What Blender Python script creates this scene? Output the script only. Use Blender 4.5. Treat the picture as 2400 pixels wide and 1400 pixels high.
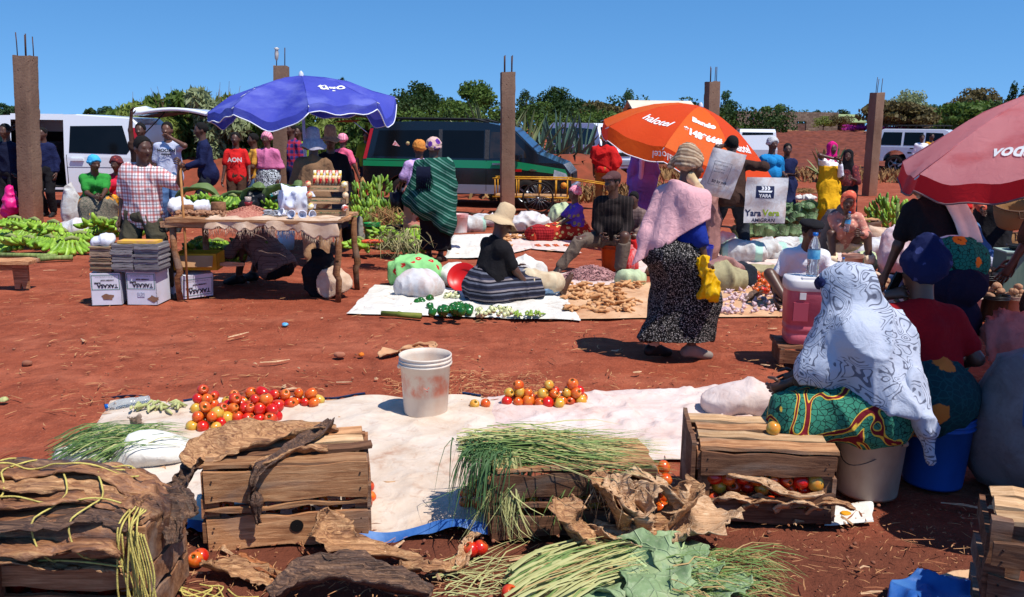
import bpy,bmesh,math,random
import numpy as np
from mathutils import Vector,Matrix
for o in list(bpy.data.objects):bpy.data.objects.remove(o)
SC=bpy.context.scene;COL=SC.collection
R=math.radians;PI=math.pi
# ------------------------------------------------------------------ camera
CAMH,FPX,PITCH,ROLL=1.75,2000.0,math.atan(0.2),0.012
_F=Vector((0,math.cos(PITCH),-math.sin(PITCH)));_R0=Vector((1,0,0));_U0=Vector((0,math.sin(PITCH),math.cos(PITCH)))
_R=_R0*math.cos(ROLL)+_U0*math.sin(ROLL);_U=_U0*math.cos(ROLL)-_R0*math.sin(ROLL)
cam=bpy.data.cameras.new('camera');cam.sensor_width=36;cam.lens=30.0;cam.clip_start=.05;cam.clip_end=3000
co=bpy.data.objects.new('camera',cam);COL.objects.link(co)
co.matrix_world=Matrix(((_R.x,_U.x,-_F.x,0),(_R.y,_U.y,-_F.y,0),(_R.z,_U.z,-_F.z,CAMH),(0,0,0,1)))
SC.camera=co
# ------------------------------------------------------------------ world, sun, exposure
SUN=Vector((.365,-.295,.883)).normalized()
w=bpy.data.worlds.new('World');SC.world=w;w.use_nodes=True
_n=w.node_tree.nodes;_l=w.node_tree.links;_bg=_n['Background']
_sky=_n.new('ShaderNodeTexSky');_sky.sky_type='NISHITA';_sky.sun_disc=False
_sky.sun_elevation=math.asin(SUN.z);_sky.sun_rotation=math.atan2(SUN.x,SUN.y)
_sky.altitude=300;_sky.air_density=1.0;_sky.dust_density=0.0;_sky.ozone_density=3.0
_tc=_n.new('ShaderNodeTexCoord');_va=_n.new('ShaderNodeVectorMath');_va.operation='ADD';_va.inputs[1].default_value=(0,0,.19)
_l.new(_tc.outputs['Generated'],_va.inputs[0]);_vn=_n.new('ShaderNodeVectorMath');_vn.operation='NORMALIZE';_l.new(_va.outputs[0],_vn.inputs[0]);_l.new(_vn.outputs[0],_sky.inputs[0])
_hs=_n.new('ShaderNodeHueSaturation');_hs.inputs['Saturation'].default_value=1.28;_l.new(_sky.outputs[0],_hs.inputs['Color']);_l.new(_hs.outputs[0],_bg.inputs[0]);_bg.inputs[1].default_value=0.138
sl=bpy.data.lights.new('sun','SUN');sl.energy=4.6;sl.angle=R(.5);sl.color=(1,.96,.88)
so=bpy.data.objects.new('sun',sl);COL.objects.link(so);so.rotation_euler=(-SUN).to_track_quat('-Z','Y').to_euler()
so.location=(5,-5,12)
SC.view_settings.view_transform='Standard';SC.view_settings.look='None';SC.view_settings.exposure=0.3;SC.view_settings.gamma=1
SC.view_settings.use_curve_mapping=False
SC.cycles.max_bounces=5;SC.cycles.diffuse_bounces=2;SC.cycles.transparent_max_bounces=6
# ------------------------------------------------------------------ photo pixel -> place
def ray(px,py):return _F*FPX+_R*(px-1200)-_U*(py-700)
def G(px,py,z=0.0):
    d=ray(px,py);t=(z-CAMH)/d.z;return Vector((d.x*t,d.y*t,z))
def W(px,py,y):
    d=ray(px,py);t=y/d.y;return Vector((d.x*t,y,CAMH+d.z*t))
# ------------------------------------------------------------------ numpy helpers
def vnoise(P,sc=1.0,seed=0):
    P=np.asarray(P,float)*sc+1000.0+seed*17.31
    i=np.floor(P).astype(np.int64);f=P-i;f=f*f*(3-2*f)
    def h(a,b,c):
        n=(a*73856093)^(b*19349663)^(c*83492791)^(seed*2654435)
        n=(n^(n>>13))*1274126177&0x7fffffff
        n=(n^(n>>11))*668265263&0x7fffffff
        return((n>>7)&0xffff)/32767.5-1.0
    x,y,z=i[...,0],i[...,1],i[...,2];u,v,t=f[...,0],f[...,1],f[...,2]
    r=0
    for dx in(0,1):
        for dy in(0,1):
            for dz in(0,1):
                r=r+h(x+dx,y+dy,z+dz)*np.where(dx,u,1-u)*np.where(dy,v,1-v)*np.where(dz,t,1-t)
    return r
def fbm(P,sc=1.0,seed=0,o=3):
    r=0;a=1.0
    for k in range(o):r=r+a*vnoise(P,sc*2**k,seed+k);a*=.5
    return r
def mesh_np(name,V,Fq,mats=(),mi=None,smooth=True):
    me=bpy.data.meshes.new(name);V=np.asarray(V,np.float32);Fq=np.asarray(Fq,np.int32)
    nf,w_=Fq.shape
    me.vertices.add(len(V));me.vertices.foreach_set('co',V.ravel())
    me.loops.add(nf*w_);me.loops.foreach_set('vertex_index',Fq.ravel())
    me.polygons.add(nf);me.polygons.foreach_set('loop_start',np.arange(0,nf*w_,w_,dtype=np.int32))
    me.polygons.foreach_set('use_smooth',np.full(nf,smooth,bool))
    if mi is not None:me.polygons.foreach_set('material_index',np.asarray(mi,np.int32))
    for m in mats:me.materials.append(m)
    me.update(calc_edges=True);return me
class MB:
    """collects shapes into one mesh"""
    def __init__(s):s.v=[];s.f=[];s.m=[];s.sm=[];s.M=None
    def add(s,V,Fs,m=0,smooth=False):
        b=len(s.v)
        if s.M is not None:V=[s.M@Vector(p)for p in V]
        s.v+=[tuple(p)for p in V]
        for f in Fs:s.f.append(tuple(b+i for i in f));s.m.append(m);s.sm.append(smooth)
        return s
    def box(s,c,d,m=0,rot=None,j=0,rng=None):
        hx,hy,hz=d[0]/2,d[1]/2,d[2]/2
        V=[Vector((x,y,z))for z in(-hz,hz)for y in(-hy,hy)for x in(-hx,hx)]
        if j and rng:V=[v+Vector((rng.uniform(-j,j),rng.uniform(-j,j),rng.uniform(-j,j)))for v in V]
        if rot is not None:V=[rot@v for v in V]
        return s.add([v+Vector(c)for v in V],[(0,2,3,1),(4,5,7,6),(0,1,5,4),(2,6,7,3),(0,4,6,2),(1,3,7,5)],m)
    def tube(s,pts,rad,n=8,m=0,flat=None,cap=True,up=None,smooth=True):
        pts=[Vector(p)for p in pts];k=len(pts)
        if not hasattr(rad,'__len__'):rad=[rad]*k
        V=[];prev=Vector(up)if up else None
        for i,p in enumerate(pts):
            t=(pts[min(i+1,k-1)]-pts[max(i-1,0)]).normalized()
            if prev is None or abs(prev.dot(t))>.98:prev=Vector((0,0,1))if abs(t.z)<.9 else Vector((1,0,0))
            a=(prev-t*prev.dot(t)).normalized();b=t.cross(a);prev=a
            fl=flat[i]if flat is not None and hasattr(flat,'__len__')else(flat or 1)
            for q in range(n):
                an=2*PI*q/n;V.append(p+a*math.cos(an)*rad[i]*fl+b*math.sin(an)*rad[i])
        Fs=[(i*n+q,i*n+(q+1)%n,(i+1)*n+(q+1)%n,(i+1)*n+q)for i in range(k-1)for q in range(n)]
        if cap:Fs+=[tuple(range(n-1,-1,-1)),tuple((k-1)*n+q for q in range(n))]
        return s.add(V,Fs,m,smooth)
    def lathe(s,prof,n=24,m=0,c=(0,0,0),axis=None,wob=0,rng=None,smooth=True):
        V=[];Q=axis
        for r,z in prof:
            for q in range(n):
                an=2*PI*q/n;rr=r*(1+(rng.uniform(-wob,wob)if rng else 0))
                v=Vector((rr*math.cos(an),rr*math.sin(an),z))
                if Q is not None:v=Q@v
                V.append(v+Vector(c))
        k=len(prof)
        return s.add(V,[(i*n+q,i*n+(q+1)%n,(i+1)*n+(q+1)%n,(i+1)*n+q)for i in range(k-1)for q in range(n)],m,smooth)
    def ball(s,c,r,n=10,m=0,rot=None):
        if not hasattr(r,'__len__'):r=(r,r,r)
        k=max(4,n//2+1);V=[];Fs=[]
        for i in range(k+1):
            th=PI*i/k
            for q in range(n):
                v=Vector((r[0]*math.sin(th)*math.cos(2*PI*q/n),r[1]*math.sin(th)*math.sin(2*PI*q/n),r[2]*math.cos(th)))
                if rot is not None:v=rot@v
                V.append(v+Vector(c))
        Fs=[(i*n+q,(i+1)*n+q,(i+1)*n+(q+1)%n,i*n+(q+1)%n)for i in range(k)for q in range(n)]
        return s.add(V,Fs,m,True)
    def grid(s,fn,nu,nv,m=0,smooth=True):
        V=[fn(i/nu,j/nv)for j in range(nv+1)for i in range(nu+1)]
        return s.add(V,[(j*(nu+1)+i,j*(nu+1)+i+1,(j+1)*(nu+1)+i+1,(j+1)*(nu+1)+i)for j in range(nv)for i in range(nu)],m,smooth)
    def mesh(s,name,mats):
        me=bpy.data.meshes.new(name);me.from_pydata(s.v,[],s.f)
        for m in(mats if isinstance(mats,(list,tuple))else[mats]):me.materials.append(m)
        me.polygons.foreach_set('material_index',s.m);me.polygons.foreach_set('use_smooth',s.sm);me.update();return me
def rotm(rx=0,ry=0,rz=0):return(Matrix.Rotation(rz,3,'Z')@Matrix.Rotation(ry,3,'Y')@Matrix.Rotation(rx,3,'X'))
def tag(o,label=None,cat=None,group=None,kind=None):
    if label:o['label']=label
    if cat:o['category']=cat
    if group:o['group']=group
    if kind:o['kind']=kind
    return o
def put(name,me,mats=None,parent=None,loc=(0,0,0),rot=(0,0,0),sc=None,**t):
    if isinstance(me,MB):me=me.mesh(name,mats)
    o=bpy.data.objects.new(name,me);COL.objects.link(o);o.location=loc;o.rotation_euler=rot
    if sc:o.scale=(sc,sc,sc)if not hasattr(sc,'__len__')else sc
    if parent:o.parent=parent
    return tag(o,**t)
def root(name,loc=(0,0,0),rz=0,**t):
    o=bpy.data.objects.new(name,None);COL.objects.link(o);o.empty_display_size=.1
    o.location=loc;o.rotation_euler=(0,0,rz)if not hasattr(rz,'__len__')else rz
    return tag(o,**t)
def bevel(o,wd=.01,seg=2):
    b=o.modifiers.new('bevel','BEVEL');b.width=wd;b.segments=seg;b.limit_method='ANGLE';b.angle_limit=R(40);return o
# ------------------------------------------------------------------ implicit surfaces (one continuous skin per body, sack or garment)
def surfnets(D,org,h):
    S=D<0;nx,ny,nz=D.shape
    c=np.zeros((nx-1,ny-1,nz-1),np.int8);cor=[(i,j,k)for i in(0,1)for j in(0,1)for k in(0,1)]
    for i,j,k in cor:c+=S[i:nx-1+i,j:ny-1+j,k:nz-1+k]
    act=(c>0)&(c<8);cells=np.argwhere(act);idx=np.full(c.shape,-1,np.int64);idx[act]=np.arange(len(cells))
    acc=np.zeros((len(cells),3));cnt=np.zeros(len(cells));dv={q:D[cells[:,0]+q[0],cells[:,1]+q[1],cells[:,2]+q[2]]for q in cor}
    for a in cor:
        for ax in range(3):
            if a[ax]:continue
            b=list(a);b[ax]=1;da,db=dv[a],dv[tuple(b)];m=(da<0)!=(db<0)
            t=da[m]/(da[m]-db[m]);p=np.tile(np.array(a,float),(m.sum(),1));p[:,ax]+=t;acc[m]+=p;cnt[m]+=1
    V=np.asarray(org)+h*(cells+acc/np.maximum(cnt,1)[:,None]);Q=[]
    for ax in range(3):
        a1,a2=(ax+1)%3,(ax+2)%3
        sa=[slice(None)]*3;sb=[slice(None)]*3;sa[ax]=slice(0,-1);sb[ax]=slice(1,None)
        ch=S[tuple(sa)]!=S[tuple(sb)];e=np.argwhere(ch);e=e[(e[:,a1]>0)&(e[:,a2]>0)&(e[:,a1]<c.shape[a1])&(e[:,a2]<c.shape[a2])]
        if not len(e):continue
        inn=S[e[:,0],e[:,1],e[:,2]]
        def cell(o1,o2):
            q=e.copy();q[:,a1]-=o1;q[:,a2]-=o2;return idx[q[:,0],q[:,1],q[:,2]]
        q=np.stack([cell(1,1),cell(0,1),cell(0,0),cell(1,0)],1);q[~inn]=q[~inn][:,::-1];Q.append(q)
    return V,np.concatenate(Q)
def vnormals(V,Q):
    n=np.cross(V[Q[:,2]]-V[Q[:,0]],V[Q[:,3 if Q.shape[1]>3 else 1]]-V[Q[:,1 if Q.shape[1]>3 else 0]]);N=np.zeros_like(V)
    for k in range(Q.shape[1]):np.add.at(N,Q[:,k],n)
    return N/np.maximum(np.linalg.norm(N,axis=1),1e-9)[:,None]
def A3(v):return np.array((v[0],v[1],v[2]),float)
def sdf(prims,h=.014,k=.03,cuts=(),sub=()):
    """prims: ('c',a,b,ra,rb[,k]) tapered capsule, ('e',c,radii[,Matrix3][,k]) ellipsoid"""
    lo=np.full(3,1e9);hi=-lo;bb=[]
    for p in prims:
        if p[0]=='c':
            a,b=A3(p[1]),A3(p[2]);r=max(p[3],p[4]);l_,h_=np.minimum(a,b)-r,np.maximum(a,b)+r
        else:r=max(p[2]);a=A3(p[1]);l_,h_=a-r,a+r
        bb.append((l_,h_));lo=np.minimum(lo,l_);hi=np.maximum(hi,h_)
    lo=lo-3*h;hi=hi+3*h;n=np.ceil((hi-lo)/h).astype(int)+1
    D=np.full(n,.3,np.float32)
    def ev(p,sl,s0):
        ax=[(lo[q]+h*(np.arange(sl[q].start,sl[q].stop))).astype(np.float32)for q in range(3)]
        X,Y,Z=np.meshgrid(*ax,indexing='ij',sparse=True)
        if p[0]=='c':
            a,b=A3(p[1]),A3(p[2]);d=b-a;L=max(d@d,1e-9)
            t=np.clip(((X-a[0])*d[0]+(Y-a[1])*d[1]+(Z-a[2])*d[2])/L,0,1)
            return np.sqrt((X-a[0]-t*d[0])**2+(Y-a[1]-t*d[1])**2+(Z-a[2]-t*d[2])**2)-(p[3]+(p[4]-p[3])*t)
        a=A3(p[1]);r=p[2];x,y,z=X-a[0],Y-a[1],Z-a[2]
        if len(p)>3 and p[3]is not None:
            M=p[3];x,y,z=(M[0][0]*x+M[1][0]*y+M[2][0]*z,M[0][1]*x+M[1][1]*y+M[2][1]*z,M[0][2]*x+M[1][2]*y+M[2][2]*z)
        k0=np.sqrt((x/r[0])**2+(y/r[1])**2+(z/r[2])**2);k1=np.sqrt((x/r[0]**2)**2+(y/r[1]**2)**2+(z/r[2]**2)**2)+1e-6
        return k0*(k0-1)/k1
    for p,(l_,h_)in zip(prims,bb):
        kk=p[5]if p[0]=='c' and len(p)>5 else p[4]if p[0]=='e' and len(p)>4 else k
        mg=kk+3*h;i0=np.maximum(np.floor((l_-mg-lo)/h).astype(int),0);i1=np.minimum(np.ceil((h_+mg-lo)/h).astype(int)+1,n)
        sl=tuple(slice(i0[q],i1[q])for q in range(3));d2=D[sl];d1=ev(p,sl,i0)
        hh=np.clip(.5+.5*(d2-d1)/kk,0,1);D[sl]=d2*(1-hh)+d1*hh-kk*hh*(1-hh)
    full=tuple(slice(0,q)for q in n)
    for p in sub:D=np.maximum(D,-ev(p,full,0))
    if cuts:
        ax=[lo[q]+h*np.arange(n[q])for q in range(3)];X,Y,Z=np.meshgrid(*ax,indexing='ij',sparse=True)
        for c,nn in cuts:D=np.maximum(D,(X-c[0])*nn[0]+(Y-c[1])*nn[1]+(Z-c[2])*nn[2])
    return surfnets(D,lo,h)
def folds(V,Q,amp=.008,sc=9,seed=0,st=(1,1,1),fine=.4):
    N=vnormals(V,Q);P=V*np.array(st);W_=np.stack([vnoise(P,sc*.6,seed+k)for k in(3,4,5)],-1);P=P+W_*(.35/sc)
    r1=(1-np.abs(vnoise(P,sc,seed)))**3;r2=(1-np.abs(vnoise(P,sc*2.3,seed+1)))**3;lo=vnoise(P,sc*.4,seed+9)
    return V+N*(amp*(1.9*(r1-.3)+fine*(r2-.3)+.8*lo))[:,None]
# ------------------------------------------------------------------ materials
def L(r,g=None,b=None):
    if g is None:r,g,b=r
    f=lambda c:(c/255/12.92 if c<10.3 else((c/255+.055)/1.055)**2.4)
    return(f(r),f(g),f(b),1)
MATS={}
class B:
    def __init__(s,name,rough=.8,spec=.25,metal=0,coord='Object',sss=0):
        s.m=bpy.data.materials.new(name);s.m.use_nodes=True;s.n=s.m.node_tree.nodes;s.l=s.m.node_tree.links
        s.b=s.n['Principled BSDF'];s.b.inputs['Roughness'].default_value=rough;s.b.inputs['Specular IOR Level'].default_value=spec
        s.b.inputs['Metallic'].default_value=metal;s.tc=s.n.new('ShaderNodeTexCoord').outputs[coord]
        MATS[name]=s.m
    def set(s,sock,v):
        if v is None:return
        if isinstance(v,bpy.types.NodeSocket):s.l.new(v,sock)
        else:sock.default_value=v
    def map(s,sc=(1,1,1),rot=(0,0,0),loc=(0,0,0),v=None):
        m=s.n.new('ShaderNodeMapping');s.l.new(v or s.tc,m.inputs[0]);m.inputs['Scale'].default_value=sc if hasattr(sc,'__len__')else(sc,)*3
        m.inputs['Rotation'].default_value=rot;m.inputs['Location'].default_value=loc;return m.outputs[0]
    def noise(s,sc=5,det=4,v=None,dist=0,rgh=.55):
        t=s.n.new('ShaderNodeTexNoise');t.inputs['Scale'].default_value=sc;t.inputs['Detail'].default_value=det
        t.inputs['Roughness'].default_value=rgh;t.inputs['Distortion'].default_value=dist;s.l.new(v or s.tc,t.inputs[0]);return t.outputs['Fac']
    def vor(s,sc=5,v=None,feat='F1',out='Distance',rand=1):
        t=s.n.new('ShaderNodeTexVoronoi');t.feature=feat;t.inputs['Scale'].default_value=sc;t.inputs['Randomness'].default_value=rand
        s.l.new(v or s.tc,t.inputs[0]);return t.outputs[out]
    def wave(s,sc=5,v=None,dist=0,prof='SIN',axis='X',det=2,dsc=1):
        t=s.n.new('ShaderNodeTexWave');t.wave_profile=prof;t.bands_direction=axis;t.inputs['Scale'].default_value=sc
        t.inputs['Distortion'].default_value=dist;t.inputs['Detail'].default_value=det;t.inputs['Detail Scale'].default_value=dsc;s.l.new(v or s.tc,t.inputs[0]);return t.outputs['Fac']
    def ramp(s,f,stops,const=False):
        r=s.n.new('ShaderNodeValToRGB');s.l.new(f,r.inputs[0]);e=r.color_ramp.elements
        if const:r.color_ramp.interpolation='CONSTANT'
        while len(e)<len(stops):e.new(.5)
        for q,(p,c)in zip(e,stops):q.position=p;q.color=c if hasattr(c,'__len__')else(c,c,c,1)
        return r.outputs[0]
    def mix(s,f,a,b,mode='MIX'):
        m=s.n.new('ShaderNodeMix');m.data_type='RGBA';m.blend_type=mode;s.set(m.inputs[0],f);s.set(m.inputs[6],a);s.set(m.inputs[7],b);return m.outputs[2]
    def math(s,op,a,b=None,c=None):
        m=s.n.new('ShaderNodeMath');m.operation=op;s.set(m.inputs[0],a);s.set(m.inputs[1],b);s.set(m.inputs[2],c);return m.outputs[0]
    def sep(s,v=None):
        m=s.n.new('ShaderNodeSeparateXYZ');s.l.new(v or s.tc,m.inputs[0]);return m.outputs
    def rand(s):return s.n.new('ShaderNodeObjectInfo').outputs['Random']
    def hsv(s,c,h=None,sa=None,v=None):
        m=s.n.new('ShaderNodeHueSaturation');s.set(m.inputs['Color'],c);s.set(m.inputs['Hue'],h);s.set(m.inputs['Saturation'],sa);s.set(m.inputs['Value'],v);return m.outputs[0]
    def col(s,c):s.set(s.b.inputs['Base Color'],c);return s
    def bump(s,f,st=.3,d=.01):
        m=s.n.new('ShaderNodeBump');m.inputs['Strength'].default_value=st;m.inputs['Distance'].default_value=d;s.l.new(f,m.inputs['Height']);s.l.new(m.outputs[0],s.b.inputs['Normal']);return s
def mat(name,c,c2=None,r=.8,sc=6,st=None,bump=0,bsc=40,spec=.25,metal=0,rnd=0,c3=None,lo=.35,hi=.65):
    if name in MATS:return MATS[name]
    b=B(name,r,spec,metal);c=c if len(c)==4 else L(c);v=b.map(st)if st else b.tc;out=c
    if c2 is not None:
        c2=c2 if len(c2)==4 else L(c2);n=b.noise(sc,5,v)
        out=b.ramp(n,[(lo,c),(hi,c2)]+([(min(hi+.12,1),c3 if len(c3)==4 else L(c3))]if c3 is not None else[]))
    if rnd:out=b.hsv(out,v=b.math('MULTIPLY_ADD',b.rand(),2*rnd,1-rnd))
    b.col(out)
    if bump:b.bump(b.noise(bsc,4,v),bump,.01)
    return b.m
def cloth(name,c,c2=None,r=.9,amp=.12,**k):
    """plain fabric: slight fading, weave and crease relief"""
    if name in MATS:return MATS[name]
    b=B(name,r,.15);c=L(c);c2=L(c2)if c2 else tuple(min(1,q*(1+amp*2))for q in c[:3])+(1,)
    b.col(b.mix(b.noise(7,5),c,c2));b.bump(b.math('ADD',b.noise(14,5,dist=1.5),b.math('MULTIPLY',b.noise(420,2),.15)),.5,.025);return b.m
# ================================================================== SETTING
def sstep(a,b,x):
    t=np.clip((x-a)/(b-a),0,1);return t*t*(3-2*t)
def TZ(x,y):return float(1.7*sstep(30,92,y))
def earth_mat():
    b=B('red_earth',.95,.1)
    n1=b.noise(.55,6);n2=b.noise(7,8,rgh=.65);n3=b.noise(60,5)
    c=b.ramp(n1,[(.3,L(140,68,46)),(.55,L(158,81,57)),(.75,L(174,97,71))])
    c=b.mix(b.ramp(n2,[(.38,.55),(.62,0)]),c,L(124,60,42))
    c=b.mix(b.ramp(n3,[(.58,0),(.74,.6)]),c,L(196,124,94));c=b.mix(b.ramp(b.noise(.9,5,b.map((1,2.2,1)),dist=.6),[(.5,0),(.68,.55)]),c,L(178,102,76));c=b.mix(b.ramp(b.noise(2.6,7,dist=1.2,rgh=.65),[(.5,0),(.66,.6)]),c,L(112,52,36))
    y=b.sep()[1]  # trampled damp organic soil where the crates are unpacked
    wet=b.ramp(b.math('ADD',b.math('MULTIPLY',y,.2),b.math('MULTIPLY',b.noise(1.3,5),.34)),[(.86,1),(1.04,0)])
    c=b.mix(wet,c,b.mix(b.noise(22,6),L(88,48,36),L(120,68,50)))
    b.col(c);h=b.math('ADD',b.math('MULTIPLY',b.noise(9,6),1.0),b.math('ADD',b.math('MULTIPLY',n3,.35),b.math('MULTIPLY',b.noise(230,3),.12)))
    return b.bump(b.math('ADD',h,b.math('MULTIPLY',b.ramp(b.vor(3.2,b.map((1,.6,1)),'SMOOTH_F1'),[(.12,0),(.3,1)]),.5)),.9,.04).m
EARTH=earth_mat()
def make_ground():
    ys=np.concatenate([np.linspace(-5,2.4,16)[:-1],np.geomspace(2.4,1500,330)]);us=np.linspace(-1,1,241);us=np.sign(us)*np.abs(us)**1.25
    Y,U=np.meshgrid(ys,us,indexing='ij');X=U*(5+np.maximum(Y,0)*1.3);P=np.stack([X,Y,0*X],-1)
    Z=1.7*sstep(30,92,Y)+.016*(fbm(P,1.6,3)-.9)+.007*(fbm(P,7,5)-.6)
    V=np.stack([X,Y,Z],-1).reshape(-1,3);nu=len(us);i=np.arange(len(ys)-1)[:,None]*nu+np.arange(nu-1)[None]
    Q=np.stack([i,i+1,i+nu+1,i+nu],-1).reshape(-1,4)
    put('ground',mesh_np('ground',V,Q,[EARTH]),kind='structure')
make_ground()
def patch(name,m,x0,x1,y0,y1,nx,ny,zf,**t):
    xs=np.linspace(x0,x1,nx);ys=np.linspace(y0,y1,ny);Y,X=np.meshgrid(ys,xs,indexing='ij');Z=zf(X,Y)
    V=np.stack([X,Y,Z],-1).reshape(-1,3);i=np.arange(ny-1)[:,None]*nx+np.arange(nx-1)[None]
    return put(name,mesh_np(name,V,np.stack([i,i+1,i+nx+1,i+nx],-1).reshape(-1,4),[m]),**t)
PLOUGH=mat('ploughed_soil',(82,40,30),(126,66,48),r=1,sc=2.2,bump=.8,bsc=6,lo=.3,hi=.72,c3=(138,78,58))
patch('ploughed_field',PLOUGH,5.5,75,37,89,260,150,lambda X,Y:1.7*sstep(30,92,Y)+(.05+.16*fbm(np.stack([X*1.0,Y*.7,0*X],-1),1.1,11)+.10*np.sin(Y*3.2+X*.15))*sstep(5.5,8,X)*sstep(37,40,Y),kind='structure')
DRYG=mat('dry_grass_earth',(150,96,58),(186,140,92),r=1,sc=5,bump=.7,bsc=25)
patch('field_margin',DRYG,-14,75,88.5,97,120,20,lambda X,Y:1.72+.14*np.abs(fbm(np.stack([X,Y,0*X],-1),.8,4))*sstep(88.5,90,Y),kind='structure')
BANK=mat('bank_earth',(140,66,44),(112,58,38),r=1,sc=3,bump=.8,bsc=12,c3=(150,96,58))
patch('earth_bank',BANK,-16,4.6,22.6,31,150,50,lambda X,Y:-.05+.95*sstep(22.7,25.2,Y)*(1-sstep(28,31,Y))*(1-sstep(2.2,4.6,X))*(1+.25*fbm(np.stack([X,Y,0*X],-1),.7,7)),kind='structure')
# ------------------------------------------------------------------ leaves
def leaf_mat(name,a,c,rough=.6,tr=.25):
    b=B(name,rough,.2);b.col(b.mix(b.noise(1.3,3),b.mix(b.noise(9,2),L(a),L(c)),L(c)))
    t=b.n.new('ShaderNodeBsdfTranslucent');t.inputs[0].default_value=tuple(min(1,q*1.3)for q in L(c)[:3])+(1,)
    mx=b.n.new('ShaderNodeMixShader');mx.inputs[0].default_value=tr;b.l.new(b.b.outputs[0],mx.inputs[1]);b.l.new(t.outputs[0],mx.inputs[2])
    b.l.new(mx.outputs[0],b.n['Material Output'].inputs[0]);return b.m
LM={'dark':leaf_mat('leaf_dark_green',(28,44,22),(52,74,30)),'mid':leaf_mat('leaf_mid_green',(48,72,28),(86,108,44)),
      'light':leaf_mat('leaf_light_green',(84,104,42),(128,140,66)),'brown':leaf_mat('leaf_dry_olive',(74,66,40),(104,92,56)),
      'grey':leaf_mat('leaf_grey_green',(110,122,84),(146,154,112)),'bg':leaf_mat('leaf_blue_green',(36,62,40),(66,96,62)),
      'pink':leaf_mat('bougainvillea_bract',(150,30,110),(190,60,150),tr=.35)}
BARK=mat('bark',(70,50,36),(104,80,60),sc=8,st=(1,1,.25),bump=.6,bsc=20)
def leafcloud(name,cl,n,size,seed,asp=1.0,droop=0.0,m=None,flat=0):
    """n leaf faces spread through clumps cl = [(centre, radii)]"""
    g=np.random.default_rng(seed);vol=np.array([r[0]*r[1]*r[2]for _,r in cl])**.8;k=g.choice(len(cl),n,p=vol/vol.sum())
    C=np.array([tuple(c)for c,_ in cl])[k];RR=np.array([tuple(r)for _,r in cl])[k]
    d=g.normal(size=(n,3));d/=np.linalg.norm(d,axis=1)[:,None];P=C+d*RR*(g.uniform(0,1,(n,1))**.38)
    nn=d*.8+g.normal(size=(n,3))*.7+np.array([0,0,flat]);nn/=np.linalg.norm(nn,axis=1)[:,None]
    u=np.cross(nn,g.normal(size=(n,3))+np.array([0,0,-droop])*0);
    if droop:u=np.tile([0,0,-1.0],(n,1))*droop+g.normal(size=(n,3))*.55+d*.5
    u/=np.linalg.norm(u,axis=1)[:,None];v=np.cross(nn,u);v/=np.maximum(np.linalg.norm(v,axis=1),1e-6)[:,None]
    s=size*g.uniform(.6,1.4,(n,1));a=u*s*asp;b_=v*s*.5
    V=np.stack([P-a*.5,P+b_*.8+nn*s*.08,P+a*.5,P-b_*.8+nn*s*.08],1).reshape(-1,3);Q=np.arange(4*n).reshape(n,4)
    return mesh_np(name,V,Q,[m],smooth=False)
def clumps(c,r,n,seed,rr=.42,bottom=-.5):
    g=random.Random(seed);out=[]
    while len(out)<n:
        p=Vector((g.uniform(-1,1),g.uniform(-1,1),g.uniform(bottom,1)))
        if p.length>1 or p.length<.35:continue
        q=rr*g.uniform(.55,1.25);out.append((Vector(c)+Vector((p.x*r[0],p.y*r[1],p.z*r[2]))*(1-q*.5),(r[0]*q,r[1]*q,r[2]*q*.85)))
    return out
def tree(px,y,top,wpx,style,label,name='tree',base=None,crown=.62,n=2600,nc=16,leaf=.16,cat='tree',group=None,lean=0,rr=.42,zbase=None):
    """stands at column px and distance y, its top at photo row top, wpx wide"""
    p=W(px,top,y);sc=y/FPX*1.02;zb=TZ(p.x,y)if zbase is None else zbase;H=p.z-zb;rx=wpx*sc/2;rz=max(H*crown/2,.2);s=hash_(px,y)
    t=root(name,(p.x,y,zb),label=label,cat=cat,group=group);g=random.Random(s);c=Vector((lean,0,H-rz));cl=clumps(c,(rx,rx*.9,rz),nc,s,rr)
    put('crown',leafcloud('crown',cl,n,leaf*max(1,rx*.5+.4),s,m=LM[style]),parent=t)
    mb=MB();r0=max(.05,H*.025);mb.tube([(0,0,-.1),(lean*.3,.05,H*.35),(lean*.8,0,H-rz*.6)],[r0*1.3,r0,r0*.5],7)
    for cc,_ in cl[:7]:mb.tube([(lean*.25,.03,H*.3),tuple((Vector((lean*.3,0,H*.3))+cc)*.5+Vector((0,0,H*.06))),tuple(cc)],[r0*.7,r0*.4,r0*.15],5)
    put('trunk',mb,BARK,parent=t);return t
def hash_(a,b):return int(abs(a)*131+abs(b)*977)%99991
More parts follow.
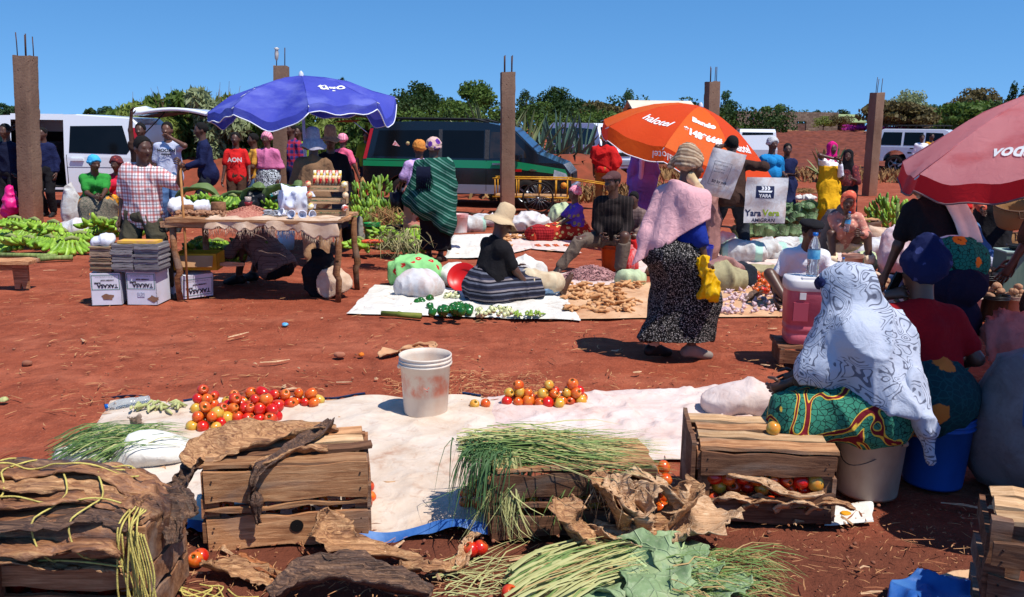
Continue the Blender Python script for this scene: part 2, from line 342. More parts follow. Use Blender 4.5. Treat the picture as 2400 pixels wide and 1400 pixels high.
FT=[  # px, dist, top row, width px, style, label
 (8,70,243,76,'bg','round grey-green tree at the far left behind the white van'),(60,75,262,70,'dark','low dark tree just right of the first pillar'),
 (205,60,247,40,'dark','small dark treetop above the white van roof'),(245,62,243,44,'bg','little leafy treetop right of another above the white van'),
 (985,85,184,110,'dark','tall dark tree with bare branches, left of the round-topped tree'),(1100,80,192,130,'mid','broad round-topped green tree behind the green van'),
 (1040,82,225,120,'dark','dark bushy tree between two taller trees behind the van'),(935,80,238,90,'mid','low green tree at the right tip of the blue umbrella'),
 (1235,95,204,50,'dark','slim dark tree just right of the middle pillar'),(1300,90,200,90,'dark','tall open-crowned dark tree above the sisal plants'),
 (1262,88,236,110,'mid','wide low green tree under the open-crowned tree'),(1395,80,238,130,'brown','wide dry olive acacia left of the conifer'),
 (1335,82,226,90,'dark','dark bush tree above the blue-green sisal'),(1474,110,205,46,'bg','narrow conifer-like tree left of the pale roof'),
 (1445,92,250,80,'dark','dark low tree under the conifer-like tree'),(1692,105,210,76,'bg','dark cypress-like tree right of the fourth pillar'),
 (1590,100,246,80,'dark','dark tree behind the pale roof'),(1812,125,240,66,'mid','tree showing above the grey block building'),
 (1905,130,256,50,'dark','small tree above the right end of the block building'),(1978,125,251,40,'dark','small dark tree above the green-roofed house'),
 (2115,84,236,190,'brown','wide dry brown acacia behind the last pillar'),(2135,100,210,90,'grey','pale green tree rising over the brown acacia'),
 (2185,98,222,80,'bg','blue-green tree right of the pale green tree'),(2290,90,208,140,'brown','large domed olive tree near the right edge'),
 (2235,86,232,110,'dark','dark green tree left of the domed olive tree'),(2300,70,240,210,'mid','thick green bushy tree behind the pink umbrella'),
 (2395,60,180,46,'dark','thin dark tree cut by the right edge'),(2375,62,226,100,'dark','dark tree mass at the right edge above the pink umbrella'),
 (588,60,196,60,'dark','dark treetop left of the second pillar'),(790,62,176,60,'dark','dark treetop peeking over the blue umbrella')]
for q in FT:tree(q[0],q[1],q[2],q[3],q[4],q[5],n=3400 if q[3]>60 else 1700,nc=22 if q[3]>80 else 12,group='trees beyond the market',crown=1.0 if q[3]>60 else .85,rr=.40)
for px,y,top,wd,st,lb in[(1820,98,263,62,'mid','round green bush in front of the block building'),(1932,98,273,56,'light','yellow-green bush beside the house with a green roof'),
   (1760,97,292,70,'mid','low bush at the left foot of the block wall'),(1700,92,262,70,'mid','bush between the cypress-like tree and the block wall'),(1972,97,266,60,'brown','dry bush before the green-roofed house')]:
    tree(px,y,top,wd,st,lb,name='bush',n=1500,nc=12,crown=.95,leaf=.13,cat='bush',group='bushes by the buildings')
for px,top,wd,lb in[(2000,290,80,'magenta bougainvillea left of the last pillar'),(2085,296,70,'magenta bougainvillea just right of the last pillar'),(2150,289,80,'magenta bougainvillea beside the little thatched house')]:
    t=tree(px,86,top,wd,'pink',lb,name='bougainvillea',n=1500,nc=12,crown=.95,leaf=.12,cat='shrub',group='bougainvilleas by the houses')
for i,(px,top,wd,st)in enumerate([(905,262,80,'mid'),(975,258,90,'mid'),(1045,262,90,'dark'),(1120,262,80,'mid'),(1175,268,60,'dark'),(1420,272,110,'dark'),(1500,276,90,'brown'),(1370,268,90,'mid')]):
    tree(px,58,top,wd,st,['low green hedge bush right behind the roof rack of the dark van','green bush under the tall dark tree','dark bush under the round-topped tree','green bush just left of the middle pillar','dark bush touching the middle pillar','dark bush behind the minibus','dry bush below the conifer-like tree','green bush between sisal and minibus'][i],name='bush',n=1500,nc=12,crown=1,leaf=.14,cat='bush',group='bushes behind the vans')
# reed-like hedge on the bank behind the vans
for i,(px,top,wd,st)in enumerate([(352,240,90,'light'),(412,228,90,'mid'),(470,232,90,'light'),(520,218,86,'grey'),(575,236,90,'mid'),(632,240,90,'light'),(690,236,96,'mid'),(752,240,96,'light'),(812,250,90,'light'),(868,262,84,'mid'),(318,268,80,'mid')]):
    y=25.6+(i%3)*.5;p=W(px,top,y);s=700+i;H=p.z;wr=wd*y/FPX*.62
    t=root('hedge_shrub',(p.x,y,.6),label=['feathery shrub left of the open tailgate','feathery shrub under the white tailgate','tall feathery shrub at the tip of the white tailgate','pale feathery shrub at the left rim of the blue umbrella','shrub behind the boy in the red jersey','shrub just left of the second pillar','shrub just right of the second pillar','shrub behind the umbrella pole','shrub behind the woman in the pink headwrap','shrub left of the dark van','shrub above the white van roof end'][i],cat='shrub',group='feathery hedge behind the vans')
    g=random.Random(s);cl=[((g.uniform(-wr,wr),g.uniform(-.4,.4),g.uniform(.1,H-.75)),(wr*.5,.45,.34))for _ in range(16)]
    put('foliage',leafcloud('foliage',cl,5200,.11,s,asp=2.6,droop=.8,m=LM[st]),parent=t)
    mb=MB()
    for _ in range(9):a=g.uniform(-wr,wr)*.6;mb.tube([(a*.5,0,-.3),(a,g.uniform(-.3,.3),(H-.6)*.6),(a*1.4,g.uniform(-.4,.4),H-.6+g.uniform(-.1,.35))],[.02,.014,.004],5)
    put('stem',mb,BARK,parent=t,kind='stuff')
# ------------------------------------------------------------------ sisal plants
def agave_leaf(L_,wd,bend,seed):
    mb=MB();n=8
    def f(u,v):
        a=v;w_=wd*(.55+.9*a)*(1-a)**.55 if a>.02 else wd*.5;ang=bend*a*a
        x=(u-.5)*2*w_;r=L_*a;return Vector((x,r*math.cos(ang*.6)-0,r*math.sin(0)-L_*bend*a**2.6*.5+abs(x)*.5))
    mb.grid(f,2,n);mb.grid(lambda u,v:f(1-u,v)-Vector((0,0,.012*(1-v))),2,n);return mb
AGM={'blue':mat('sisal_blue_green',(60,88,74),(98,124,108),r=.55,sc=2,st=(8,.6,1)),'olive':mat('sisal_olive',(92,104,62),(150,152,104),r=.55,sc=2,st=(8,.6,1)),'dry':mat('sisal_dry',(120,96,62),(168,138,96),r=.8,sc=2)}
AGL=[agave_leaf(1,.055,b_,k).mesh('leaf',AGM['blue'])for k,b_ in enumerate((.05,.25,.9))];AGO=[agave_leaf(1,.06,b_,k).mesh('leaf',AGM['olive'])for k,b_ in enumerate((.1,.5,1.4))];AGD=[agave_leaf(1,.05,b_,k).mesh('leaf',AGM['dry'])for k,b_ in enumerate((.3,1.2,1.8))]
def agave(px,py,y,top,st,label,n=44,zb=None):
    p=W(px,top,y);zb=TZ(p.x,y)if zb is None else zb;Ht=p.z-zb;t=root('sisal_plant',(p.x,y,zb),label=label,cat='sisal plant',group='sisal plants');g=random.Random(int(px))
    put('stem',MB().tube([(0,0,-.05),(0,0,.25*Ht)],[.12,.08],8),BARK,parent=t)
    for i in range(n):
        el=R(88-78*(i/n)**.8+g.uniform(-6,6));S=AGD if i>n*.84 else(AGL if st=='blue' else AGO)
        me=S[0 if i<n*.5 else g.choice((1,1,2))];l_=Ht*g.uniform(.82,1.02)*(.95 if el>1 else .85)
        put('leaf',me,parent=t,loc=(0,0,Ht*g.uniform(.02,.12)),rot=(el,0,g.uniform(0,2*PI)),sc=(1.25,l_,l_))
agave(1150,0,23.0,212,'olive','tall olive sisal with folded drooping leaves left of the middle pillar',30)
agave(1225,0,22.5,250,'olive','olive sisal with curling yellow leaf edges right of the middle pillar',38)
agave(1312,0,26,252,'blue','large stiff blue-green sisal left of the minibus',60)
agave(1368,0,28,262,'blue','blue-green sisal half behind the minibus',40);agave(1265,0,27,268,'blue','blue-green sisal above the bonnet of the dark van',40)
agave(1100,0,28,264,'blue','small sisal tips over the roof of the dark van',30);agave(935,0,28,260,'blue','sisal tips beside the raised tailgate of the dark van',26)
agave(1935,0,31,338,'dry','withered sisal at the edge of the ploughed field',34);agave(1965,0,34,338,'olive','short sisal right of the withered one',24)
# dry grass and leaf litter under the sisal and along the field edge
def tuft_stuff(name,rect,n,hgt,m,label,seed):
    g=np.random.default_rng(seed);x=g.uniform(rect[0],rect[1],n);y=g.uniform(rect[2],rect[3],n);z=1.7*sstep(30,92,y);h_=hgt*g.uniform(.4,1.2,n);a=g.uniform(0,6.28,n);l_=g.normal(0,.5,(n,2))*h_[:,None]
    P=np.stack([x,y,z],1);d=np.stack([np.cos(a),np.sin(a),0*a],1)*.02*(1+y[:,None]/25);T=P+np.stack([l_[:,0],l_[:,1],h_],1)
    V=np.stack([P-d,P+d,T+d*.3,T-d*.3],1).reshape(-1,3);return put(name,mesh_np(name,V,np.arange(4*n).reshape(n,4),[m],smooth=False),label=label,cat='grass',kind='stuff')
DG=mat('dry_grass',(112,82,50),(160,122,78),sc=3,r=.9);tuft_stuff('dry_grass',(5,24,30,37),3200,.26,DG,'dry grass along the edge of the ploughed field',5)
tuft_stuff('dry_leaf_litter',(-.6,4.6,20.8,24.5),2600,.3,DG,'dry leaves and grass under the sisal plants',6);tuft_stuff('bank_grass',(-14,.5,23.6,25.6),900,.22,DG,'dry grass on the earth bank behind the vans',7)
# ------------------------------------------------------------------ concrete pillars
def concrete():
    b=B('pillar_concrete',.92,.15);c=b.ramp(b.noise(2.2,6,b.map((1,1,.35))),[(.3,L(112,86,70)),(.55,L(134,106,88)),(.75,L(152,126,108))])
    c=b.mix(b.ramp(b.sep()[2],[(0,.75),(.55,.25),(1,0)]),c,L(140,82,60));pit=b.ramp(b.vor(11,b.map((1,1,.7))),[(.04,1),(.12,0)])
    c=b.mix(pit,c,L(74,50,38));c=b.mix(b.ramp(b.noise(1.1,3),[(.6,0),(.7,.4)]),c,L(96,78,66));b.col(c)
    return b.bump(b.math('SUBTRACT',b.math('MULTIPLY',b.noise(28,6),.5),pit),.6,.02).m
CONC=concrete();REBAR=mat('rusty_rebar',(60,40,34),(84,54,42),r=.7,sc=20)
def pillar(px,base,wd,tilt,rz,label,bars,Hh=2.82,seed=1):
    p=G(px,base);t=root('concrete_pillar',p,(0,tilt,rz),label=label,cat='pillar',group='unfinished concrete pillars');g=random.Random(seed)
    nz,k=60,5;h=wd/2;ring=[(x/k*2*h-h,-h)for x in range(k)]+[(h,y/k*2*h-h)for y in range(k)]+[(h-x/k*2*h,h)for x in range(k)]+[(-h,h-y/k*2*h)for y in range(k)]
    V=np.array([(x*.97 if abs(abs(x)-abs(y))<1e-6 else x,y*.97 if abs(abs(x)-abs(y))<1e-6 else y,z)for z in[(-.1+(Hh+.1)*j/nz)for j in range(nz+1)]for x,y in ring]);m=len(ring)
    nn=fbm(V*np.array((1,1,.6)),6,seed);V[:,:2]*=(1+.028*nn+.012*vnoise(V,25,seed))[:,None];edge=np.minimum(np.abs(V[:,0]),np.abs(V[:,1]))>h*.8
    chip=np.clip(vnoise(V,9,seed+5)-.25,0,1)*.10;V[edge,:2]*=(1-chip[edge])[:,None];V[-m:,2]+=.02*vnoise(V[-m:],14,seed)
    Fq=[(j*m+q,j*m+(q+1)%m,(j+1)*m+(q+1)%m,(j+1)*m+q)for j in range(nz)for q in range(m)]
    mb=MB();mb.add(V,Fq,0,False);mb.add([tuple(q)for q in V[-m:]],[tuple(range(m))]);put('shaft',mb,CONC,parent=t)
    for bx,by,hh,lx in bars:put('rebar',MB().tube([(bx*wd,by*wd,Hh-.1),(bx*wd+lx*.4,by*wd,Hh+hh*.5),(bx*wd+lx,by*wd,Hh+hh)],.009,6),REBAR,parent=t)
    return t
pillar(75,531,.27,R(3.6),R(-6),'leftmost concrete pillar in front of the white van, four bent bars on top',[(-.28,-.3,.36,-.02),(-.2,.3,.34,0),(.28,-.3,.35,0),(.34,.3,.32,-.01)],seed=1)
p2=pillar(659,512,.25,R(2.4),R(2),'pillar standing through the blue umbrella, plastic bag tied to its bar',[(-.3,-.2,.3,0),(.3,-.2,.33,0)],seed=2)
mb=MB();mb.lathe([(.005,0),(.03,.05),(.04,.14),(.028,.2),(.045,.23),(.01,.25)],9,wob=.2,rng=random.Random(2));put('tied_bag',mb,mat('dirty_plastic',(206,200,196),(150,140,136),r=.5),parent=p2,loc=(-.075,-.05,2.9))
pillar(1189,506,.275,R(-.4),R(8),'middle concrete pillar in front of the dark van',[(-.3,-.3,.3,0),(-.16,.3,.33,0),(.22,-.3,.3,0),(.34,.3,.33,.01)],seed=3)
pillar(1660,486,.27,R(-1.5),R(14),'concrete pillar rising behind the orange umbrella',[(-.3,-.3,.3,0),(-.05,.3,.34,0),(.22,-.3,.32,0),(.38,.3,.33,.01)],seed=4)
pillar(2037,458,.29,R(-1),R(20),'rightmost concrete pillar, standing before the ploughed field',[(-.3,-.3,.36,.03),(.1,.3,.42,.02),(.36,-.1,.38,.02)],seed=5)
# ------------------------------------------------------------------ buildings far behind
def block_mat():
    b=B('concrete_block_wall',.95,.1);t=b.n.new('ShaderNodeTexBrick');b.l.new(b.map((1,1,1),(R(90),0,0)),t.inputs[0]);t.inputs['Scale'].default_value=1;t.inputs['Brick Width'].default_value=.46;t.inputs['Row Height'].default_value=.23;t.inputs['Mortar Size'].default_value=.018
    t.inputs['Color1'].default_value=L(150,134,116);t.inputs['Color2'].default_value=L(120,104,90);t.inputs['Mortar'].default_value=L(92,78,66);b.col(b.mix(b.ramp(b.noise(.7,4),[(.5,0),(.7,.4)]),t.outputs[0],L(96,84,72)));b.bump(t.outputs['Fac'],-.5,.03);return b.m
BLK=block_mat();yb=104;x0=W(1726,300,yb).x;x1=W(1962,300,yb).x;zt=W(1726,261,yb).z;zg=TZ(0,yb);Lb=x1-x0;Hb=zt-zg
t=root('block_building',(x0,yb,zg),label='unfinished grey block building with empty window openings',cat='building');mb=MB()
ops=[(1752,1778,276,283),(1788,1806,278,285),(1866,1889,284,313)];xs=[0.0];cur=0.0
def bxx(px):return W(px,290,yb).x-x0
def bz(py):return W(1850,py,yb).z-zg
for a,b_,c,d in ops:
    xa,xb,za,zb=bxx(a),bxx(b_),bz(d),bz(c);mb.box(((cur+xa)/2,0,Hb/2),(xa-cur,.25,Hb));mb.box(((xa+xb)/2,0,(zb+Hb)/2),(xb-xa,.25,Hb-zb))
    if za>.05:mb.box(((xa+xb)/2,0,za/2),(xb-xa,.25,za))
    cur=xb
mb.box(((cur+Lb)/2,0,Hb/2),(Lb-cur,.25,Hb));put('wall',mb,BLK,parent=t)
for sx in(.12,Lb-.12):put('side_wall',MB().box((sx,4,Hb/2),(.24,7.7,Hb)),BLK,parent=t)
put('door',MB().box(((bxx(1866)+bxx(1889))/2,-.02,bz(313)+(bz(290)-bz(313))/2),(bxx(1889)-bxx(1866)-.1,.06,bz(290)-bz(313))),mat('rusty_door',(96,70,60),(120,92,80),sc=3),parent=t)
put('glass',MB().box(((bxx(1752)+bxx(1778))/2,.05,(bz(283)+bz(276))/2),(bxx(1778)-bxx(1752),.02,bz(276)-bz(283))),mat('sky_blue_pane',(140,178,220),r=.2),parent=t)  # pale blue pane: colour of the sky seen through the empty opening
for i,px in enumerate((1768,1812,1846)):put('wall_post',MB().box((bxx(px),-.15,Hb/2+.05),(.3,.1,Hb+.1)),CONC,parent=t)
def house(px0,px1,eave,ridge,y,wallc,roofm,label,depth=6):
    a=W(px0,eave,y);b_=W(px1,eave,y);zg=TZ(0,y);rz_=W((px0+px1)/2,ridge,y).z;wd=b_.x-a.x;h=a.z-zg;t=root('house',((a.x+b_.x)/2,y,zg),label=label,cat='house')
    put('wall',MB().box((0,depth/2,h/2),(wd*.9,depth,h)),wallc,parent=t);mb=MB();o=.5;hr=rz_-zg
    mb.add([(-wd/2,-o,h-.05),(wd/2,-o,h-.05),(wd/2,depth/2,hr),(-wd/2,depth/2,hr),(-wd/2,depth+o,h-.05),(wd/2,depth+o,h-.05)],[(0,1,2,3),(3,2,5,4)])
    mb.add([(-wd/2,-o,h-.13),(wd/2,-o,h-.13),(wd/2,depth/2,hr-.08),(-wd/2,depth/2,hr-.08),(-wd/2,depth+o,h-.13),(wd/2,depth+o,h-.13)],[(3,2,1,0),(4,5,2,3)]);mb.add([(-wd/2,-o,h-.05),(-wd/2,-o,h-.13),(wd/2,-o,h-.13),(wd/2,-o,h-.05)],[(0,1,2,3)])
    for s in(-1,1):mb.add([(s*wd/2*.9,0,h-.1),(s*wd/2*.9,depth,h-.1),(s*wd/2*.9,depth/2,hr-.1)],[(0,1,2)],1)
    put('roof',mb,[roofm,wallc],parent=t);put('door',MB().box((wd*.1,-.03,h*.38),(.9,.08,h*.74)),mat('house_door',(60,40,32)),parent=t)
    for s in(-.28,.34):put('window',MB().box((wd*s,-.03,h*.55),(.8,.08,.8)),mat('house_window',(36,34,36),r=.3),parent=t)
    return t
house(1946,2030,285,267,108,mat('ochre_wall',(136,92,70),(116,76,58),sc=1),mat('green_iron_roof',(120,138,92),(146,158,112),sc=.6),'house with a pale green iron roof behind the bougainvillea')
house(2158,2232,297,284,84,mat('brown_wall',(96,60,46),(118,74,56),sc=1),mat('tan_roof',(196,160,116),(214,180,136),sc=1),'small brown house with a tan roof near the right edge',4)
house(1478,1630,252,234,40,mat('kiosk_wall',(150,130,110),(130,112,96),sc=1),mat('pale_roof_sheet',(222,208,186),(206,190,166),sc=.8,r=.6),'kiosk with a pale sheet roof behind the orange umbrella',2.4)

# scrub that closes the view along the field and behind the hedge
def scrub(name,x0,x1,y,h,n,m,label,seed):
    g=random.Random(seed);cl=[]
    for i in range(int((x1-x0)/1.6)):cl.append(((x0+i*1.6+g.uniform(-.8,.8),y+g.uniform(-2,2),TZ(0,y)+h*g.uniform(.2,.6)),(1.3,1.2,h*g.uniform(.35,.6))))
    put(name,leafcloud(name,cl,n,.26,seed,m=LM[m]),label=label,cat='scrub',kind='stuff')
scrub('scrub',-10,12,64,2.6,7000,'mid','low green scrub behind the vans',31);scrub('dark_scrub',-14,26,78,3.2,9000,'dark','dark scrub below the far trees',32)
scrub('scrub',40,75,88,2.6,9000,'dark','dark scrub along the far right of the field',33);scrub('scrub',22,52,112,3.0,6000,'bg','scrub behind the block building and houses',34)
# ================================================================== PEOPLE
def skin_mat(name,a,c):
    b=B(name,.42,.45);b.col(b.mix(b.noise(11,4),L(a),L(c)));b.bump(b.noise(60,3),.12,.004);return b.m
SKIN=[skin_mat('skin_deep',(76,50,39),(94,63,49)),skin_mat('skin_brown',(96,64,49),(114,77,60))]
HAIR=mat('black_hair',(14,12,12),(28,25,24),sc=90,r=.9,bump=.8,bsc=160);EYEW=mat('eye_white',(214,206,198),r=.3,spec=.5);EYED=mat('eye_dark',(14,9,8),r=.15,spec=.6);LIP=mat('lips',(92,48,44),r=.5)
SHOE={'black':mat('shoe_black',(22,21,22),(40,37,36),r=.6),'brown':mat('shoe_brown',(96,74,58),(120,94,74),r=.8),'grey':mat('shoe_grey',(124,112,104),(150,138,128),r=.85),'sandal':mat('sandal',(60,44,36),r=.8)}
def ik(a,t,l1,l2,hint):
    a,t=Vector(a),Vector(t);d=t-a;L_=min(d.length,(l1+l2)*.995);dn=d.normalized();x=(l1*l1-l2*l2+L_*L_)/(2*L_);y=math.sqrt(max(l1*l1-x*x,0))
    h=Vector(hint);h=h-dn*h.dot(dn);h=h.normalized()if h.length>1e-4 else dn.orthogonal().normalized()
    return a+dn*x+h*y,a+dn*L_
class Person:
    """local frame: x to the right hand, y forward, z up; facing 0 = away from the camera, 180 = towards it"""
    def __init__(s,label,px,py,face,H=1.65,pel=None,lean=0,side=0,twist=0,head=(0,0,0),hr=None,hl=None,fr=None,fl=None,er=None,el=None,kr=None,kl=None,wide=1.0,fem=False,skin=0,vox=.014,z=0,loc=None,group=None,cat='person',seed=0,barefoot=False):
        s.s=S=H/1.7;s.wd=wide;s.vox=vox;s.skin=SKIN[skin];s.seed=seed
        p=Vector(loc)if loc else G(px,py,z);s.t=root('person',(p.x,p.y,z),R(face),label=label,cat=cat,group=group)
        s.pel=Vector(pel)*1 if pel is not None else Vector((0,0,.90*S));P=s.pel
        M=rotm(0,R(side),0)@rotm(-R(lean),0,0)@rotm(0,0,R(twist));s.M=M
        up=M@Vector((0,0,1));rx=M@Vector((1,0,0));fw=M@Vector((0,1,0));s.up,s.rx,s.fw=up,rx,fw
        s.neck=P+up*.53*S;s.chest=P+up*.36*S;w_=.154*S*(wide*.75+.25)
        s.shr=s.neck-up*.088*S+rx*w_;s.shl=s.neck-up*.088*S-rx*w_
        hd=rotm(R(-head[0]),R(head[2]),R(head[1]));nu=(up*.75+Vector((0,0,.25))).normalized()if lean<70 else up
        s.hM=hd;s.head=s.neck+nu*.085*S+hd@Vector((0,.018,.105))*S
        s.hpr=P+Vector(((M@Vector((.088*wide,0,-.02)))))*S;s.hpl=P+Vector((M@Vector((-.088*wide,0,-.02))))*S
        la,lf=.275*S,.25*S;lt,ls=.43*S,.42*S
        dn=Vector((0,0,-1))
        hr=Vector(hr)if hr is not None else s.shr+Vector((.07,.05,-.5))*S;hl=Vector(hl)if hl is not None else s.shl+Vector((-.07,.05,-.5))*S
        s.er,s.hr=ik(s.shr,hr,la,lf,er or(.5,-1,-.3));s.el,s.hl=ik(s.shl,hl,la,lf,el or(-.5,-1,-.3))
        fr=Vector(fr)if fr is not None else Vector((.09*S,0,.07*S));fl=Vector(fl)if fl is not None else Vector((-.09*S,.03,.07*S))
        s.kr,s.ar=ik(s.hpr,fr,lt,ls,kr or(.15,1,.1));s.kl,s.al=ik(s.hpl,fl,lt,ls,kl or(-.15,1,.1))
        s.barefoot=barefoot;s.foot=None
    def torso(s,o=0):
        S,w_=s.s,s.wd;P,ch,rx,up,fw=s.pel,s.chest,s.rx,s.up,s.fw
        pr=[('c',s.hpr-rx*.01,s.shr-rx*.06*S-up*.04*S,.105*S*w_+o,.074*S+o),('c',s.hpl+rx*.01,s.shl+rx*.06*S-up*.04*S,.105*S*w_+o,.074*S+o),('c',P+up*.03,ch,.115*S*w_+o,.115*S+o),('c',s.neck-up*.035*S+rx*.03*S,s.shr,.05*S+o*.8,.052*S+o*.9),('c',s.neck-up*.035*S-rx*.03*S,s.shl,.05*S+o*.8,.052*S+o*.9),('c',s.neck-up*.03,s.neck+(s.head-s.neck)*.2,.07*S+o*.4,.054*S+o*.2)]
        pr.append(('e',P-fw*.045*S+up*.0,(.165*S*w_+o,.12*S*w_+o,.13*S+o),s.M))
        if w_>1.08:pr.append(('e',P+fw*.05*S+up*.16*S,(.155*S*w_+o,.12*S*w_+o,.17*S+o),s.M))
        return pr
    def bust(s,o=0):return[('e',s.chest+s.fw*.10*s.s+s.rx*q*.075*s.s+s.up*.02,(.072*s.s+o,.07*s.s+o,.075*s.s+o),s.M)for q in(-1,1)]
    def arm(s,q,o=0,a=0,b=1):
        sh,e,h=(s.shr,s.er,s.hr)if q>0 else(s.shl,s.el,s.hl);S=s.s;la,lf=(e-sh).length,(h-e).length;T=la+lf;out=[]
        def at(d):return sh+(e-sh)*(d/la)if d<la else e+(h-e)*((d-la)/lf)
        def rad(d):return(.05-.012*d/la if d<la else .039-.014*(d-la)/lf)*S
        A,Bb=a*T,b*T;cut=[A]+([la]if A<la<Bb else[])+[Bb]
        for d0,d1 in zip(cut,cut[1:]):out.append(('c',at(d0),at(d1),rad(d0)+o,rad(d1)+o))
        return out
    def leg(s,q,o=0,b=1,o2=None):
        h,k,a=(s.hpr,s.kr,s.ar)if q>0 else(s.hpl,s.kl,s.al);S=s.s;o2=o if o2 is None else o2;out=[('c',h,k,.088*S*min(s.wd,1.15)+o,.056*S+o)]
        if b>.5:e=k+(a-k)*min(1,(b-.5)*2);out.append(('c',k,e,.058*S+(o+o2)/2,(.056-.02*min(1,(b-.5)*2))*S+o2));
        if b>=.98:out.insert(2,('c',k+(a-k)*.1-(s.fwd_leg(k,a))*.015*S,k+(a-k)*.4-(s.fwd_leg(k,a))*.02*S,.05*S+o,.046*S+o))
        return out
    def fwd_leg(s,k,a):
        d=(a-k).normalized();f=Vector((0,1,0));f=f-d*f.dot(d);return f.normalized()if f.length>.05 else Vector((0,0,1))
    def footdir(s,q):
        k,a=(s.kr,s.ar)if q>0 else(s.kl,s.al);f=s.foot.get(q)if s.foot else None
        if f is not None:return Vector(f).normalized()
        d=(a-k).normalized();f=Vector((.15*q,1,0));f=f-d*f.dot(d)
        if abs(d.z)>.55:f=Vector((.15*q,1,-.12))
        return f.normalized()
    def feet(s,o=0,q=(1,-1)):
        out=[]
        for k in q:
            a=s.ar if k>0 else s.al;f=s.footdir(k);S=s.s;sd=f.cross(Vector((0,0,1)))
            d=(a-(s.kr if k>0 else s.kl)).normalized();dn=(d-f*d.dot(f));dn=dn.normalized()if dn.length>.1 else Vector((0,0,-1))
            heel=a+dn*.035*S-f*.045*S;ball=a+dn*.045*S+f*.13*S
            out+=[('c',a,heel,.036*S+o,.034*S+o),('c',a+dn*.005,ball,.036*S+o,.032*S+o),('c',heel+dn*.005,ball+f*.055*S+dn*.008,.03*S+o,.026*S+o)]
        return out
    def headp(s,o=0):
        S,h,M=s.s,s.head,s.hM;f=lambda x,y,z:h+M@Vector((x,y,z))*S
        p=[('e',f(0,-.012,.028),(.078*S+o,.098*S+o,.09*S+o),M),('e',f(0,.022,-.05),(.058*S+o,.068*S+o,.07*S+o),M,.04)]
        if o==0:
            p+=[('e',f(0,.06,-.092),(.026*S,.024*S,.022*S),M,.03),('c',f(0,.083,.0),f(0,.108,-.034),.010*S,.018*S,.014),('c',f(-.017,.093,-.036),f(.017,.093,-.036),.011*S,.011*S,.012),('c',f(-.04,.078,.018),f(.04,.078,.018),.014*S,.014*S,.02),('c',f(-.02,.082,-.066),f(.02,.082,-.066),.014*S,.014*S,.012)]
            for q in(-1,1):p+=[('e',f(q*.079,-.008,-.018),(.012*S,.024*S,.034*S),M,.01),('e',f(q*.044,.062,-.03),(.024*S,.022*S,.024*S),M,.02)]
            p.append(('c',s.neck-s.up*.02,f(0,-.02,-.05),.056*S,.056*S,.03))
        return p
    def fingers(s,mb,q,curl,wrist_dir=None,spread=1,m=0,palm_n=None,thumb=1):
        h,e=(s.hr,s.er)if q>0 else(s.hl,s.el);S=s.s;d=(Vector(wrist_dir)if wrist_dir else h-e).normalized()
        pn=Vector(palm_n)if palm_n is not None else Vector((-q,.2,0));pn=(pn-d*pn.dot(d)).normalized();sd=d.cross(pn)*q  # sd points to the thumb side
        out=[]
        for i in range(4):
            o=h+d*.075*S+sd*(.030-.021*i)*S;L_=(.078,.086,.08,.064)[i]*S;pts=[o];a=0;dd=d+sd*(.10-.07*i)*spread
            for j,fr in enumerate((.45,.32,.26)):
                a+=curl*(.75 if j==0 else 1);v=(dd*math.cos(a)+pn*math.sin(a)).normalized();pts.append(pts[-1]+v*L_*fr)
            mb.tube(pts,[.0098*S,.0092*S,.008*S,.006*S],6,m)
        o=h+d*.02*S+sd*.03*S;v=(sd*.9+d*.7+pn*.3).normalized();w_=(d*.9+sd*.2+pn*(.3+curl*.5)).normalized()
        mb.tube([o,o+v*.035*S,o+v*.035*S+w_*.032*S,o+v*.035*S+w_*.058*S],[.014*S,.0115*S,.0105*S,.007*S],6,m)
        return[('c',h-d*.005,h+d*.07*S,.026*S,.022*S,.012),('c',h+d*.02*S-sd*.018*S,h+d*.075*S-sd*.026*S,.018*S,.014*S,.012),('c',h+d*.02*S+sd*.014*S,h+d*.075*S+sd*.024*S,.019*S,.015*S,.012)],pn
    def body(s,legs=(1,-1),curl=(.35,.35),wd=(None,None),pn=(None,None),feet=True,arms=(1,-1),eyes=True,foot=None):
        s.foot=foot or s.foot;mb=MB();pr=s.torso(-.012)+s.headp()
        for i,q in enumerate((1,-1)):
            if q in arms:pr+=s.arm(q);pr+=s.fingers(mb,q,curl[i],wd[i],palm_n=pn[i])[0]
        for q in legs:pr+=s.leg(q)
        if feet:pr+=s.feet(0,legs)
        V,Q=sdf(pr,s.vox,.022);f=lambda x,y,z:s.head+s.hM@Vector((x,y,z))*s.s
        me=mesh_np('body',V,Q,[s.skin,EYEW,EYED,LIP])
        if eyes:
            for q in(-1,1):mb.ball(f(q*.031,.0755,.001),(.0145*s.s,.012*s.s,.009*s.s),8,1,s.hM);mb.ball(f(q*.031,.083,.0005),(.0068*s.s,.006*s.s,.0068*s.s),6,2,s.hM)
            mb.tube([f(-.024,.091,-.064),f(0,.0985,-.0605),f(.024,.091,-.064)],[.003*s.s,.0075*s.s,.003*s.s],6,3);mb.tube([f(-.02,.09,-.074),f(0,.0965,-.076),f(.02,.09,-.074)],[.003*s.s,.0085*s.s,.003*s.s],6,3)
        bm=bmesh.new();bm.from_mesh(me);m2=mb.mesh('x',[s.skin,EYEW,EYED,LIP]);bm.from_mesh(m2);bm.to_mesh(me);bm.free();bpy.data.meshes.remove(m2)
        s.bo=put('body',me,parent=s.t);return s
    def wear(s,name,prims,m,cuts=(),k=.03,amp=.009,sc=8,st=(1,1,.5),vox=None,sub=(),sub_=None,parent=None,**t):
        V,Q=sdf(prims,vox or s.vox,k,cuts,sub)
        if amp:V=folds(V,Q,amp,sc,s.seed+len(name),st)
        return put(name,mesh_np(name,V,Q,[m]),parent=parent or s.t,**t)
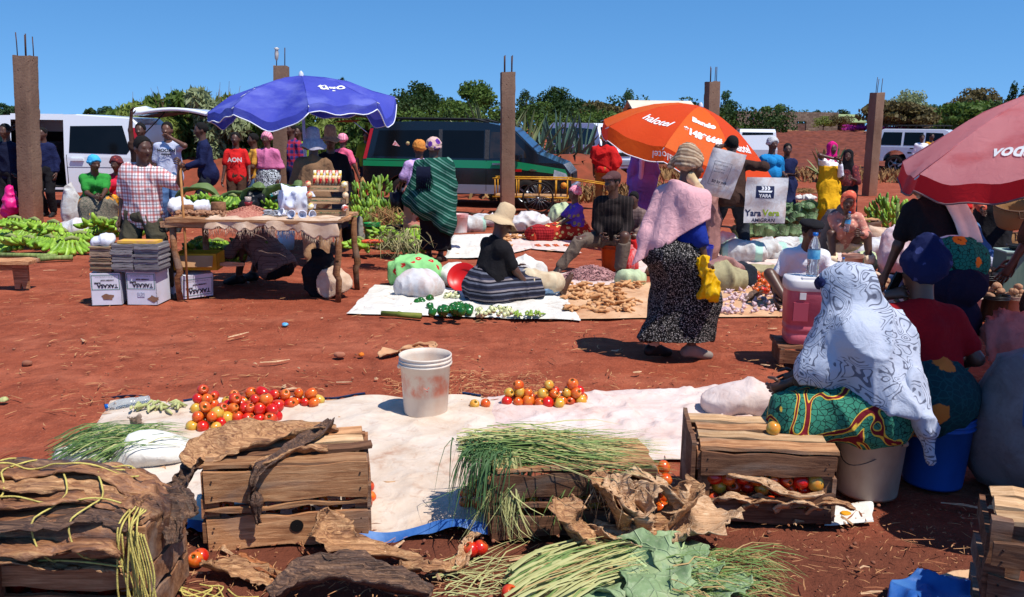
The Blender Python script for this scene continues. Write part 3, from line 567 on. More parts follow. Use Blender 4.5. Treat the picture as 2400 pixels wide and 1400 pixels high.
    def top(s,m,sleeve=.42,hem=.02,o=.016,name='shirt',neck=.01,amp=.011,fem=False,so=.012,arms=(1,-1),open_=0):
        pr=s.torso(o)+(s.bust(o)if fem else[])+([('e',s.pel-s.fw*.03*s.s-s.up*.02,(.178*s.s*s.wd+o,.142*s.s*s.wd+o,.2*s.s),s.M)]if hem>.06 else[])
        for q in arms:
            if sleeve:pr+=s.arm(q,so+.008,0,sleeve)
        return s.wear(name,pr,m,[(s.pel-s.up*hem*s.s,-s.up),(s.neck+s.up*neck,(s.up+s.fw*.35).normalized())],amp=amp)
    def trousers(s,m,b=.94,o=.02,o2=.028,name='trousers',amp=.011):
        pr=[('e',s.pel,(.165*s.s*s.wd+o,.13*s.s*s.wd+o,.13*s.s),s.M),('e',s.pel-s.fw*.04*s.s,(.16*s.s*s.wd+o,.12*s.s*s.wd+o,.13*s.s),s.M)]
        for q in(1,-1):pr+=s.leg(q,o,b,o2)
        return s.wear(name,pr,m,[(s.pel+s.up*.1*s.s,s.up)],amp=amp,sc=11,k=.02)
    def skirt(s,m,hem=.12,flare=.16,o=.03,name='skirt',amp=.016,waist=.12,st=(1,1,.25),sc=10,bottom=None):
        """cloth over hips and both legs down to height hem"""
        S=s.s;pr=[('e',s.pel-s.fw*.03*S,(.175*S*s.wd+o,.14*S*s.wd+o,.16*S),s.M),('c',s.pel,s.pel+s.up*.11*S,.15*S*s.wd+o*.6,.125*S*s.wd+o*.4)]
        for q,(h,k,a)in((1,(s.hpr,s.kr,s.ar)),(-1,(s.hpl,s.kl,s.al))):pr+=[('c',h,k,.1*S*s.wd+o,.085*S+o),('c',k,a,.085*S+o,.07*S+o+flare*.35)]
        mk,ma,mh=(s.kr+s.kl)/2,(s.ar+s.al)/2,s.pel;pr+=[('c',mh,mk,.12*S*s.wd+o,.10*S+o),('c',mk,ma,.1*S+o,.1*S+o+flare*.5)]
        hm=Vector((0,0,hem));seat=s.pel.z<.68*S;cu=[(hm,Vector((0,0,-1)))]+([(s.pel+s.up*waist*S,s.up)]if not seat else[])
        if seat and s.pel.z>.3:cu.append((s.pel+Vector((0,-.2,-.14)),Vector((0,-.5,-.866))))
        return s.wear(name,pr,m,cu+list(bottom or[]),k=.08,amp=amp,st=st,sc=sc)
    def hair(s,o=.008,m=None,name='hair'):
        f=lambda x,y,z:s.head+s.hM@Vector((x,y,z))*s.s
        return s.wear(name,s.headp(o)[:1],m or HAIR,[(f(0,.052,.045),s.hM@Vector((0,.85,-.5)).normalized()),(f(0,0,-.035),s.hM@Vector((0,.35,-1)).normalized())],amp=.002,sc=60,vox=min(s.vox,.012))
    def wrap(s,m,h=.09,o=.012,seed=0,knot=None,name='headwrap',bk=.03,low=-.03):
        f=lambda x,y,z:s.head+s.hM@Vector((x,y,z))*s.s;g=random.Random(seed);pr=[('e',f(0,-.022,.04),(.088*s.s+o,.108*s.s+o,.088*s.s+o),s.hM),('e',f(0,-bk,.05+h*.45),(.085*s.s,.09*s.s,h*.75*s.s),s.hM)]
        for i in range(5):
            tl=g.uniform(-.5,.5);z=.015+h*.22*i;r=.094-.011*max(0,i-1);pts=[f(r*math.cos(a)*1.0,r*1.12*math.sin(a)-.025,z+tl*r*math.cos(a)*.5+.3*r*math.sin(a)*.5)for a in np.linspace(0,2*PI,11)]
            pr+=[('c',a,b_,.02*s.s,.02*s.s,.008)for a,b_ in zip(pts,pts[1:])]
        if knot:pr+=[('e',f(*knot),(.04*s.s,.04*s.s,.035*s.s)),('c',f(*knot),f(knot[0]*1.3,knot[1]*1.25,knot[2]-.05),.025*s.s,.03*s.s)]
        return s.wear(name,pr,m,[(f(0,.06,.02),s.hM@Vector((0,.75,-.66))),(f(0,0,low-.02),s.hM@Vector((0,.3,-1)).normalized())],amp=.004,sc=30,k=.015,vox=min(s.vox,.011))
    def brimhat(s,m,brim=.19,crown=.1,droop=.06,tilt=0,name='hat',band=None):
        mb=MB();r0=.1;prof=[(.001,crown+.105),(.05,crown+.10),(r0*.88,crown+.07),(r0,crown*.3+.03),(r0*1.03,.03),(r0*1.25,.022),((r0+brim)/2,.02-droop*.4),(brim,.02-droop),(brim,.012-droop),(r0*1.1,.012),(r0*.9,.02)]
        n=28;V=[]
        for r,z in prof:
            for q in range(n):a=2*PI*q/n;V.append((r*math.cos(a)*.94,r*math.sin(a)*1.06-.02,z+(.022*math.sin(2*a+.6)+.01*math.sin(5*a))*max(0,(r-r0)/(brim-r0+1e-6))))
        mb.add(V,[(i*n+q,i*n+(q+1)%n,(i+1)*n+(q+1)%n,(i+1)*n+q)[::-1]for i in range(len(prof)-1)for q in range(n)],0,True);o=put(name,mb,m,parent=s.t,loc=s.head+s.hM@Vector((0,0,.012)),rot=(s.hM@rotm(R(tilt))).to_euler(),sc=s.s);return o
    def shoes(s,m,q=(1,-1)):return[s.wear('shoe',s.feet(.009,(k,)),m,amp=0,k=.015)for k in q]
    def at(s,v):return s.t.matrix_basis@Vector(v)

def quick(label,px,py,face,H,top=None,bot=None,hw=None,shoe='black',body=None,cols=None,**k):
    k.setdefault('vox',.018);p=Person(label,px,py,face,H,**k);p.body(**(body or{}))
    if top:p.top(FB[top[0]],sleeve=top[1],hem=top[2]if len(top)>2 else .05,fem=len(top)>3)
    if bot and bot[0]=='t':p.trousers(FB[bot[1]],b=bot[2]if len(bot)>2 else .94)
    if bot and bot[0]=='s':p.skirt(FB[bot[1]],hem=bot[2]if len(bot)>2 else .12,flare=bot[3]if len(bot)>3 else .12)
    if hw=='hair' or hw is None:p.hair()
    elif hw[0]=='wrap':p.wrap(FB[hw[1]],h=hw[2]if len(hw)>2 else .07,seed=len(label))
    elif hw[0]=='hat':p.hair();p.brimhat(FB[hw[1]],**(hw[2]if len(hw)>2 else{}))
    if shoe:p.shoes(SHOE[shoe])
    return p
# ------------------------------------------------------------------ printed fabrics
def fin(b,c,st=.45):
    b.col(c);b.bump(b.math('ADD',b.noise(13,5,dist=1.2),b.math('MULTIPLY',b.noise(400,2),.15)),st,.02);return b.m
def f_specks(name,base,fg,sc,lo,hi,dist=0):
    b=B(name,.9,.15);v=b.map(1);return fin(b,b.mix(b.ramp(b.noise(sc,2,dist=2.2),[(lo,0),(hi,1)]),L(base),L(fg)))
def f_dots(name,base,fg,sc):
    b=B(name,.9,.15);d=b.vor(sc,None,'DISTANCE_TO_EDGE',rand=.75);f=b.math('MULTIPLY',b.ramp(d,[(.10,0),(.16,1)]),b.ramp(b.noise(sc*1.3,1,dist=1),[(.50,0),(.56,1)]));return fin(b,b.mix(f,L(base),L(fg)))
def f_stripes(name,cols,sc,axis='X',rot=(0,0,0),dist=.3):
    b=B(name,.92,.12);f=b.wave(sc,b.map(1,rot),dist,'SAW',axis);n=len(cols);return fin(b,b.mix(b.math('MULTIPLY',b.noise(9,4),.35),b.ramp(f,[(i/n,L(c))for i,c in enumerate(cols)],True),L(cols[0])))
def f_plaid(name,base,c1,c2,sc,wd=.3):
    b=B(name,.9,.12);x,y,z=b.sep(b.map(1,(0,0,R(4))));c=L(base)
    def band(s,ph,w_):return b.ramp(b.math('FRACT',b.math('MULTIPLY_ADD',s,sc,ph)),[(0,1),(w_,0)],True)
    for s,ph in((b.math('ADD',x,b.math('MULTIPLY',y,.6)),.1),(z,.35)):
        c=b.mix(b.math('MULTIPLY',band(s,ph,wd),.62),c,L(c1));c=b.mix(b.math('MULTIPLY',band(s,ph+.42,wd*.4),.6),c,L(c2))
    return fin(b,c)
def f_wax(name,base,cells,mid,line,sc=6,seed=0,rw=.10):
    """wax print: large outlined curls over a cell pattern"""
    b=B(name,.85,.2);v=b.map(1,(0,0,0),(seed,seed*.7,seed*1.3));d=b.vor(sc*7,v,'DISTANCE_TO_EDGE');c=b.mix(b.ramp(d,[(.03,1),(.07,0)]),L(base),L(cells))
    f=b.math('FRACT',b.math('MULTIPLY',b.noise(sc*.8,1,v,dist=.8),5));c=b.mix(b.ramp(f,[(0,0),(.5-rw*1.7,0),(.5-rw*1.6,1),(.5+rw*1.6,1),(.5+rw*1.7,0)]),c,L(line));c=b.mix(b.ramp(f,[(0,0),(.5-rw,0),(.5-rw*.9,1),(.5+rw*.9,1),(.5+rw,0)]),c,L(mid));return fin(b,c)
def f_flower(name,base,petal,core,sc=4,thr=.2,seed=0,cells=None,rnd=.9):
    b=B(name,.88,.15);v=b.map(1,(0,0,0),(seed,seed*1.7,seed*.6));c=L(base)
    if cells:c=b.mix(b.ramp(b.vor(sc*6,v,'DISTANCE_TO_EDGE'),[(.03,1),(.08,0)]),c,L(cells))
    d=b.math('ADD',b.vor(sc,v,rand=rnd),b.math('MULTIPLY',b.noise(sc*7,1,v),.16));c=b.mix(b.ramp(d,[(thr+.08,1),(thr+.1,0)]),c,L(petal));return fin(b,b.mix(b.ramp(d,[(thr*.55,1),(thr*.62,0)]),c,L(core)))
FB=dict(
 speckle=f_dots('black_white_print_skirt',(14,12,14),(160,152,146),66),
 plaid=f_plaid('red_white_plaid',(226,216,216),(178,66,58),(40,44,66),14),plaid_brown=f_plaid('brown_check',(122,100,94),(66,50,48),(120,100,94),22,.12),stripe_dark=f_stripes('dark_pinstripe',[(34,28,28),(34,28,28),(34,28,28),(58,48,46)],7),
 green_shawl=f_stripes('green_striped_shawl',[(20,74,60),(16,60,50),(110,150,136),(22,80,64),(84,128,114),(18,66,54)],3.6,'X',(0,R(58),0),.4),
 stripe_skirt=f_stripes('grey_striped_skirt',[(40,40,52),(110,112,126),(30,30,40),(140,130,132),(52,54,74),(34,34,44)],3.2,'Z',(0,0,0),.8),
 sunflower=f_flower('sunflower_skirt',(120,110,96),(206,140,52),(84,60,40),4.2,.3,1,(70,74,66)),yellow_floral=f_flower('yellow_print_skirt',(196,130,36),(226,190,90),(140,60,30),9,.3,2),pink_floral=f_flower('pink_print_skirt',(196,130,116),(150,60,40),(70,40,36),7,.26,3),
 wax_green=f_wax('green_maroon_wax_print',(52,122,98),(18,40,36),(116,22,34),(222,178,62),5,4),wax_teal=f_flower('teal_orange_wax_print',(26,112,98),(216,116,34),(150,60,24),6,.28,5,(14,40,36)),teal_flower=f_flower('dark_teal_flower_print',(16,54,58),(196,112,48),(120,50,30),4.2,.26,6,(24,70,72),1),
 purple_print=f_flower('purple_print_blouse',(96,66,170),(150,130,90),(60,40,110),9,.26,7),red_wax=f_flower('red_yellow_wax_skirt',(170,50,36),(222,196,120),(50,84,50),13,.32,8),red_scarf=f_flower('red_orange_scarf',(206,92,70),(236,150,110),(160,50,44),16,.3,9),pink_blouse=f_flower('faded_pink_blouse',(196,128,112),(226,176,150),(140,70,66),18,.3,10),
 wrap_purple=f_flower('purple_cream_headscarf',(206,170,160),(96,50,140),(70,30,110),8,.33,11),wrap_orange=f_flower('orange_headscarf',(206,132,62),(160,84,34),(120,60,30),26,.25,12),wrap_maroon=f_flower('maroon_headscarf',(96,44,50),(160,70,60),(50,26,30),20,.3,13),wrap_pink=f_stripes('pink_headscarf',[(226,140,160),(206,110,136),(236,176,186)],9,'X',(.4,.3,0),3),navy_wrap=f_flower('navy_headscarf',(22,28,66),(58,64,110),(150,60,40),11,.2,14),
 tan_wrap=f_stripes('tan_headwrap',[(170,142,116),(140,112,88),(196,172,146),(120,92,74)],6,'Z',(.5,.3,0),2),white_wrap=f_specks('white_speckled_headscarf',(206,206,206),(120,120,126),60,.5,.6),
 jersey=cloth('red_jersey',(196,34,34)),green=cloth('green_shirt',(46,130,52)),red=cloth('crimson_shirt',(196,36,62)),darkred=cloth('dark_red_top',(150,18,28),(128,12,22)),blue=cloth('royal_blue_blouse',(26,44,126)),black=cloth('black_fabric',(22,21,24),(32,30,33)),navy=cloth('navy_jacket',(26,32,66)),navy2=cloth('dark_navy_cloth',(18,22,44)),yellow=cloth('mustard_shirt',(196,144,58)),ydress=cloth('yellow_dress',(206,154,24)),
 tan=cloth('tan_shirt',(120,90,66)),khaki=cloth('khaki_trousers',(150,116,86)),olive=cloth('olive_trousers',(66,62,50)),brown=cloth('brown_trousers',(66,46,36)),tantr=cloth('mustard_brown_trousers',(150,98,48)),jeans=cloth('blue_jeans',(52,78,120),(90,118,156)),ltjeans=cloth('light_jeans',(110,146,186),(150,178,206)),dkjeans=cloth('dark_jeans',(36,40,48)),greytr=cloth('grey_brown_trousers',(98,84,74)),cream=cloth('cream_trousers',(214,190,160)),greysk=cloth('grey_skirt',(66,62,64)),
 pinkshawl=cloth('pale_pink_shawl',(214,154,158),(226,176,178)),mauve=cloth('pink_mauve_shawl',(196,108,146)),redshawl=cloth('bright_red_shawl',(186,30,28)),purple=cloth('purple_robe',(122,92,176)),lilac=cloth('lilac_shirt',(190,158,206)),white=cloth('white_cotton',(220,218,222)),palegrey=cloth('pale_grey_shirt',(176,180,200)),pinkt=cloth('pink_shirt',(226,98,128)),bluet=cloth('bright_blue_shirt',(30,120,176)),bluewrap=cloth('sky_blue_wrap',(66,166,214)),magenta=cloth('magenta_scarf',(206,26,116)),hat_grey=mat('woven_grey_hat',(176,170,182),(146,140,152),sc=40,bump=.5,bsc=120),hat_straw=mat('straw_hat',(196,160,116),(160,126,88),sc=30,bump=.5,bsc=120),hat_tan=cloth('tan_sun_hat',(190,164,130)),olivetop=cloth('olive_drab_top',(74,62,52)),checkmix=f_plaid('blue_red_check',(52,56,120),(176,40,40),(30,30,60),9,.4),teal=cloth('teal_wrap',(24,110,110)),zebra=f_specks('black_white_wrap',(30,32,40),(200,206,210),26,.48,.54),ygreen=cloth('lime_shirt',(120,140,40)),darkbrown=cloth('dark_brown_jacket',(58,40,34)))
def white_flower_cloth():
    b=B('white_cloth_grey_flowers',.85,.2);v=b.map(1,(R(20),0,R(10)),(.3,.1,.2));d=b.noise(5.5,1,v,dist=1.6);ring=b.ramp(b.math('FRACT',b.math('MULTIPLY',d,11)),[(0,1),(.24,1),(.32,0)]);inside=b.ramp(b.math('ADD',b.vor(5,v),b.math('MULTIPLY',b.noise(9,2,v),.25)),[(.70,1),(.76,0)])
    sh=b.math('MULTIPLY',b.ramp(b.vor(5.2,b.map(1,(R(20),0,R(10)),(.34,.1,.16))),[(.14,1),(.22,0)]),b.ramp(b.noise(9,2,v),[(.45,0),(.55,1)]));c=b.mix(b.math('MULTIPLY',sh,.6),L(180,186,202),L(78,82,102));c=b.mix(b.math('MULTIPLY',b.math('MULTIPLY',ring,inside),.8),c,L(62,64,84));return fin(b,c,.5)
FB['flowercloth']=white_flower_cloth()
# ------------------------------------------------------------------ walking woman in the pink shawl
p=Person('stooped woman walking in a pale pink shawl and black speckled skirt, yellow bag in hand',1572,834,-66,1.57,pel=(0,-.02,.83),lean=9,head=(6,-10,0),hr=(.28,.12,.62),hl=(-.2,.16,.72),fr=(.08,.13,.07),fl=(-.07,-.12,.07),wide=1.06,vox=.011,seed=1,skin=0)
p.body(curl=(.75,.4));p.skirt(FB['speckle'],hem=.14,flare=.05,o=.075,amp=.022,sc=6)
p.top(FB['blue'],sleeve=.62,hem=.05,o=.02,name='blouse',so=.02)
S=p.shr+Vector((0,0,-.02));pr=p.torso(.045)[:6]+p.arm(1,.05,0,.40)+p.arm(-1,.05,0,.5)+[('c',p.neck-p.fw*.05,p.pel-p.fw*.10+Vector((.05,0,.06)),.10,.14),('c',p.shl-p.fw*.08,p.pel+Vector((-.10,-.2,.1)),.09,.08),('c',p.pel+Vector((-.05,-.2,.12)),p.pel+Vector((-.02,-.33,-.12)),.06,.035),('c',p.shr-p.fw*.04,p.pel+Vector((.17,.02,.10)),.08,.10)]
p.wear('shawl',pr,FB['pinkshawl'],[(p.neck+p.up*.015,(p.up+p.fw*.2).normalized()),(p.pel+Vector((0,0,.10)),Vector((.35,.42,-.8)).normalized())],k=.06,amp=.013,sc=6,st=(1,1,.3),vox=.010)
p.wrap(FB['tan_wrap'],h=.11,seed=3,knot=(-.06,-.11,.03),bk=.04)
p.wear('scarf_end',[('c',p.head+Vector((.05,-.03,-.08)),p.head+Vector((.10,.05,-.22)),.03,.045)],mat('cream_cloth',(214,190,150),(190,160,120)),amp=.01,sc=20)
p.shoes(SHOE['grey'],(1,));p.shoes(SHOE['black'],(-1,));p.wear('sock',[('c',p.al+Vector((0,0,.02)),p.al+Vector((0,0,.16)),.045,.052)],mat('worn_sock',(190,160,140),(160,128,108)),amp=.003,sc=25)
h=p.at(p.hr);mb=MB();YB=mat('yellow_plastic',(222,176,8),(206,150,4),r=.35,sc=5,bump=.5,bsc=12);bagM=Vector((.02,-.02,0))
V,Q=sdf([('c',(-.05,0,.06),(0,0,-.03),.035,.03),('c',(-.09,0,.05),(-.03,0,.09),.028,.03),('c',(0,0,-.02),(.05,0,-.17),.034,.06),('c',(0,0,-.04),(.0,.01,-.2),.03,.03)],.007,.02);V=folds(V,Q,.022,22,3,(1,1,.35))
put('plastic_bag',mesh_np('plastic_bag',V,Q,[YB]),loc=h+Vector((.0,-.03,-.04)),label='crumpled yellow plastic bag held by the woman in the pink shawl',cat='bag')
# ------------------------------------------------------------------ woman under the white flowered cloth, sitting on a bucket
pt=Person('woman under a white cloth with grey flowers, sitting on a white bucket',2030,1150,58,1.37,pel=(0,0,.46),lean=17,head=(24,4,0),hr=(.12,.42,.5),hl=(-.16,.40,.52),fr=(.22,.44,.07),fl=(-.24,.42,.07),kr=(.5,1,.8),kl=(-.6,1,.8),wide=1.08,vox=.012,seed=2,skin=0)
pt.body(curl=(.6,.6));pt.skirt(FB['wax_green'],hem=.1,flare=.1,o=.06,amp=.018,sc=6,st=(1,1,.6));pt.top(FB['olivetop'],sleeve=.8,hem=.04,name='blouse')
pr=pt.headp(.025)[:2]+pt.torso(.05)[:6]+pt.arm(1,.035,0,.6)+pt.arm(-1,.045,0,.62)+[('c',pt.head-pt.fw*.03,pt.el+Vector((-.0,.0,.03)),.075,.085),('c',pt.head-pt.fw*.03,pt.er+Vector((0,.02,.03)),.075,.085),('c',pt.shl-pt.fw*.04,pt.pel+Vector((-.14,-.06,.02)),.10,.11),('c',pt.chest-pt.fw*.08,pt.pel+Vector((-.08,-.15,.02)),.15,.12)]+[('c',pt.head-pt.fw*.04,pt.chest-pt.fw*.06,.10,.15),('c',pt.head+Vector((0,-.02,-.05)),pt.shr,.08,.09),('c',pt.head+Vector((0,-.02,-.05)),pt.shl,.08,.09),('c',pt.chest-pt.fw*.05,pt.pel+Vector((.14,-.06,.1)),.15,.12),('c',pt.shr-pt.up*.1,pt.pel+Vector((.2,-.02,.1)),.1,.1)]
f=lambda x,y,z:pt.head+pt.hM@Vector((x,y,z))
pt.wear('head_cloth',pr,FB['flowercloth'],[(pt.pel+Vector((0,0,.05)),Vector((0,.2,-.98)).normalized())],k=.06,amp=.014,sc=6.5,st=(1,1,.35),vox=.009,sub=[('e',f(0,.135,-.03),(.085,.10,.13),pt.hM)])
pt.wear('cloth_tail',[('c',pt.pel+Vector((-.10,-.16,.16)),pt.pel+Vector((-.13,-.25,-.06)),.06,.045),('c',pt.pel+Vector((-.06,-.18,.14)),pt.pel+Vector((-.09,-.28,-.2)),.05,.022)],FB['flowercloth'],amp=.016,sc=12,st=(1,1,.3))
pt.wear('headband',[('c',f(-.07,.07,.06),f(.07,.07,.06),.028,.028),('e',f(0,.095,.055),(.05,.03,.03),pt.hM)],FB['navy_wrap'],amp=.004,sc=30)
# ------------------------------------------------------------------ woman in the dark red top, seen from behind
pq=Person('woman in a dark red top seen from behind, sitting on a blue bucket',2145,1130,8,1.48,pel=(0,0,.46),lean=13,head=(4,18,4),hr=(.24,.2,.54),hl=(-.13,.18,.94),fr=(.2,.5,.07),fl=(-.2,.5,.07),kr=(.4,1,.8),kl=(-.4,1,.8),el=(-1,.2,-.4),wide=1.2,vox=.013,seed=3,skin=0)
pq.body(curl=(.4,1.0));pq.top(FB['darkred'],sleeve=.35,hem=.02,o=.02,amp=.005);pq.skirt(FB['teal_flower'],hem=.1,flare=.05,o=.05,waist=.14,amp=.008)
pq.wrap(FB['navy_wrap'],h=.14,o=.03,seed=7,knot=(.05,-.1,.1),low=-.05)
h=pq.at(pq.hl);put('mobile_phone',MB().box((0,0,0),(.055,.012,.12)),mat('phone_black',(16,16,18),r=.25),loc=h+Vector((.03,.02,.06)),rot=(.3,.2,.4),label='dark phone held to the ear of the woman in the red top',cat='phone')
# ------------------------------------------------------------------ woman in the black T-shirt, white towel on her shoulder
pb=Person('standing woman in a black T-shirt with a white towel over her shoulder, back to us',2192,888,4,1.62,lean=38,head=(50,0,0),hr=(.34,.36,.52),hl=(-.32,.34,.56),wide=1.15,vox=.013,seed=4,skin=0)
pb.body(curl=(.3,.3));pb.top(FB['black'],sleeve=.36,hem=-.03,o=.018,so=.018);pb.skirt(FB['wax_teal'],hem=.1,flare=.12,o=.035,waist=.1,amp=.01)
pb.wear('waistband',[('e',pb.pel+pb.up*.1,(.215,.18,.05),pb.M)],FB['white'],amp=.004)
pb.wear('dark_wrapper',[('e',pb.pel-Vector((0,.05,.14)),(.25,.2,.16)),('c',pb.pel-Vector((.1,0,.2)),pb.pel-Vector((-.1,0,.45)),.17,.17)],FB['navy2'],amp=.015,sc=6)
TWP=[(.12,-.16),(.10,.0),(.03,.085),(-.05,.09),(-.115,.02),(-.15,-.1),(-.17,-.25),(-.18,-.42)];c=pb.neck.lerp(pb.shr,.45)
def tw(u,v):
    f=v*7;i=min(int(f),6);k=f-i;a,b=TWP[i],TWP[i+1];return c+pb.rx*((u-.5)*.15+.012*math.sin(v*9))+pb.fw*(a[0]+(b[0]-a[0])*k-.01*math.sin(u*9))+pb.up*(a[1]+(b[1]-a[1])*k)
mb=MB().grid(tw,8,28);to=put('towel',mb,mat('white_towel',(232,226,214),(206,198,186),bump=.6,bsc=150),parent=pb.t);to.modifiers.new('s','SOLIDIFY').thickness=.012
# ------------------------------------------------------------------ person at the right edge in olive drab
pe=Person('person in olive drab leaning in at the right edge of the picture',2478,860,60,1.7,lean=32,head=(20,0,0),hr=(.2,.4,.65),hl=(-.25,.45,.62),wide=1.3,vox=.016,seed=5);pe.body();pe.top(FB['olivetop'],sleeve=.55,hem=.05,so=.025);pe.skirt(FB['darkbrown'],hem=.1)
f=lambda x,y,z:pe.head+pe.hM@Vector((x,y,z));pe.wear('head_scarf',pe.headp(.02)[:2]+[('c',f(0,-.03,-.05),pe.chest-pe.fw*.05,.1,.14),('c',f(0,0,-.06),pe.shl,.08,.08)],cloth('rust_orange_scarf',(170,92,62)),[(f(0,.055,0),pe.hM@Vector((0,1,-.1)))],k=.05,amp=.012)
# ------------------------------------------------------------------ left half
q=quick('person in dark clothes beside the open door of the white van, pink bag in hand',36,526,170,1.68,('navy2',.95,.1),('t','black'),hl=(.26,.06,.78),hr=(-.2,.1,.8),seed=20)
h=q.at(q.hr);V,Q=sdf([('c',(0,0,-.05),(0,0,-.3),.05,.13),('c',(.03,0,-.3),(-.06,0,-.42),.12,.1),('c',(0,0,0),(0,0,-.1),.02,.05)],.02,.05);put('plastic_bag',mesh_np('plastic_bag',folds(V,Q,.02,9,2),Q,[mat('pink_plastic',(226,40,130),(206,26,112),r=.4)]),loc=W(22,440,h.y-.15),label='bright pink plastic bag hanging by the white van',cat='bag')
q=Person('man in a red and white plaid shirt leaning on a stick',350,690,168,1.62,pel=(0,0,.83),lean=2,side=-5,head=(6,62,0),hl=(-.54,.14,1.32),hr=(.25,.06,.70),er=(1,-.4,0),el=(-.3,-.5,-.8),fr=(.10,.0,.07),fl=(-.34,-.06,.07),wide=1.05,vox=.012,seed=21)
q.body(curl=(.5,.8));q.trousers(FB['olive'],o=.028,o2=.045);sh=q.top(FB['plaid'],sleeve=.42,hem=.14,o=.026,so=.028,amp=.010);q.hair();q.shoes(SHOE['black'])
h=q.at(q.hl);put('walking_stick',MB().tube([(0,0,.02),(.005,0,-h.z*.5),(-.005,0,-h.z+.005)],[.012,.013,.011],8),mat('stick_wood',(176,122,70),(150,98,54),sc=9),loc=h+Vector((.015,-.03,0)),label='long wooden stick under the hand of the plaid shirt man',cat='stick')
q=quick('woman in a green shirt and blue headwrap sitting by the white van',232,545,208,1.6,('green',.38,0,1),('s','sunflower',.16,.16),('wrap','bluewrap',.07),'sandal',pel=(0,0,.5),lean=24,head=(8,20,0),hr=(.04,.52,.62),hl=(-.06,.56,.62),fr=(.1,.42,.07),fl=(-.16,.38,.07),wide=1.12,vox=.014,seed=22,body=dict(curl=(.7,.7)))
q=quick('woman in a crimson shirt sitting half hidden behind the plaid shirt man',290,538,196,1.55,('red',.42,0,1),('s','yellow_floral',.14,.16),('wrap','wrap_maroon',.05),'sandal',pel=(0,0,.48),lean=20,head=(6,-20,0),hr=(.1,.5,.6),hl=(-.1,.52,.6),fr=(.14,.4,.07),fl=(-.14,.4,.07),wide=1.15,seed=23)
q=quick('man in a pale printed T-shirt and jeans by the white tailgate',408,540,186,1.74,('palegrey',.4,.12),('t','jeans'),'hair',hl=(-.1,.16,1.52),hr=(.28,.05,.8),el=(-1,.2,-.6),seed=24,skin=1)
tshirt_man=q
quick('person holding up the white tailgate with one arm',346,528,182,1.72,('darkbrown',.4,.1),('t','dkjeans'),'hair',hr=(.1,.1,2.05),er=(1,0,.2),seed=25)
quick('man in a dark navy jacket standing sideways behind the bananas',492,530,118,1.74,('navy',.96,.22),('t','dkjeans'),'hair',hr=(.2,.3,1.0),hl=(-.1,.34,1.05),lean=4,seed=26)
jersey_boy=quick('boy in a red football jersey',562,522,186,1.58,('jersey',.36,.12),('t','brown'),'hair',seed=27,hr=(.24,.12,.76),hl=(-.24,.14,.8))
quick('boy in a mustard shirt and jeans turned to the left',604,518,120,1.56,('yellow',.38,.16),('t','jeans'),'hair',hr=(.1,.25,.95),hl=(-.1,.3,1.0),seed=28)
q=quick('woman in a pink shawl half hidden behind the second pillar',634,520,170,1.58,('mauve',.5,0),('s','zebra',.5),('wrap','wrap_pink',.04),'sandal',seed=29);q.wear('shawl',q.torso(.04)[:6]+q.arm(1,.04,0,.55)+q.arm(-1,.04,0,.55),FB['mauve'],[(q.neck,q.up),(q.pel+q.up*.14,-q.up)],amp=.014,k=.05);q.skirt(FB['teal'],hem=.1,name='underskirt',waist=-.3,o=.02)
quick('person in a blue and red checked shirt right of the second pillar',690,512,150,1.76,('checkmix',.42,.12),('t','navy'),'hair',seed=30,hr=(.2,.2,.9));quick('person whose head shows behind the checked shirt',706,500,170,1.7,('ygreen',.4),('t','dkjeans'),'hair',seed=31)
q=quick('seller in a tan shirt and drooping grey hat, back to us',742,622,4,1.62,('tan',.5,.16),('t','khaki'),('hat','hat_grey',dict(brim=.185,droop=.10,crown=.09)),'brown',hr=(.2,.3,.95),hl=(-.22,.26,.95),wide=1.12,vox=.015,seed=32,lean=6)
quick('person in black with a straw hat beside the hatted seller',782,580,190,1.62,('black',.6,.1),('s','greysk',.3),('hat','hat_straw',dict(brim=.16,crown=.12,droop=.03)),'sandal',seed=33,wide=1.2)
q=quick('woman in a pink shirt and pink headwrap walking away',808,505,-20,1.55,('pinkt',.36,-.02,1),('s','black',.1,.06),('wrap','wrap_pink',.07),'sandal',hr=(.3,.1,.72),seed=34);bh=q.at(q.hr)
mb=MB();mb.lathe([(.001,.005),(.11,.0),(.17,.09),(.165,.095),(.1,.02),(.001,.012)],20);put('straw_basket',mb,mat('basket_straw',(196,148,96),(150,104,62),sc=20,bump=.8,bsc=60),loc=bh+Vector((.05,0,-.2)),rot=(0,R(70),.3),label='small shallow basket in the hand of the pink shirted woman',cat='basket')
q=quick('man in a brown checked shirt crouching under the stall table',640,668,62,1.70,('plaid_brown',.92,.08),('t','black',.94),'hair',pel=(0,-.06,.22),lean=38,head=(20,-10,0),hr=(.0,.62,.36),hl=(-.2,.62,.3),fr=(.12,.42,.07),fl=(-.12,.4,.07),kr=(.2,1,1.5),kl=(-.2,1,1.5),wide=1.1,vox=.015,seed=35)
q=quick('woman in an orange headwrap and lilac shirt beside the green shawl',985,582,18,1.52,('lilac',.38,.06),('s','pink_floral',.22,.14),('wrap','wrap_orange',.06),'sandal',hl=(-.25,.22,.88),hr=(.2,.2,.9),wide=1.1,seed=36)
h=q.at(q.hl);mb=MB();mb.lathe([(.001,0),(.10,0),(.125,.28),(.12,.28),(.096,.012),(.001,.012)],20);put('bucket',mb,mat('dark_bucket',(28,28,36),r=.4),loc=h+Vector((-.03,0,-.36)),label='dark bucket hanging from the hand of the lilac shirted woman',cat='bucket')
q=quick('woman wrapped in a green striped shawl seen from behind',1018,612,-12,1.57,('black',.5),('s','black',.16,.08),('wrap','wrap_purple',.06),'sandal',hr=(.12,.2,.95),hl=(-.1,.24,.95),wide=1.15,seed=37,vox=.014)
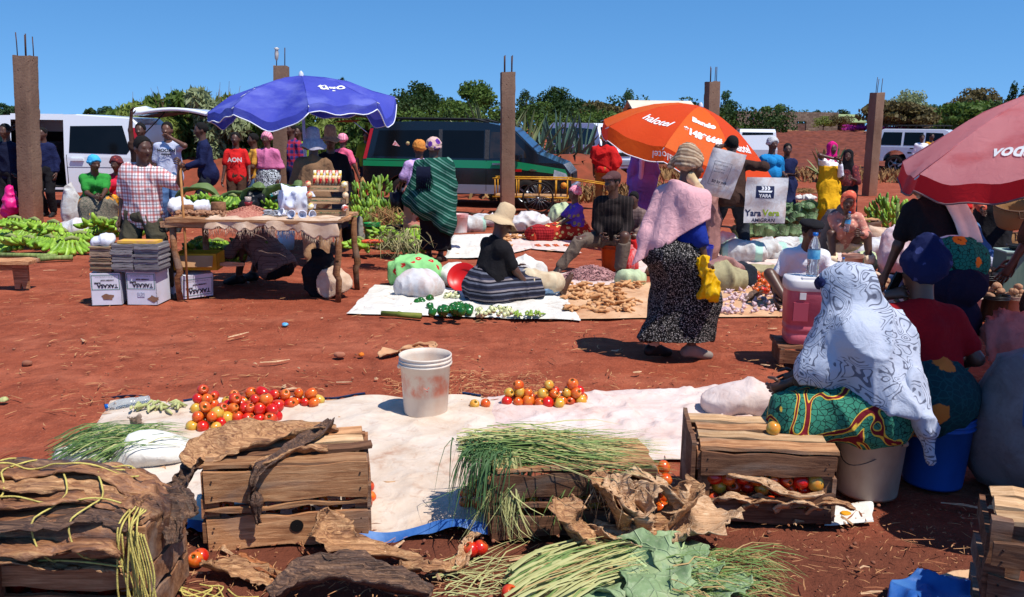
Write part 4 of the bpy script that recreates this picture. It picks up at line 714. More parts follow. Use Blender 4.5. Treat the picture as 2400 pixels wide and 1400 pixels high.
q.wear('shawl',q.torso(.045)[:6]+q.arm(1,.05,0,.75)+q.arm(-1,.05,0,.8)+[('c',q.neck-q.fw*.03,q.pel+Vector((.16,-.06,-.3)),.1,.15),('c',q.shl-q.up*.1,q.pel+Vector((-.32,-.04,-.02)),.12,.10),('c',q.chest-q.fw*.03,q.pel+Vector((-.1,-.05,-.1)),.15,.19),('e',q.pel-Vector((0,.03,.02)),(.27,.23,.24)),('c',q.pel+Vector((.14,0,0)),q.pel+Vector((.16,-.05,-.42)),.15,.1)],FB['green_shawl'],[(q.neck+q.up*.02,q.up),(q.pel+Vector((-.3,0,-.16)),Vector((-.5,-.1,-.86)))],k=.06,amp=.016,sc=6,st=(1,1,.4))
mb=MB()
for i in range(16):a=i*.012;mb.tube([q.pel+Vector((-.16+a,-.22,.42)),q.pel+Vector((-.155+a,-.25,.3)),q.pel+Vector((-.16+a*1.1,-.24,.12+.03*math.sin(i*3)))],.006,4)
put('fringe',mb,FB['navy2'],parent=q.t,kind='stuff')
# ------------------------------------------------------------------ seated hat woman selling peppers
q=Person('woman in a tan sun hat and black T-shirt sitting on the ground by the peppers',1145,706,-64,1.62,pel=(0,0,.14),lean=10,head=(24,-6,0),hr=(.22,.40,.10),hl=(-.22,.42,.28),fr=(.10,.92,.09),fl=(-.14,.80,.09),kr=(.1,.1,1),kl=(-.1,.1,1),wide=1.32,vox=.013,seed=38)
q.body(curl=(.7,.8),foot={1:(.1,.35,1),-1:(-.1,.4,1)});q.trousers(FB['ltjeans'],b=.9,o=.02,o2=.03);q.skirt(FB['stripe_skirt'],hem=.012,o=.05,flare=0,amp=.012,bottom=[(Vector((0,.56,0)),Vector((0,1,.3)))]);q.top(FB['black'],sleeve=.36,hem=0,o=.02,fem=True);q.hair();q.brimhat(FB['hat_tan'],brim=.185,crown=.1,droop=.05)
q.wear('apron',[('c',(.1,.42,.2),(.1,.72,.16),.12,.10),('c',(-.1,.4,.2),(-.1,.6,.16),.1,.09)],mat('cream_apron',(206,190,160),(184,160,130),sc=9),amp=.012,cuts=[((0,0,.03),(0,0,-1))])
hat_woman=q
# ------------------------------------------------------------------ right half
quick('woman in a purple blouse and pink headscarf sitting with legs outstretched',1352,562,108,1.46,('purple_print',.4,0,1),('s','red_wax',.012,0),('wrap','wrap_pink',.04),None,pel=(0,0,.13),lean=6,head=(0,10,0),hr=(.12,.42,.22),hl=(-.12,.42,.22),fr=(.1,.78,.08),fl=(-.1,.80,.08),kr=(.1,.1,1),kl=(-.1,.1,1),wide=1.15,vox=.016,seed=39,body=dict(foot={1:(.1,.3,1),-1:(-.1,.3,1)}))
q=quick('man in a dark striped shirt and cap sitting on an orange bucket',1432,634,172,1.70,('stripe_dark',.9,.06),('t','greytr'),'hair','black',pel=(0,0,.42),lean=14,head=(4,-42,0),hr=(.12,.34,.48),hl=(-.12,.36,.46),fr=(.62,.42,.07),fl=(-.12,.40,.07),kr=(.6,1,.8),kl=(-.2,1,.8),wide=1.1,vox=.014,seed=40,body=dict(curl=(.8,.8)))
f=lambda x,y,z:q.head+q.hM@Vector((x,y,z));q.wear('cap',[('e',f(0,-.01,.055),(.09,.108,.075),q.hM),('c',f(-.03,.1,.045),f(.03,.1,.045),.035,.035),('c',f(-.025,.14,.035),f(.025,.14,.035),.022,.022)],cloth('maroon_cap',(84,56,56)),[(f(0,0,.03),q.hM@Vector((0,.1,-1)).normalized())],amp=.002,k=.03,vox=.011)
quick('child sitting in the shade beside the man in the cap',1488,612,150,1.25,('plaid_brown',.8,.05),('t','jersey'),'hair',pel=(0,0,.34),lean=14,head=(10,0,0),hr=(.1,.3,.4),hl=(-.1,.3,.4),fr=(.1,.3,.06),fl=(-.1,.3,.06),seed=41)
q=quick('man in a bright red fringed shawl and tan trousers under the orange umbrella',1412,490,-12,1.62,('redshawl',.5),('t','tantr'),('wrap','yellow',.08),'grey',seed=42,wide=1.1);q.wear('shawl',q.torso(.05)[:6]+q.arm(1,.06,0,.7)+q.arm(-1,.06,0,.7)+[('c',q.shl,q.pel+Vector((-.34,-.02,.02)),.1,.07),('c',q.shr,q.pel+Vector((.28,0,.2)),.1,.1)],FB['redshawl'],[(q.neck+q.up*.03,q.up),(q.pel+Vector((0,0,.1)),Vector((-.45,0,-.9)))],amp=.02,k=.05,vox=.02)
q=quick('person in a long purple robe with a lilac scarf under the orange umbrella',1502,545,6,1.66,('purple',.95,.1),('s','purple',.16,.1),('wrap','lilac',.05),'sandal',seed=43,wide=1.05);q.wear('scarf',[('c',q.neck+Vector((-.05,-.12,0)),q.neck+Vector((-.08,-.15,-.45)),.04,.05)],FB['lilac'],amp=.01)
q=quick('man carrying a white sack on his back, legs astride',1702,612,-8,1.70,('darkbrown',.9,.12),('t','dkjeans'),'hair','black',lean=14,fr=(.27,.02,.07),fl=(-.20,-.05,.07),hr=(.24,.2,1.3),hl=(-.1,.2,1.55),er=(1,0,0),wide=1.08,vox=.015,seed=44,pel=(0,0,.86));bag_man=q
q=quick('woman in a bright blue shirt and speckled headscarf behind the hanging sack',1796,538,196,1.60,('bluet',.45,.1,1),('s','navy2',.15),('wrap','white_wrap',.06),'sandal',seed=45,wide=1.15,hl=(-.2,.2,.95));quick('girl in a navy shirt with folded arms',1832,534,172,1.50,('navy',.4,.1),('s','navy',.15),'hair','sandal',seed=46,hr=(-.1,.24,.98),hl=(.1,.24,.95))
q=quick('woman in a magenta headscarf, white sleeves and yellow dress',1932,544,196,1.54,('white',.95,0),('s','ydress',.12,.1),None,'sandal',seed=47,hr=(.1,.2,1.3),hl=(-.06,.2,1.2));f=lambda x,y,z:q.head+q.hM@Vector((x,y,z));q.wear('headscarf',q.headp(.016)[:2]+[('c',f(0,0,-.07),q.neck-q.up*.05,.08,.13)],FB['magenta'],[(f(0,.06,0),q.hM@Vector((0,1,-.05)))],amp=.006,k=.04);q.wear('dress_top',q.torso(.03)[:5],FB['ydress'],[(q.neck-q.up*.13,q.up)],amp=.006)
q=quick('woman in dark robes with a child tied on, next to the magenta headscarf',1972,542,160,1.42,('wrap_maroon',.6,0),('s','black',.15,.16),None,'sandal',seed=48,lean=10,hr=(.1,.3,.95),hl=(-.1,.3,.95),wide=1.1);f=lambda x,y,z:q.head+q.hM@Vector((x,y,z));q.wear('headscarf',q.headp(.016)[:2]+[('c',f(0,-.02,-.07),q.neck-q.up*.12,.08,.14)],FB['black'],[(f(0,.06,0),q.hM@Vector((0,1,-.05)))],amp=.006,k=.04);q.wear('baby_wrap',[('e',q.chest-q.fw*.2-q.up*.12,(.17,.16,.22)),('c',q.shl,q.pel+Vector((.1,.1,.1)),.05,.06)],FB['jeans'],amp=.01)
q=quick('woman in an orange headscarf resting her chin over a water bottle',1968,622,162,1.58,('pink_blouse',.82,.02,1),('t','cream',.92),None,'sandal',pel=(0,0,.30),lean=30,head=(14,4,-10),hr=(.02,.42,.62),hl=(-.2,.46,.48),fr=(.10,.40,.07),fl=(-.34,.36,.07),kr=(.3,1,1.2),kl=(-.6,1,1.0),wide=1.08,vox=.014,seed=49,body=dict(curl=(.8,.5)))
f=lambda x,y,z:q.head+q.hM@Vector((x,y,z));q.wear('headscarf',q.headp(.018)[:2]+[('c',f(-.06,-.04,-.06),q.neck+Vector((-.06,-.04,-.06)),.06,.06)],FB['red_scarf'],[(f(0,.05,0),q.hM@Vector((0,.95,-.3)))],amp=.006,k=.03);q.wear('shawl',[('c',q.shr+Vector((0,-.04,0)),q.pel+Vector((.2,-.06,0)),.1,.16),('c',q.neck-q.fw*.06,q.pel-q.fw*.1,.1,.16)],cloth('grey_cloth',(92,88,90)),amp=.014);bottle_woman=q
q=quick('man in a white T-shirt and black beret sitting among the sacks',1868,712,176,1.66,('white',.38,.04),('t','dkjeans'),'hair','black',pel=(0,0,.13),lean=24,head=(10,20,0),hr=(.3,.34,.12),hl=(-.24,.4,.2),fr=(.2,.5,.07),fl=(-.3,.3,.07),kr=(.6,.4,.6),kl=(-.8,.3,.4),wide=1.15,vox=.014,seed=50)
f=lambda x,y,z:q.head+q.hM@Vector((x,y,z));q.wear('beret',[('e',f(0,-.01,.075),(.115,.125,.045),q.hM),('c',f(-.03,.08,.05),f(.03,.08,.05),.03,.03)],FB['black'],[(f(0,0,.045),q.hM@Vector((0,.1,-1)).normalized())],amp=.003,k=.03,vox=.011)
q=quick('person in jeans and a red scarf crouching behind the black T-shirt woman',2290,690,30,1.6,('jeans',.9,.0),('t','palegrey'),('wrap','jersey',.04),'sandal',pel=(0,0,.36),lean=34,seed=51,fr=(.12,.3,.07),fl=(-.12,.3,.07),hr=(.1,.5,.4),hl=(-.1,.5,.4))
q=quick('woman in a red blouse and black skirt holding a woven basket',2310,668,140,1.58,('red_scarf',.95,0),('s','black',.2,.12),('wrap','wrap_maroon',.05),'sandal',seed=52,hl=(-.34,.3,1.12),hr=(.1,.2,.9));basket_woman=q
quick('man in a white shirt by the white off-road car',2150,430,170,1.66,('white',.9,.1),('t','navy'),'hair',seed=53,vox=.022);quick('person in an orange print by the white off-road car',2172,424,190,1.70,('yellow_floral',.4),('s','red_wax',.2),'hair','sandal',seed=54,vox=.022)
quick('person sitting in the shade of the minibus',1352,412,150,1.6,('palegrey',.9),('t','khaki'),'hair','black',pel=(0,0,.14),lean=16,fr=(.15,.42,.07),fl=(-.15,.4,.07),kr=(.1,1,1.6),kl=(-.1,1,1.6),hr=(.1,.4,.45),hl=(-.1,.4,.45),seed=55,vox=.02)
quick('person in a lime shirt behind the dark van',862,470,200,1.62,('ygreen',.45),('t','dkjeans'),'hair',seed=56,vox=.022)
quick('person in blue inside the doorway of the white van',118,505,178,1.62,('navy',.9),('t','black'),'hair',seed=57,vox=.022)
# ================================================================== VEHICLES
GLASS=mat('dark_car_glass',(10,11,12),(18,19,21),r=.12,spec=.25,sc=1);TYRE=mat('tyre_rubber',(24,22,22),(48,36,30),r=.9,sc=6);RIM=mat('alloy_rim',(150,152,156),r=.35,metal=.8);CHROME=mat('chrome',(200,200,204),r=.15,metal=1);PLASTIC=mat('black_trim',(22,22,23),r=.6)
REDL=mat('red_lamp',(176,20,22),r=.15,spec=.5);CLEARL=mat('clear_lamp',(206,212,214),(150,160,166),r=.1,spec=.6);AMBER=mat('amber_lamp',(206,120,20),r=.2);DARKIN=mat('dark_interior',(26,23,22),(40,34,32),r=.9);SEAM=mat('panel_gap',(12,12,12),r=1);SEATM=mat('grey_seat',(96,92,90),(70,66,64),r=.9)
def arch(x,r,z0,n=10):return[(x-r*math.cos(PI*i/n),z0+r*math.sin(PI*i/n)*1.0)for i in range(n+1)]
class Car:
    def __init__(s,name,label,loc,yaw,top,wheels,rw,w,belt,tum,sill,paint,group=None,gap=None,near=-1):
        s.t=root(name,loc,R(yaw),label=label,cat='car' if name=='off_road_car' else 'van',group=group);s.w,s.belt,s.tum=w,belt,tum;s.near=near
        bot=[]
        for x in sorted(wheels):bot+=arch(x,rw*1.22,sill)
        s.prof=top+[(x,z)for x,z in reversed([(top[0][0],sill)]+bot+[(top[-1][0],sill)])];mb=MB();P=s.prof;n=len(P)
        V=[(x,-s.y(z),z)for x,z in P]+[(x,s.y(z),z)for x,z in P];mb.add(V,[(i,i+n,(i+1)%n+n,(i+1)%n)for i in range(len(top)-1)]+[(i,i+n,(i+1)%n+n,(i+1)%n)for i in range(len(top)-1,n)],0)
        def side(sg,x0,x1):
            for lo,hi in((-1,belt),(belt,9)):
                q=clip(clip(clip(clip(P,0,x0,1),0,x1,-1),1,lo,1),1,hi,-1)
                if len(q)>2:mb.add([(x,sg*s.y(z),z)for x,z in q],[tuple(range(len(q)))[::(-1 if sg<0 else 1)]])
        side(-near,-9,9)
        if gap:side(near,-9,gap[0]);side(near,gap[1],9)
        else:side(near,-9,9)
        if gap:
            q=[(x,z)for x,z in((gap[0],sill),(gap[1],sill))];mb.add([(gap[0],near*s.y(sill),sill),(gap[1],near*s.y(sill),sill),(gap[1],near*s.y(sill),sill+.1),(gap[0],near*s.y(sill),sill+.1)],[(0,1,2,3)])
            zt=max(z for _,z in top);mb.add([(gap[0],near*s.y(zt-.12),zt-.12),(gap[1],near*s.y(zt-.12),zt-.12),(gap[1],near*s.y(zt),zt),(gap[0],near*s.y(zt),zt)],[(0,1,2,3)])
        bm=bmesh.new();bm.from_mesh(mb.mesh('b',paint));bmesh.ops.remove_doubles(bm,verts=bm.verts,dist=.002);bmesh.ops.recalc_face_normals(bm,faces=bm.faces);me=bpy.data.meshes.new('body');bm.to_mesh(me);bm.free();me.materials.append(paint);s.body=put('body',me,parent=s.t);bevel(s.body,.035,3)
        for f in me.polygons:f.use_smooth=False
        for x in wheels:
            for sg in(-1,1):
                wh=root('wheel',(x,sg*(w/2-.11),rw));wh.parent=s.t;Q=rotm(R(90));m=MB();m.lathe([(rw*.62,-.1),(rw*.95,-.1),(rw,-.06),(rw,.06),(rw*.95,.1),(rw*.62,.1)],28,axis=Q);put('tyre',m,TYRE,parent=wh);m=MB();m.lathe([(.001,-.07*1),(rw*.2,-.075),(rw*.2,-.05),(rw*.25,-.02),(rw*.25,.02),(rw*.2,.05),(rw*.2,.075),(.001,.07)],16,axis=Q);m.lathe([(rw*.6,-.09),(rw*.65,-.09),(rw*.65,.09),(rw*.6,.09),(rw*.58,0),(rw*.6,-.09)],28,axis=Q)
                for k in range(5):
                    a=2*PI*k/5;m.box((math.cos(a)*rw*.42,0,math.sin(a)*rw*.42),(rw*.42,.1,rw*.12),rot=rotm(0,-a,0))
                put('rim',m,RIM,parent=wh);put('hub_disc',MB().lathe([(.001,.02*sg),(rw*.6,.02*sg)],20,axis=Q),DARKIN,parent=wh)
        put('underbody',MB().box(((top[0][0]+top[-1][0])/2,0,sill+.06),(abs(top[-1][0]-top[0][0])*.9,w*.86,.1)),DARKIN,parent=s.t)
    def y(s,z):return s.w/2-max(0,z-s.belt)*s.tum
    def panel(s,name,pts,m,off=.006,both=False,th=.012,parent=None):
        for sg in((s.near,-s.near)if both else(s.near,)):
            mb=MB();n=len(pts);V=[(x,sg*(s.y(z)+off),z)for x,z in pts]+[(x,sg*(s.y(z)-th),z)for x,z in pts]
            mb.add(V,[tuple(range(n))]+[tuple(range(2*n-1,n-1,-1))]+[(i,i+n,(i+1)%n+n,(i+1)%n)for i in range(n)]);put(name,mb,m,parent=parent or s.t)
    def box(s,name,c,d,m,rot=None,bev=0,parent=None):
        o=put(name,MB().box(c,d,rot=rot),m,parent=parent or s.t);return bevel(o,bev)if bev else o
    def cross(s,name,x0,z0,x1,z1,m,inset=.1,off=.008):
        """pane across the car between two profile points (windscreen)"""
        n=Vector((-(z1-z0),0,x1-x0)).normalized();n=n if n.z>0 else-n;mb=MB();V=[(x0,-s.y(z0)+inset,z0),(x0,s.y(z0)-inset,z0),(x1,s.y(z1)-inset,z1),(x1,-s.y(z1)+inset,z1)];mb.add([Vector(v)+n*off for v in V],[(0,1,2,3)]);mb.add([Vector(v)-n*.01 for v in V],[(3,2,1,0)]);put(name,mb,m,parent=s.t)
def clip(P,ax,v,sg):
    out=[]
    for a,b in zip(P,P[1:]+P[:1]):
        ia,ib=(a[ax]-v)*sg>=-1e-9,(b[ax]-v)*sg>=-1e-9
        if ia:out.append(a)
        if ia!=ib:t=(v-a[ax])/(b[ax]-a[ax]);out.append((a[0]+(b[0]-a[0])*t,a[1]+(b[1]-a[1])*t))
    return out
def paint(name,c,c2=None,r=.22):
    b=B(name,r,.5);b.b.inputs['Coat Weight'].default_value=.5;b.b.inputs['Coat Roughness'].default_value=.08;d=b.ramp(b.math('ADD',b.math('MULTIPLY',b.sep()[2],-.55),b.math('MULTIPLY',b.noise(6,5),.5)),[(-.2 if False else 0,0),(.12,.35)]);b.col(b.mix(b.math('MULTIPLY',d,.5),L(c),L(150,92,66)));return b.m
BLACKP=paint('black_car_paint',(16,17,20));WHITEP=paint('white_car_paint',(226,228,232));GREENP=paint('green_stripe_paint',(24,136,84));SILVERP=paint('silver_sill_paint',(120,122,136));BLUEP=paint('blue_stripe_paint',(40,92,160))
# ------------------------------------------------------------------ dark van with a green stripe, nose to the right
gl=G(1105,486);top=[(-2.36,.42),(-2.38,.95),(-2.2,1.72),(-2.0,1.84),(-1.0,1.87),(.45,1.86),(1.0,1.76),(1.62,1.2),(2.2,.98),(2.36,.78),(2.4,.42)]
c=Car('parked_van','black van with a green stripe and raised tailgate',(gl.x-.02,gl.y+.95,0),-9,top,(-1.42,1.38),.32,1.70,1.0,.14,.3,BLACKP)
c.panel('stripe',[(-2.36,.87),(-2.36,1.04),(1.1,1.03),(2.24,.87),(2.3,.74),(1.1,.86)],GREENP,.004);c.panel('lower_trim',[(-.98,.3),(-.98,.5),(.95,.5),(.95,.3)],SILVERP,.004)
for pts in([(-2.12,1.10),(-2.0,1.66),(-.62,1.68),(-.62,1.08)],[(-.52,1.08),(-.52,1.68),(.42,1.68),(.42,1.08)]):c.panel('window',pts,GLASS)
c.panel('front_window',[(.56,1.08),(.56,1.66),(.92,1.64),(1.34,1.24),(1.38,1.1)],mat('tinted_front_glass',(58,46,36),(30,28,26),r=.06,spec=.6,sc=4));c.panel('pillar_trim',[(-.61,1.06),(-.61,1.7),(-.53,1.7),(-.53,1.06)],mat('perforated_trim',(70,72,76),(40,40,44),sc=60));c.panel('pillar_trim',[(.44,1.06),(.44,1.7),(.54,1.7),(.54,1.06)],MATS['perforated_trim'])
for x in(.48,-.57):c.panel('door_seam',[(x-.006,.36),(x-.006,1.04),(x+.006,1.04),(x+.006,.36)],SEAM,.0055)
c.panel('door_handle',[(.62,.94),(.62,.985),(.86,.985),(.86,.94)],CHROME,.035);c.panel('tail_lamp',[(-2.36,1.03),(-2.2,1.7),(-2.13,1.7),(-2.28,1.03)],REDL,.012,True);c.panel('head_lamp',[(1.98,.66),(2.0,.86),(2.26,.78),(2.34,.64)],CLEARL,.012,True);c.panel('side_marker',[(1.12,.80),(1.12,.86),(1.28,.86),(1.28,.80)],REDL,.01);c.panel('bonnet_badge',[(1.42,.83),(1.5,.87),(1.62,.84),(1.5,.81)],CHROME,.012)
st=c.panel('window_sticker',[(-1.68,1.34),(-1.62,1.44),(-1.55,1.36),(-1.5,1.31)],mat('sticker_red',(196,60,60),(230,220,220),sc=30),.010);mb=MB().lathe([(.001,.004),(.045,.004),(.045,-.002)],16,axis=rotm(R(90)));put('window_sticker',mb,mat('sticker_round',(226,206,150),(120,90,40),sc=40),parent=c.t,loc=(-1.32,-(c.y(1.38)+.012),1.38))
c.cross('windscreen',1.60,1.22,1.03,1.74,mat('windscreen_blue',(40,60,96),(24,34,56),r=.1,sc=2),.1);c.box('bumper',(2.36,0,.42),(.2,1.66,.24),SILVERP,bev=.05);c.box('rear_bumper',(-2.4,0,.45),(.14,1.66,.24),PLASTIC,bev=.04);c.box('grille',(2.34,0,.70),(.1,1.1,.14),PLASTIC)
c.box('mirror',(1.2,-.98,1.12),(.12,.2,.16),BLACKP,bev=.03);put('roof_rail',MB().tube([(-1.95,-.66,1.86),(-1.85,-.66,1.93),(.2,-.66,1.93),(.5,-.66,1.86)],.025,8),PLASTIC,parent=c.t);put('roof_rail',MB().tube([(-1.95,.66,1.86),(-1.85,.66,1.93),(.2,.66,1.93),(.5,.66,1.86)],.025,8),PLASTIC,parent=c.t)
mb=MB();mb.grid(lambda u,v:Vector((-2.12-1.05*u,(v-.5)*1.42,1.88+.10*math.sin(u*2.6)-.02*u)),10,6);tg=put('tailgate',mb,BLACKP,parent=c.t);tg.modifiers.new('s','SOLIDIFY').thickness=.06;put('tailgate_lining',MB().grid(lambda u,v:Vector((-2.16-.95*u,(v-.5)*1.3,1.80+.10*math.sin(u*2.6)-.02*u)),8,4),mat('tan_lining',(120,84,62)),parent=tg);put('gas_strut',MB().tube([(-2.2,-.62,1.5),(-2.7,-.62,1.9)],.012,6),CHROME,parent=c.t)
put('spoiler',MB().tube([(-2.1,-.6,1.95),(-2.12,0,2.0),(-2.1,.6,1.95)],[.09,.1,.09],8,flat=.6),PLASTIC,parent=c.t);mb=MB();mb.lathe([(.001,.004),(.075,.004),(.075,-.002)],8,axis=rotm(R(90)));put('bumper_sticker',mb,mat('sticker_orange',(206,70,30),(230,180,60),sc=20),parent=c.t,loc=(2.22,-.87,.52))
# ------------------------------------------------------------------ white van, nose beyond the left edge
gw=G(330,492);top2=[(-a,b)for a,b in[(-2.36,.42),(-2.38,.95),(-2.24,1.72),(-2.1,1.86),(-1.0,1.92),(.6,1.88),(1.0,1.78),(1.8,1.2),(2.25,.98),(2.38,.8),(2.4,.42)]][::-1]
c=Car('parked_van','white van with open sliding door and raised tailgate at the left edge',(gw.x-2.30,gw.y+1.0,0),1,top2,(-1.38,1.42),.32,1.72,1.05,.12,.33,WHITEP,gap=(-.35,.72),near=-1)
c.panel('rear_window',[(.82,1.14),(.86,1.68),(1.92,1.7),(2.06,1.2),(2.0,1.12)],GLASS);c.panel('front_window',[(-.45,1.14),(-.45,1.68),(-.8,1.64),(-1.3,1.2),(-1.3,1.14)],mat('green_glass',(30,52,44),(20,26,24),r=.08,sc=3));c.panel('door_handle',[(.86,.98),(.86,1.03),(1.12,1.03),(1.12,.98)],WHITEP,.04);c.panel('door_seam',[(.76,.38),(.76,1.1),(.772,1.1),(.772,.38)],SEAM);c.panel('door_seam',[(.76,.845),(.76,.852),(2.2,.852),(2.2,.845)],SEAM,.005);c.panel('tail_lamp',[(2.2,1.12),(2.1,1.66),(2.2,1.66),(2.34,1.12)],REDL,.012,True);c.cross('windscreen',-1.76,1.22,-1.04,1.76,GLASS)
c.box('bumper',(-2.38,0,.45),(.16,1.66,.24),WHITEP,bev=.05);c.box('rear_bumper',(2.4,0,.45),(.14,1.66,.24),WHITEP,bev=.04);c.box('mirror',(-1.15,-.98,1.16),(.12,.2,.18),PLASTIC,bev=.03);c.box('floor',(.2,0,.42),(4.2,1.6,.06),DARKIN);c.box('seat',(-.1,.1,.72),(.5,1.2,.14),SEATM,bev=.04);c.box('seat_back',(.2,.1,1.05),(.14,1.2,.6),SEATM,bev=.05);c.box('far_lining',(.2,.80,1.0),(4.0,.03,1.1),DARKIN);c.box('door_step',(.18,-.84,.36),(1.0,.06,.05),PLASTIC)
mb=MB();mb.grid(lambda u,v:Vector((2.14+1.5*u,(v-.5)*1.45,1.98+.20*math.sin(u*2.2)-.16*u)),10,6);tg=put('tailgate',mb,WHITEP,parent=c.t);tg.modifiers.new('s','SOLIDIFY').thickness=.07;put('tailgate_lining',MB().grid(lambda u,v:Vector((2.2+1.4*u,(v-.5)*1.36,1.88+.20*math.sin(u*2.2)-.16*u)),8,4),mat('grey_lining',(58,50,46)),parent=tg);put('spoiler',MB().tube([(2.10,-.62,1.98),(2.12,0,2.03),(2.10,.62,1.98)],[.035,.04,.035],8,flat=2.2),WHITEP,parent=c.t);put('gas_strut',MB().tube([(2.26,-.62,1.5),(2.75,-.62,1.98)],.012,6),PLASTIC,parent=c.t)
# ------------------------------------------------------------------ minibus with a blue stripe, seen from the front quarter
gm=G(1420,412);top3=[(-2.2,.4),(-2.24,1.0),(-2.15,1.85),(-1.9,1.98),(1.3,1.96),(1.62,1.84),(2.1,1.08),(2.26,.95),(2.3,.4)]
c=Car('minibus','white minibus with a blue stripe behind the red shawl man',(gm.x-.45,gm.y+1.6,0),-64,top3,(-1.4,1.5),.3,1.68,1.05,.14,.3,WHITEP,near=-1)
for pts in([(-2.0,1.15),(-1.95,1.75),(-1.0,1.78),(-1.0,1.15)],[(-.92,1.15),(-.92,1.78),(.3,1.78),(.3,1.15)],[(.38,1.15),(.38,1.78),(1.25,1.74),(1.65,1.15)]):c.panel('window',pts,GLASS,both=True)
c.panel('stripe',[(-2.2,.86),(-2.2,1.06),(2.1,1.0),(2.15,.84)],BLUEP,.004,True);c.cross('windscreen',2.08,1.12,1.66,1.82,GLASS,.12);c.box('bumper',(2.3,0,.5),(.16,1.66,.24),SILVERP,bev=.05);c.box('grille',(2.28,0,.82),(.08,.7,.14),PLASTIC)
for s in(-1,1):c.box('head_lamp',(2.27,s*.62,.84),(.08,.3,.16),CLEARL,bev=.03);c.box('mirror',(1.7,s*1.0,1.25),(.1,.2,.24),PLASTIC,bev=.03)
# ------------------------------------------------------------------ rear of a car behind the orange umbrella
gk=G(1785,402);top4=[(-2.2,.45),(-2.24,.95),(-2.05,1.7),(-1.8,1.82),(.7,1.8),(1.3,1.15),(2.1,.98),(2.2,.5)]
c=Car('parked_car','white estate car seen from behind beside the orange umbrella',(gk.x,gk.y+1.5,0),78,top4,(-1.35,1.3),.33,1.7,1.0,.14,.34,WHITEP,near=1);c.cross('rear_window',-2.2,1.0,-2.05,1.68,GLASS,.12);c.panel('window',[(-1.9,1.08),(-1.82,1.66),(.6,1.66),(1.0,1.12)],GLASS,both=True);c.panel('tail_lamp',[(-2.2,1.05),(-2.06,1.66),(-1.98,1.66),(-2.1,1.05)],REDL,.012,True);c.box('rear_bumper',(-2.25,0,.5),(.14,1.6,.22),PLASTIC,bev=.04)
# ------------------------------------------------------------------ white off-road car with a roof rack
gs=G(2178,414);top5=[(-2.2,.62),(-2.22,1.12),(-2.02,1.82),(-1.85,1.9),(.55,1.9),(.7,1.84),(1.1,1.22),(2.1,1.14),(2.2,1.0),(2.22,.62)]
c=Car('off_road_car','white off-road car with a roof rack parked by the field',(gs.x+1.25,gs.y+2.6,0),-36,top5,(-1.3,1.5),.40,1.76,1.12,.13,.5,WHITEP,near=-1)
for pts in([(-1.98,1.2),(-1.86,1.76),(-1.1,1.76),(-1.1,1.2)],[(-1.0,1.2),(-1.0,1.76),(-.25,1.76),(-.25,1.2)],[(-.15,1.2),(-.15,1.76),(.5,1.74),(.85,1.2)]):c.panel('window',pts,GLASS,both=True)
c.cross('windscreen',1.06,1.26,.72,1.80,CLEARL,.1);c.box('bumper',(2.25,0,.7),(.14,1.7,.2),PLASTIC,bev=.04);c.box('rear_bumper',(-2.28,0,.7),(.14,1.7,.2),PLASTIC,bev=.04);c.panel('side_trim',[(-.8,.86),(-.8,.92),(1.1,.92),(1.1,.86)],PLASTIC,.01)
for x in(-.62,.2):c.panel('door_handle',[(x-.1,1.06),(x-.1,1.1),(x+.04,1.1),(x+.04,1.06)],PLASTIC,.03)
for s in(-1,1):put('rack_rail',MB().tube([(-1.9,s*.66,2.06),(.6,s*.66,2.06)],.022,6),PLASTIC,parent=c.t)
for x in(-1.8,-1.2,-.6,0,.5):put('rack_bar',MB().tube([(x,-.7,1.9),(x,-.66,2.06),(x,.66,2.06),(x,.7,1.9)],.018,6),PLASTIC,parent=c.t)
# ------------------------------------------------------------------ dark vehicle frame behind the pink umbrella
gt=G(2360,408);t=root('truck_cage',(gt.x,gt.y,0),label='dark steel cage of a truck showing above the pink umbrella',cat='truck')
for y in(0,1.6):put('cage_tube',MB().tube([(-.9,y,.5),(-.9,y,2.2),(-.7,y,2.42),(.9,y,2.55),(2.4,y,2.6)],.045,8),PLASTIC,parent=t)
put('cage_tube',MB().tube([(-.9,0,2.2),(-.9,1.6,2.2)],.045,8),PLASTIC,parent=t);put('load_bed',MB().box((.9,.8,.85),(3.8,1.7,.7)),BLACKP,parent=t);put('cab',MB().box((1.6,.8,1.95),(1.8,1.6,1.3)),mat('cab_brown',(84,52,48)),parent=t)
for x in(-.5,2.2):put('wheel',MB().lathe([(.001,-.1),(.3,-.1),(.38,-.05),(.38,.1),(.001,.1)],20,axis=rotm(R(90)),c=(x,0,.38)),TYRE,parent=t)
# ------------------------------------------------------------------ yellow hand cart
gc=G(1262,498);YP=mat('yellow_cart_paint',(206,150,28),(170,112,30),sc=14,r=.5);t=root('hand_cart',(gc.x,gc.y,0),R(-4),label='yellow steel hand cart on bicycle wheels in front of the dark van',cat='cart')
for y in(-.42,.42):
    wh=root('wheel',(0,y,.33));wh.parent=t;m=MB();n=28
    m.tube([(.31*math.cos(2*PI*i/n),0,.31*math.sin(2*PI*i/n))for i in range(n+1)],.02,7,cap=False);put('tyre',m,TYRE,parent=wh);m=MB()
    for i in range(18):a=2*PI*i/18;m.tube([(.02*math.cos(a+1),.02*(-1)**i,.02*math.sin(a+1)),(.3*math.cos(a),0,.3*math.sin(a))],.003,4)
    put('spoke',m,RIM,parent=wh,kind='stuff');put('hub',MB().tube([(0,-.05,0),(0,.05,0)],.025,10),RIM,parent=wh)
for y in(-.34,.34):
    for z in(.34,.72):put('rail',MB().tube([(-.95,y,z),(.68 if z>.5 else .62,y,z)],.016,6),YP,parent=t)
    for x in(-.9,-.45,.02,.36,.6):put('post',MB().tube([(x,y,.34),(x,y,.72)],.014,6),YP,parent=t)
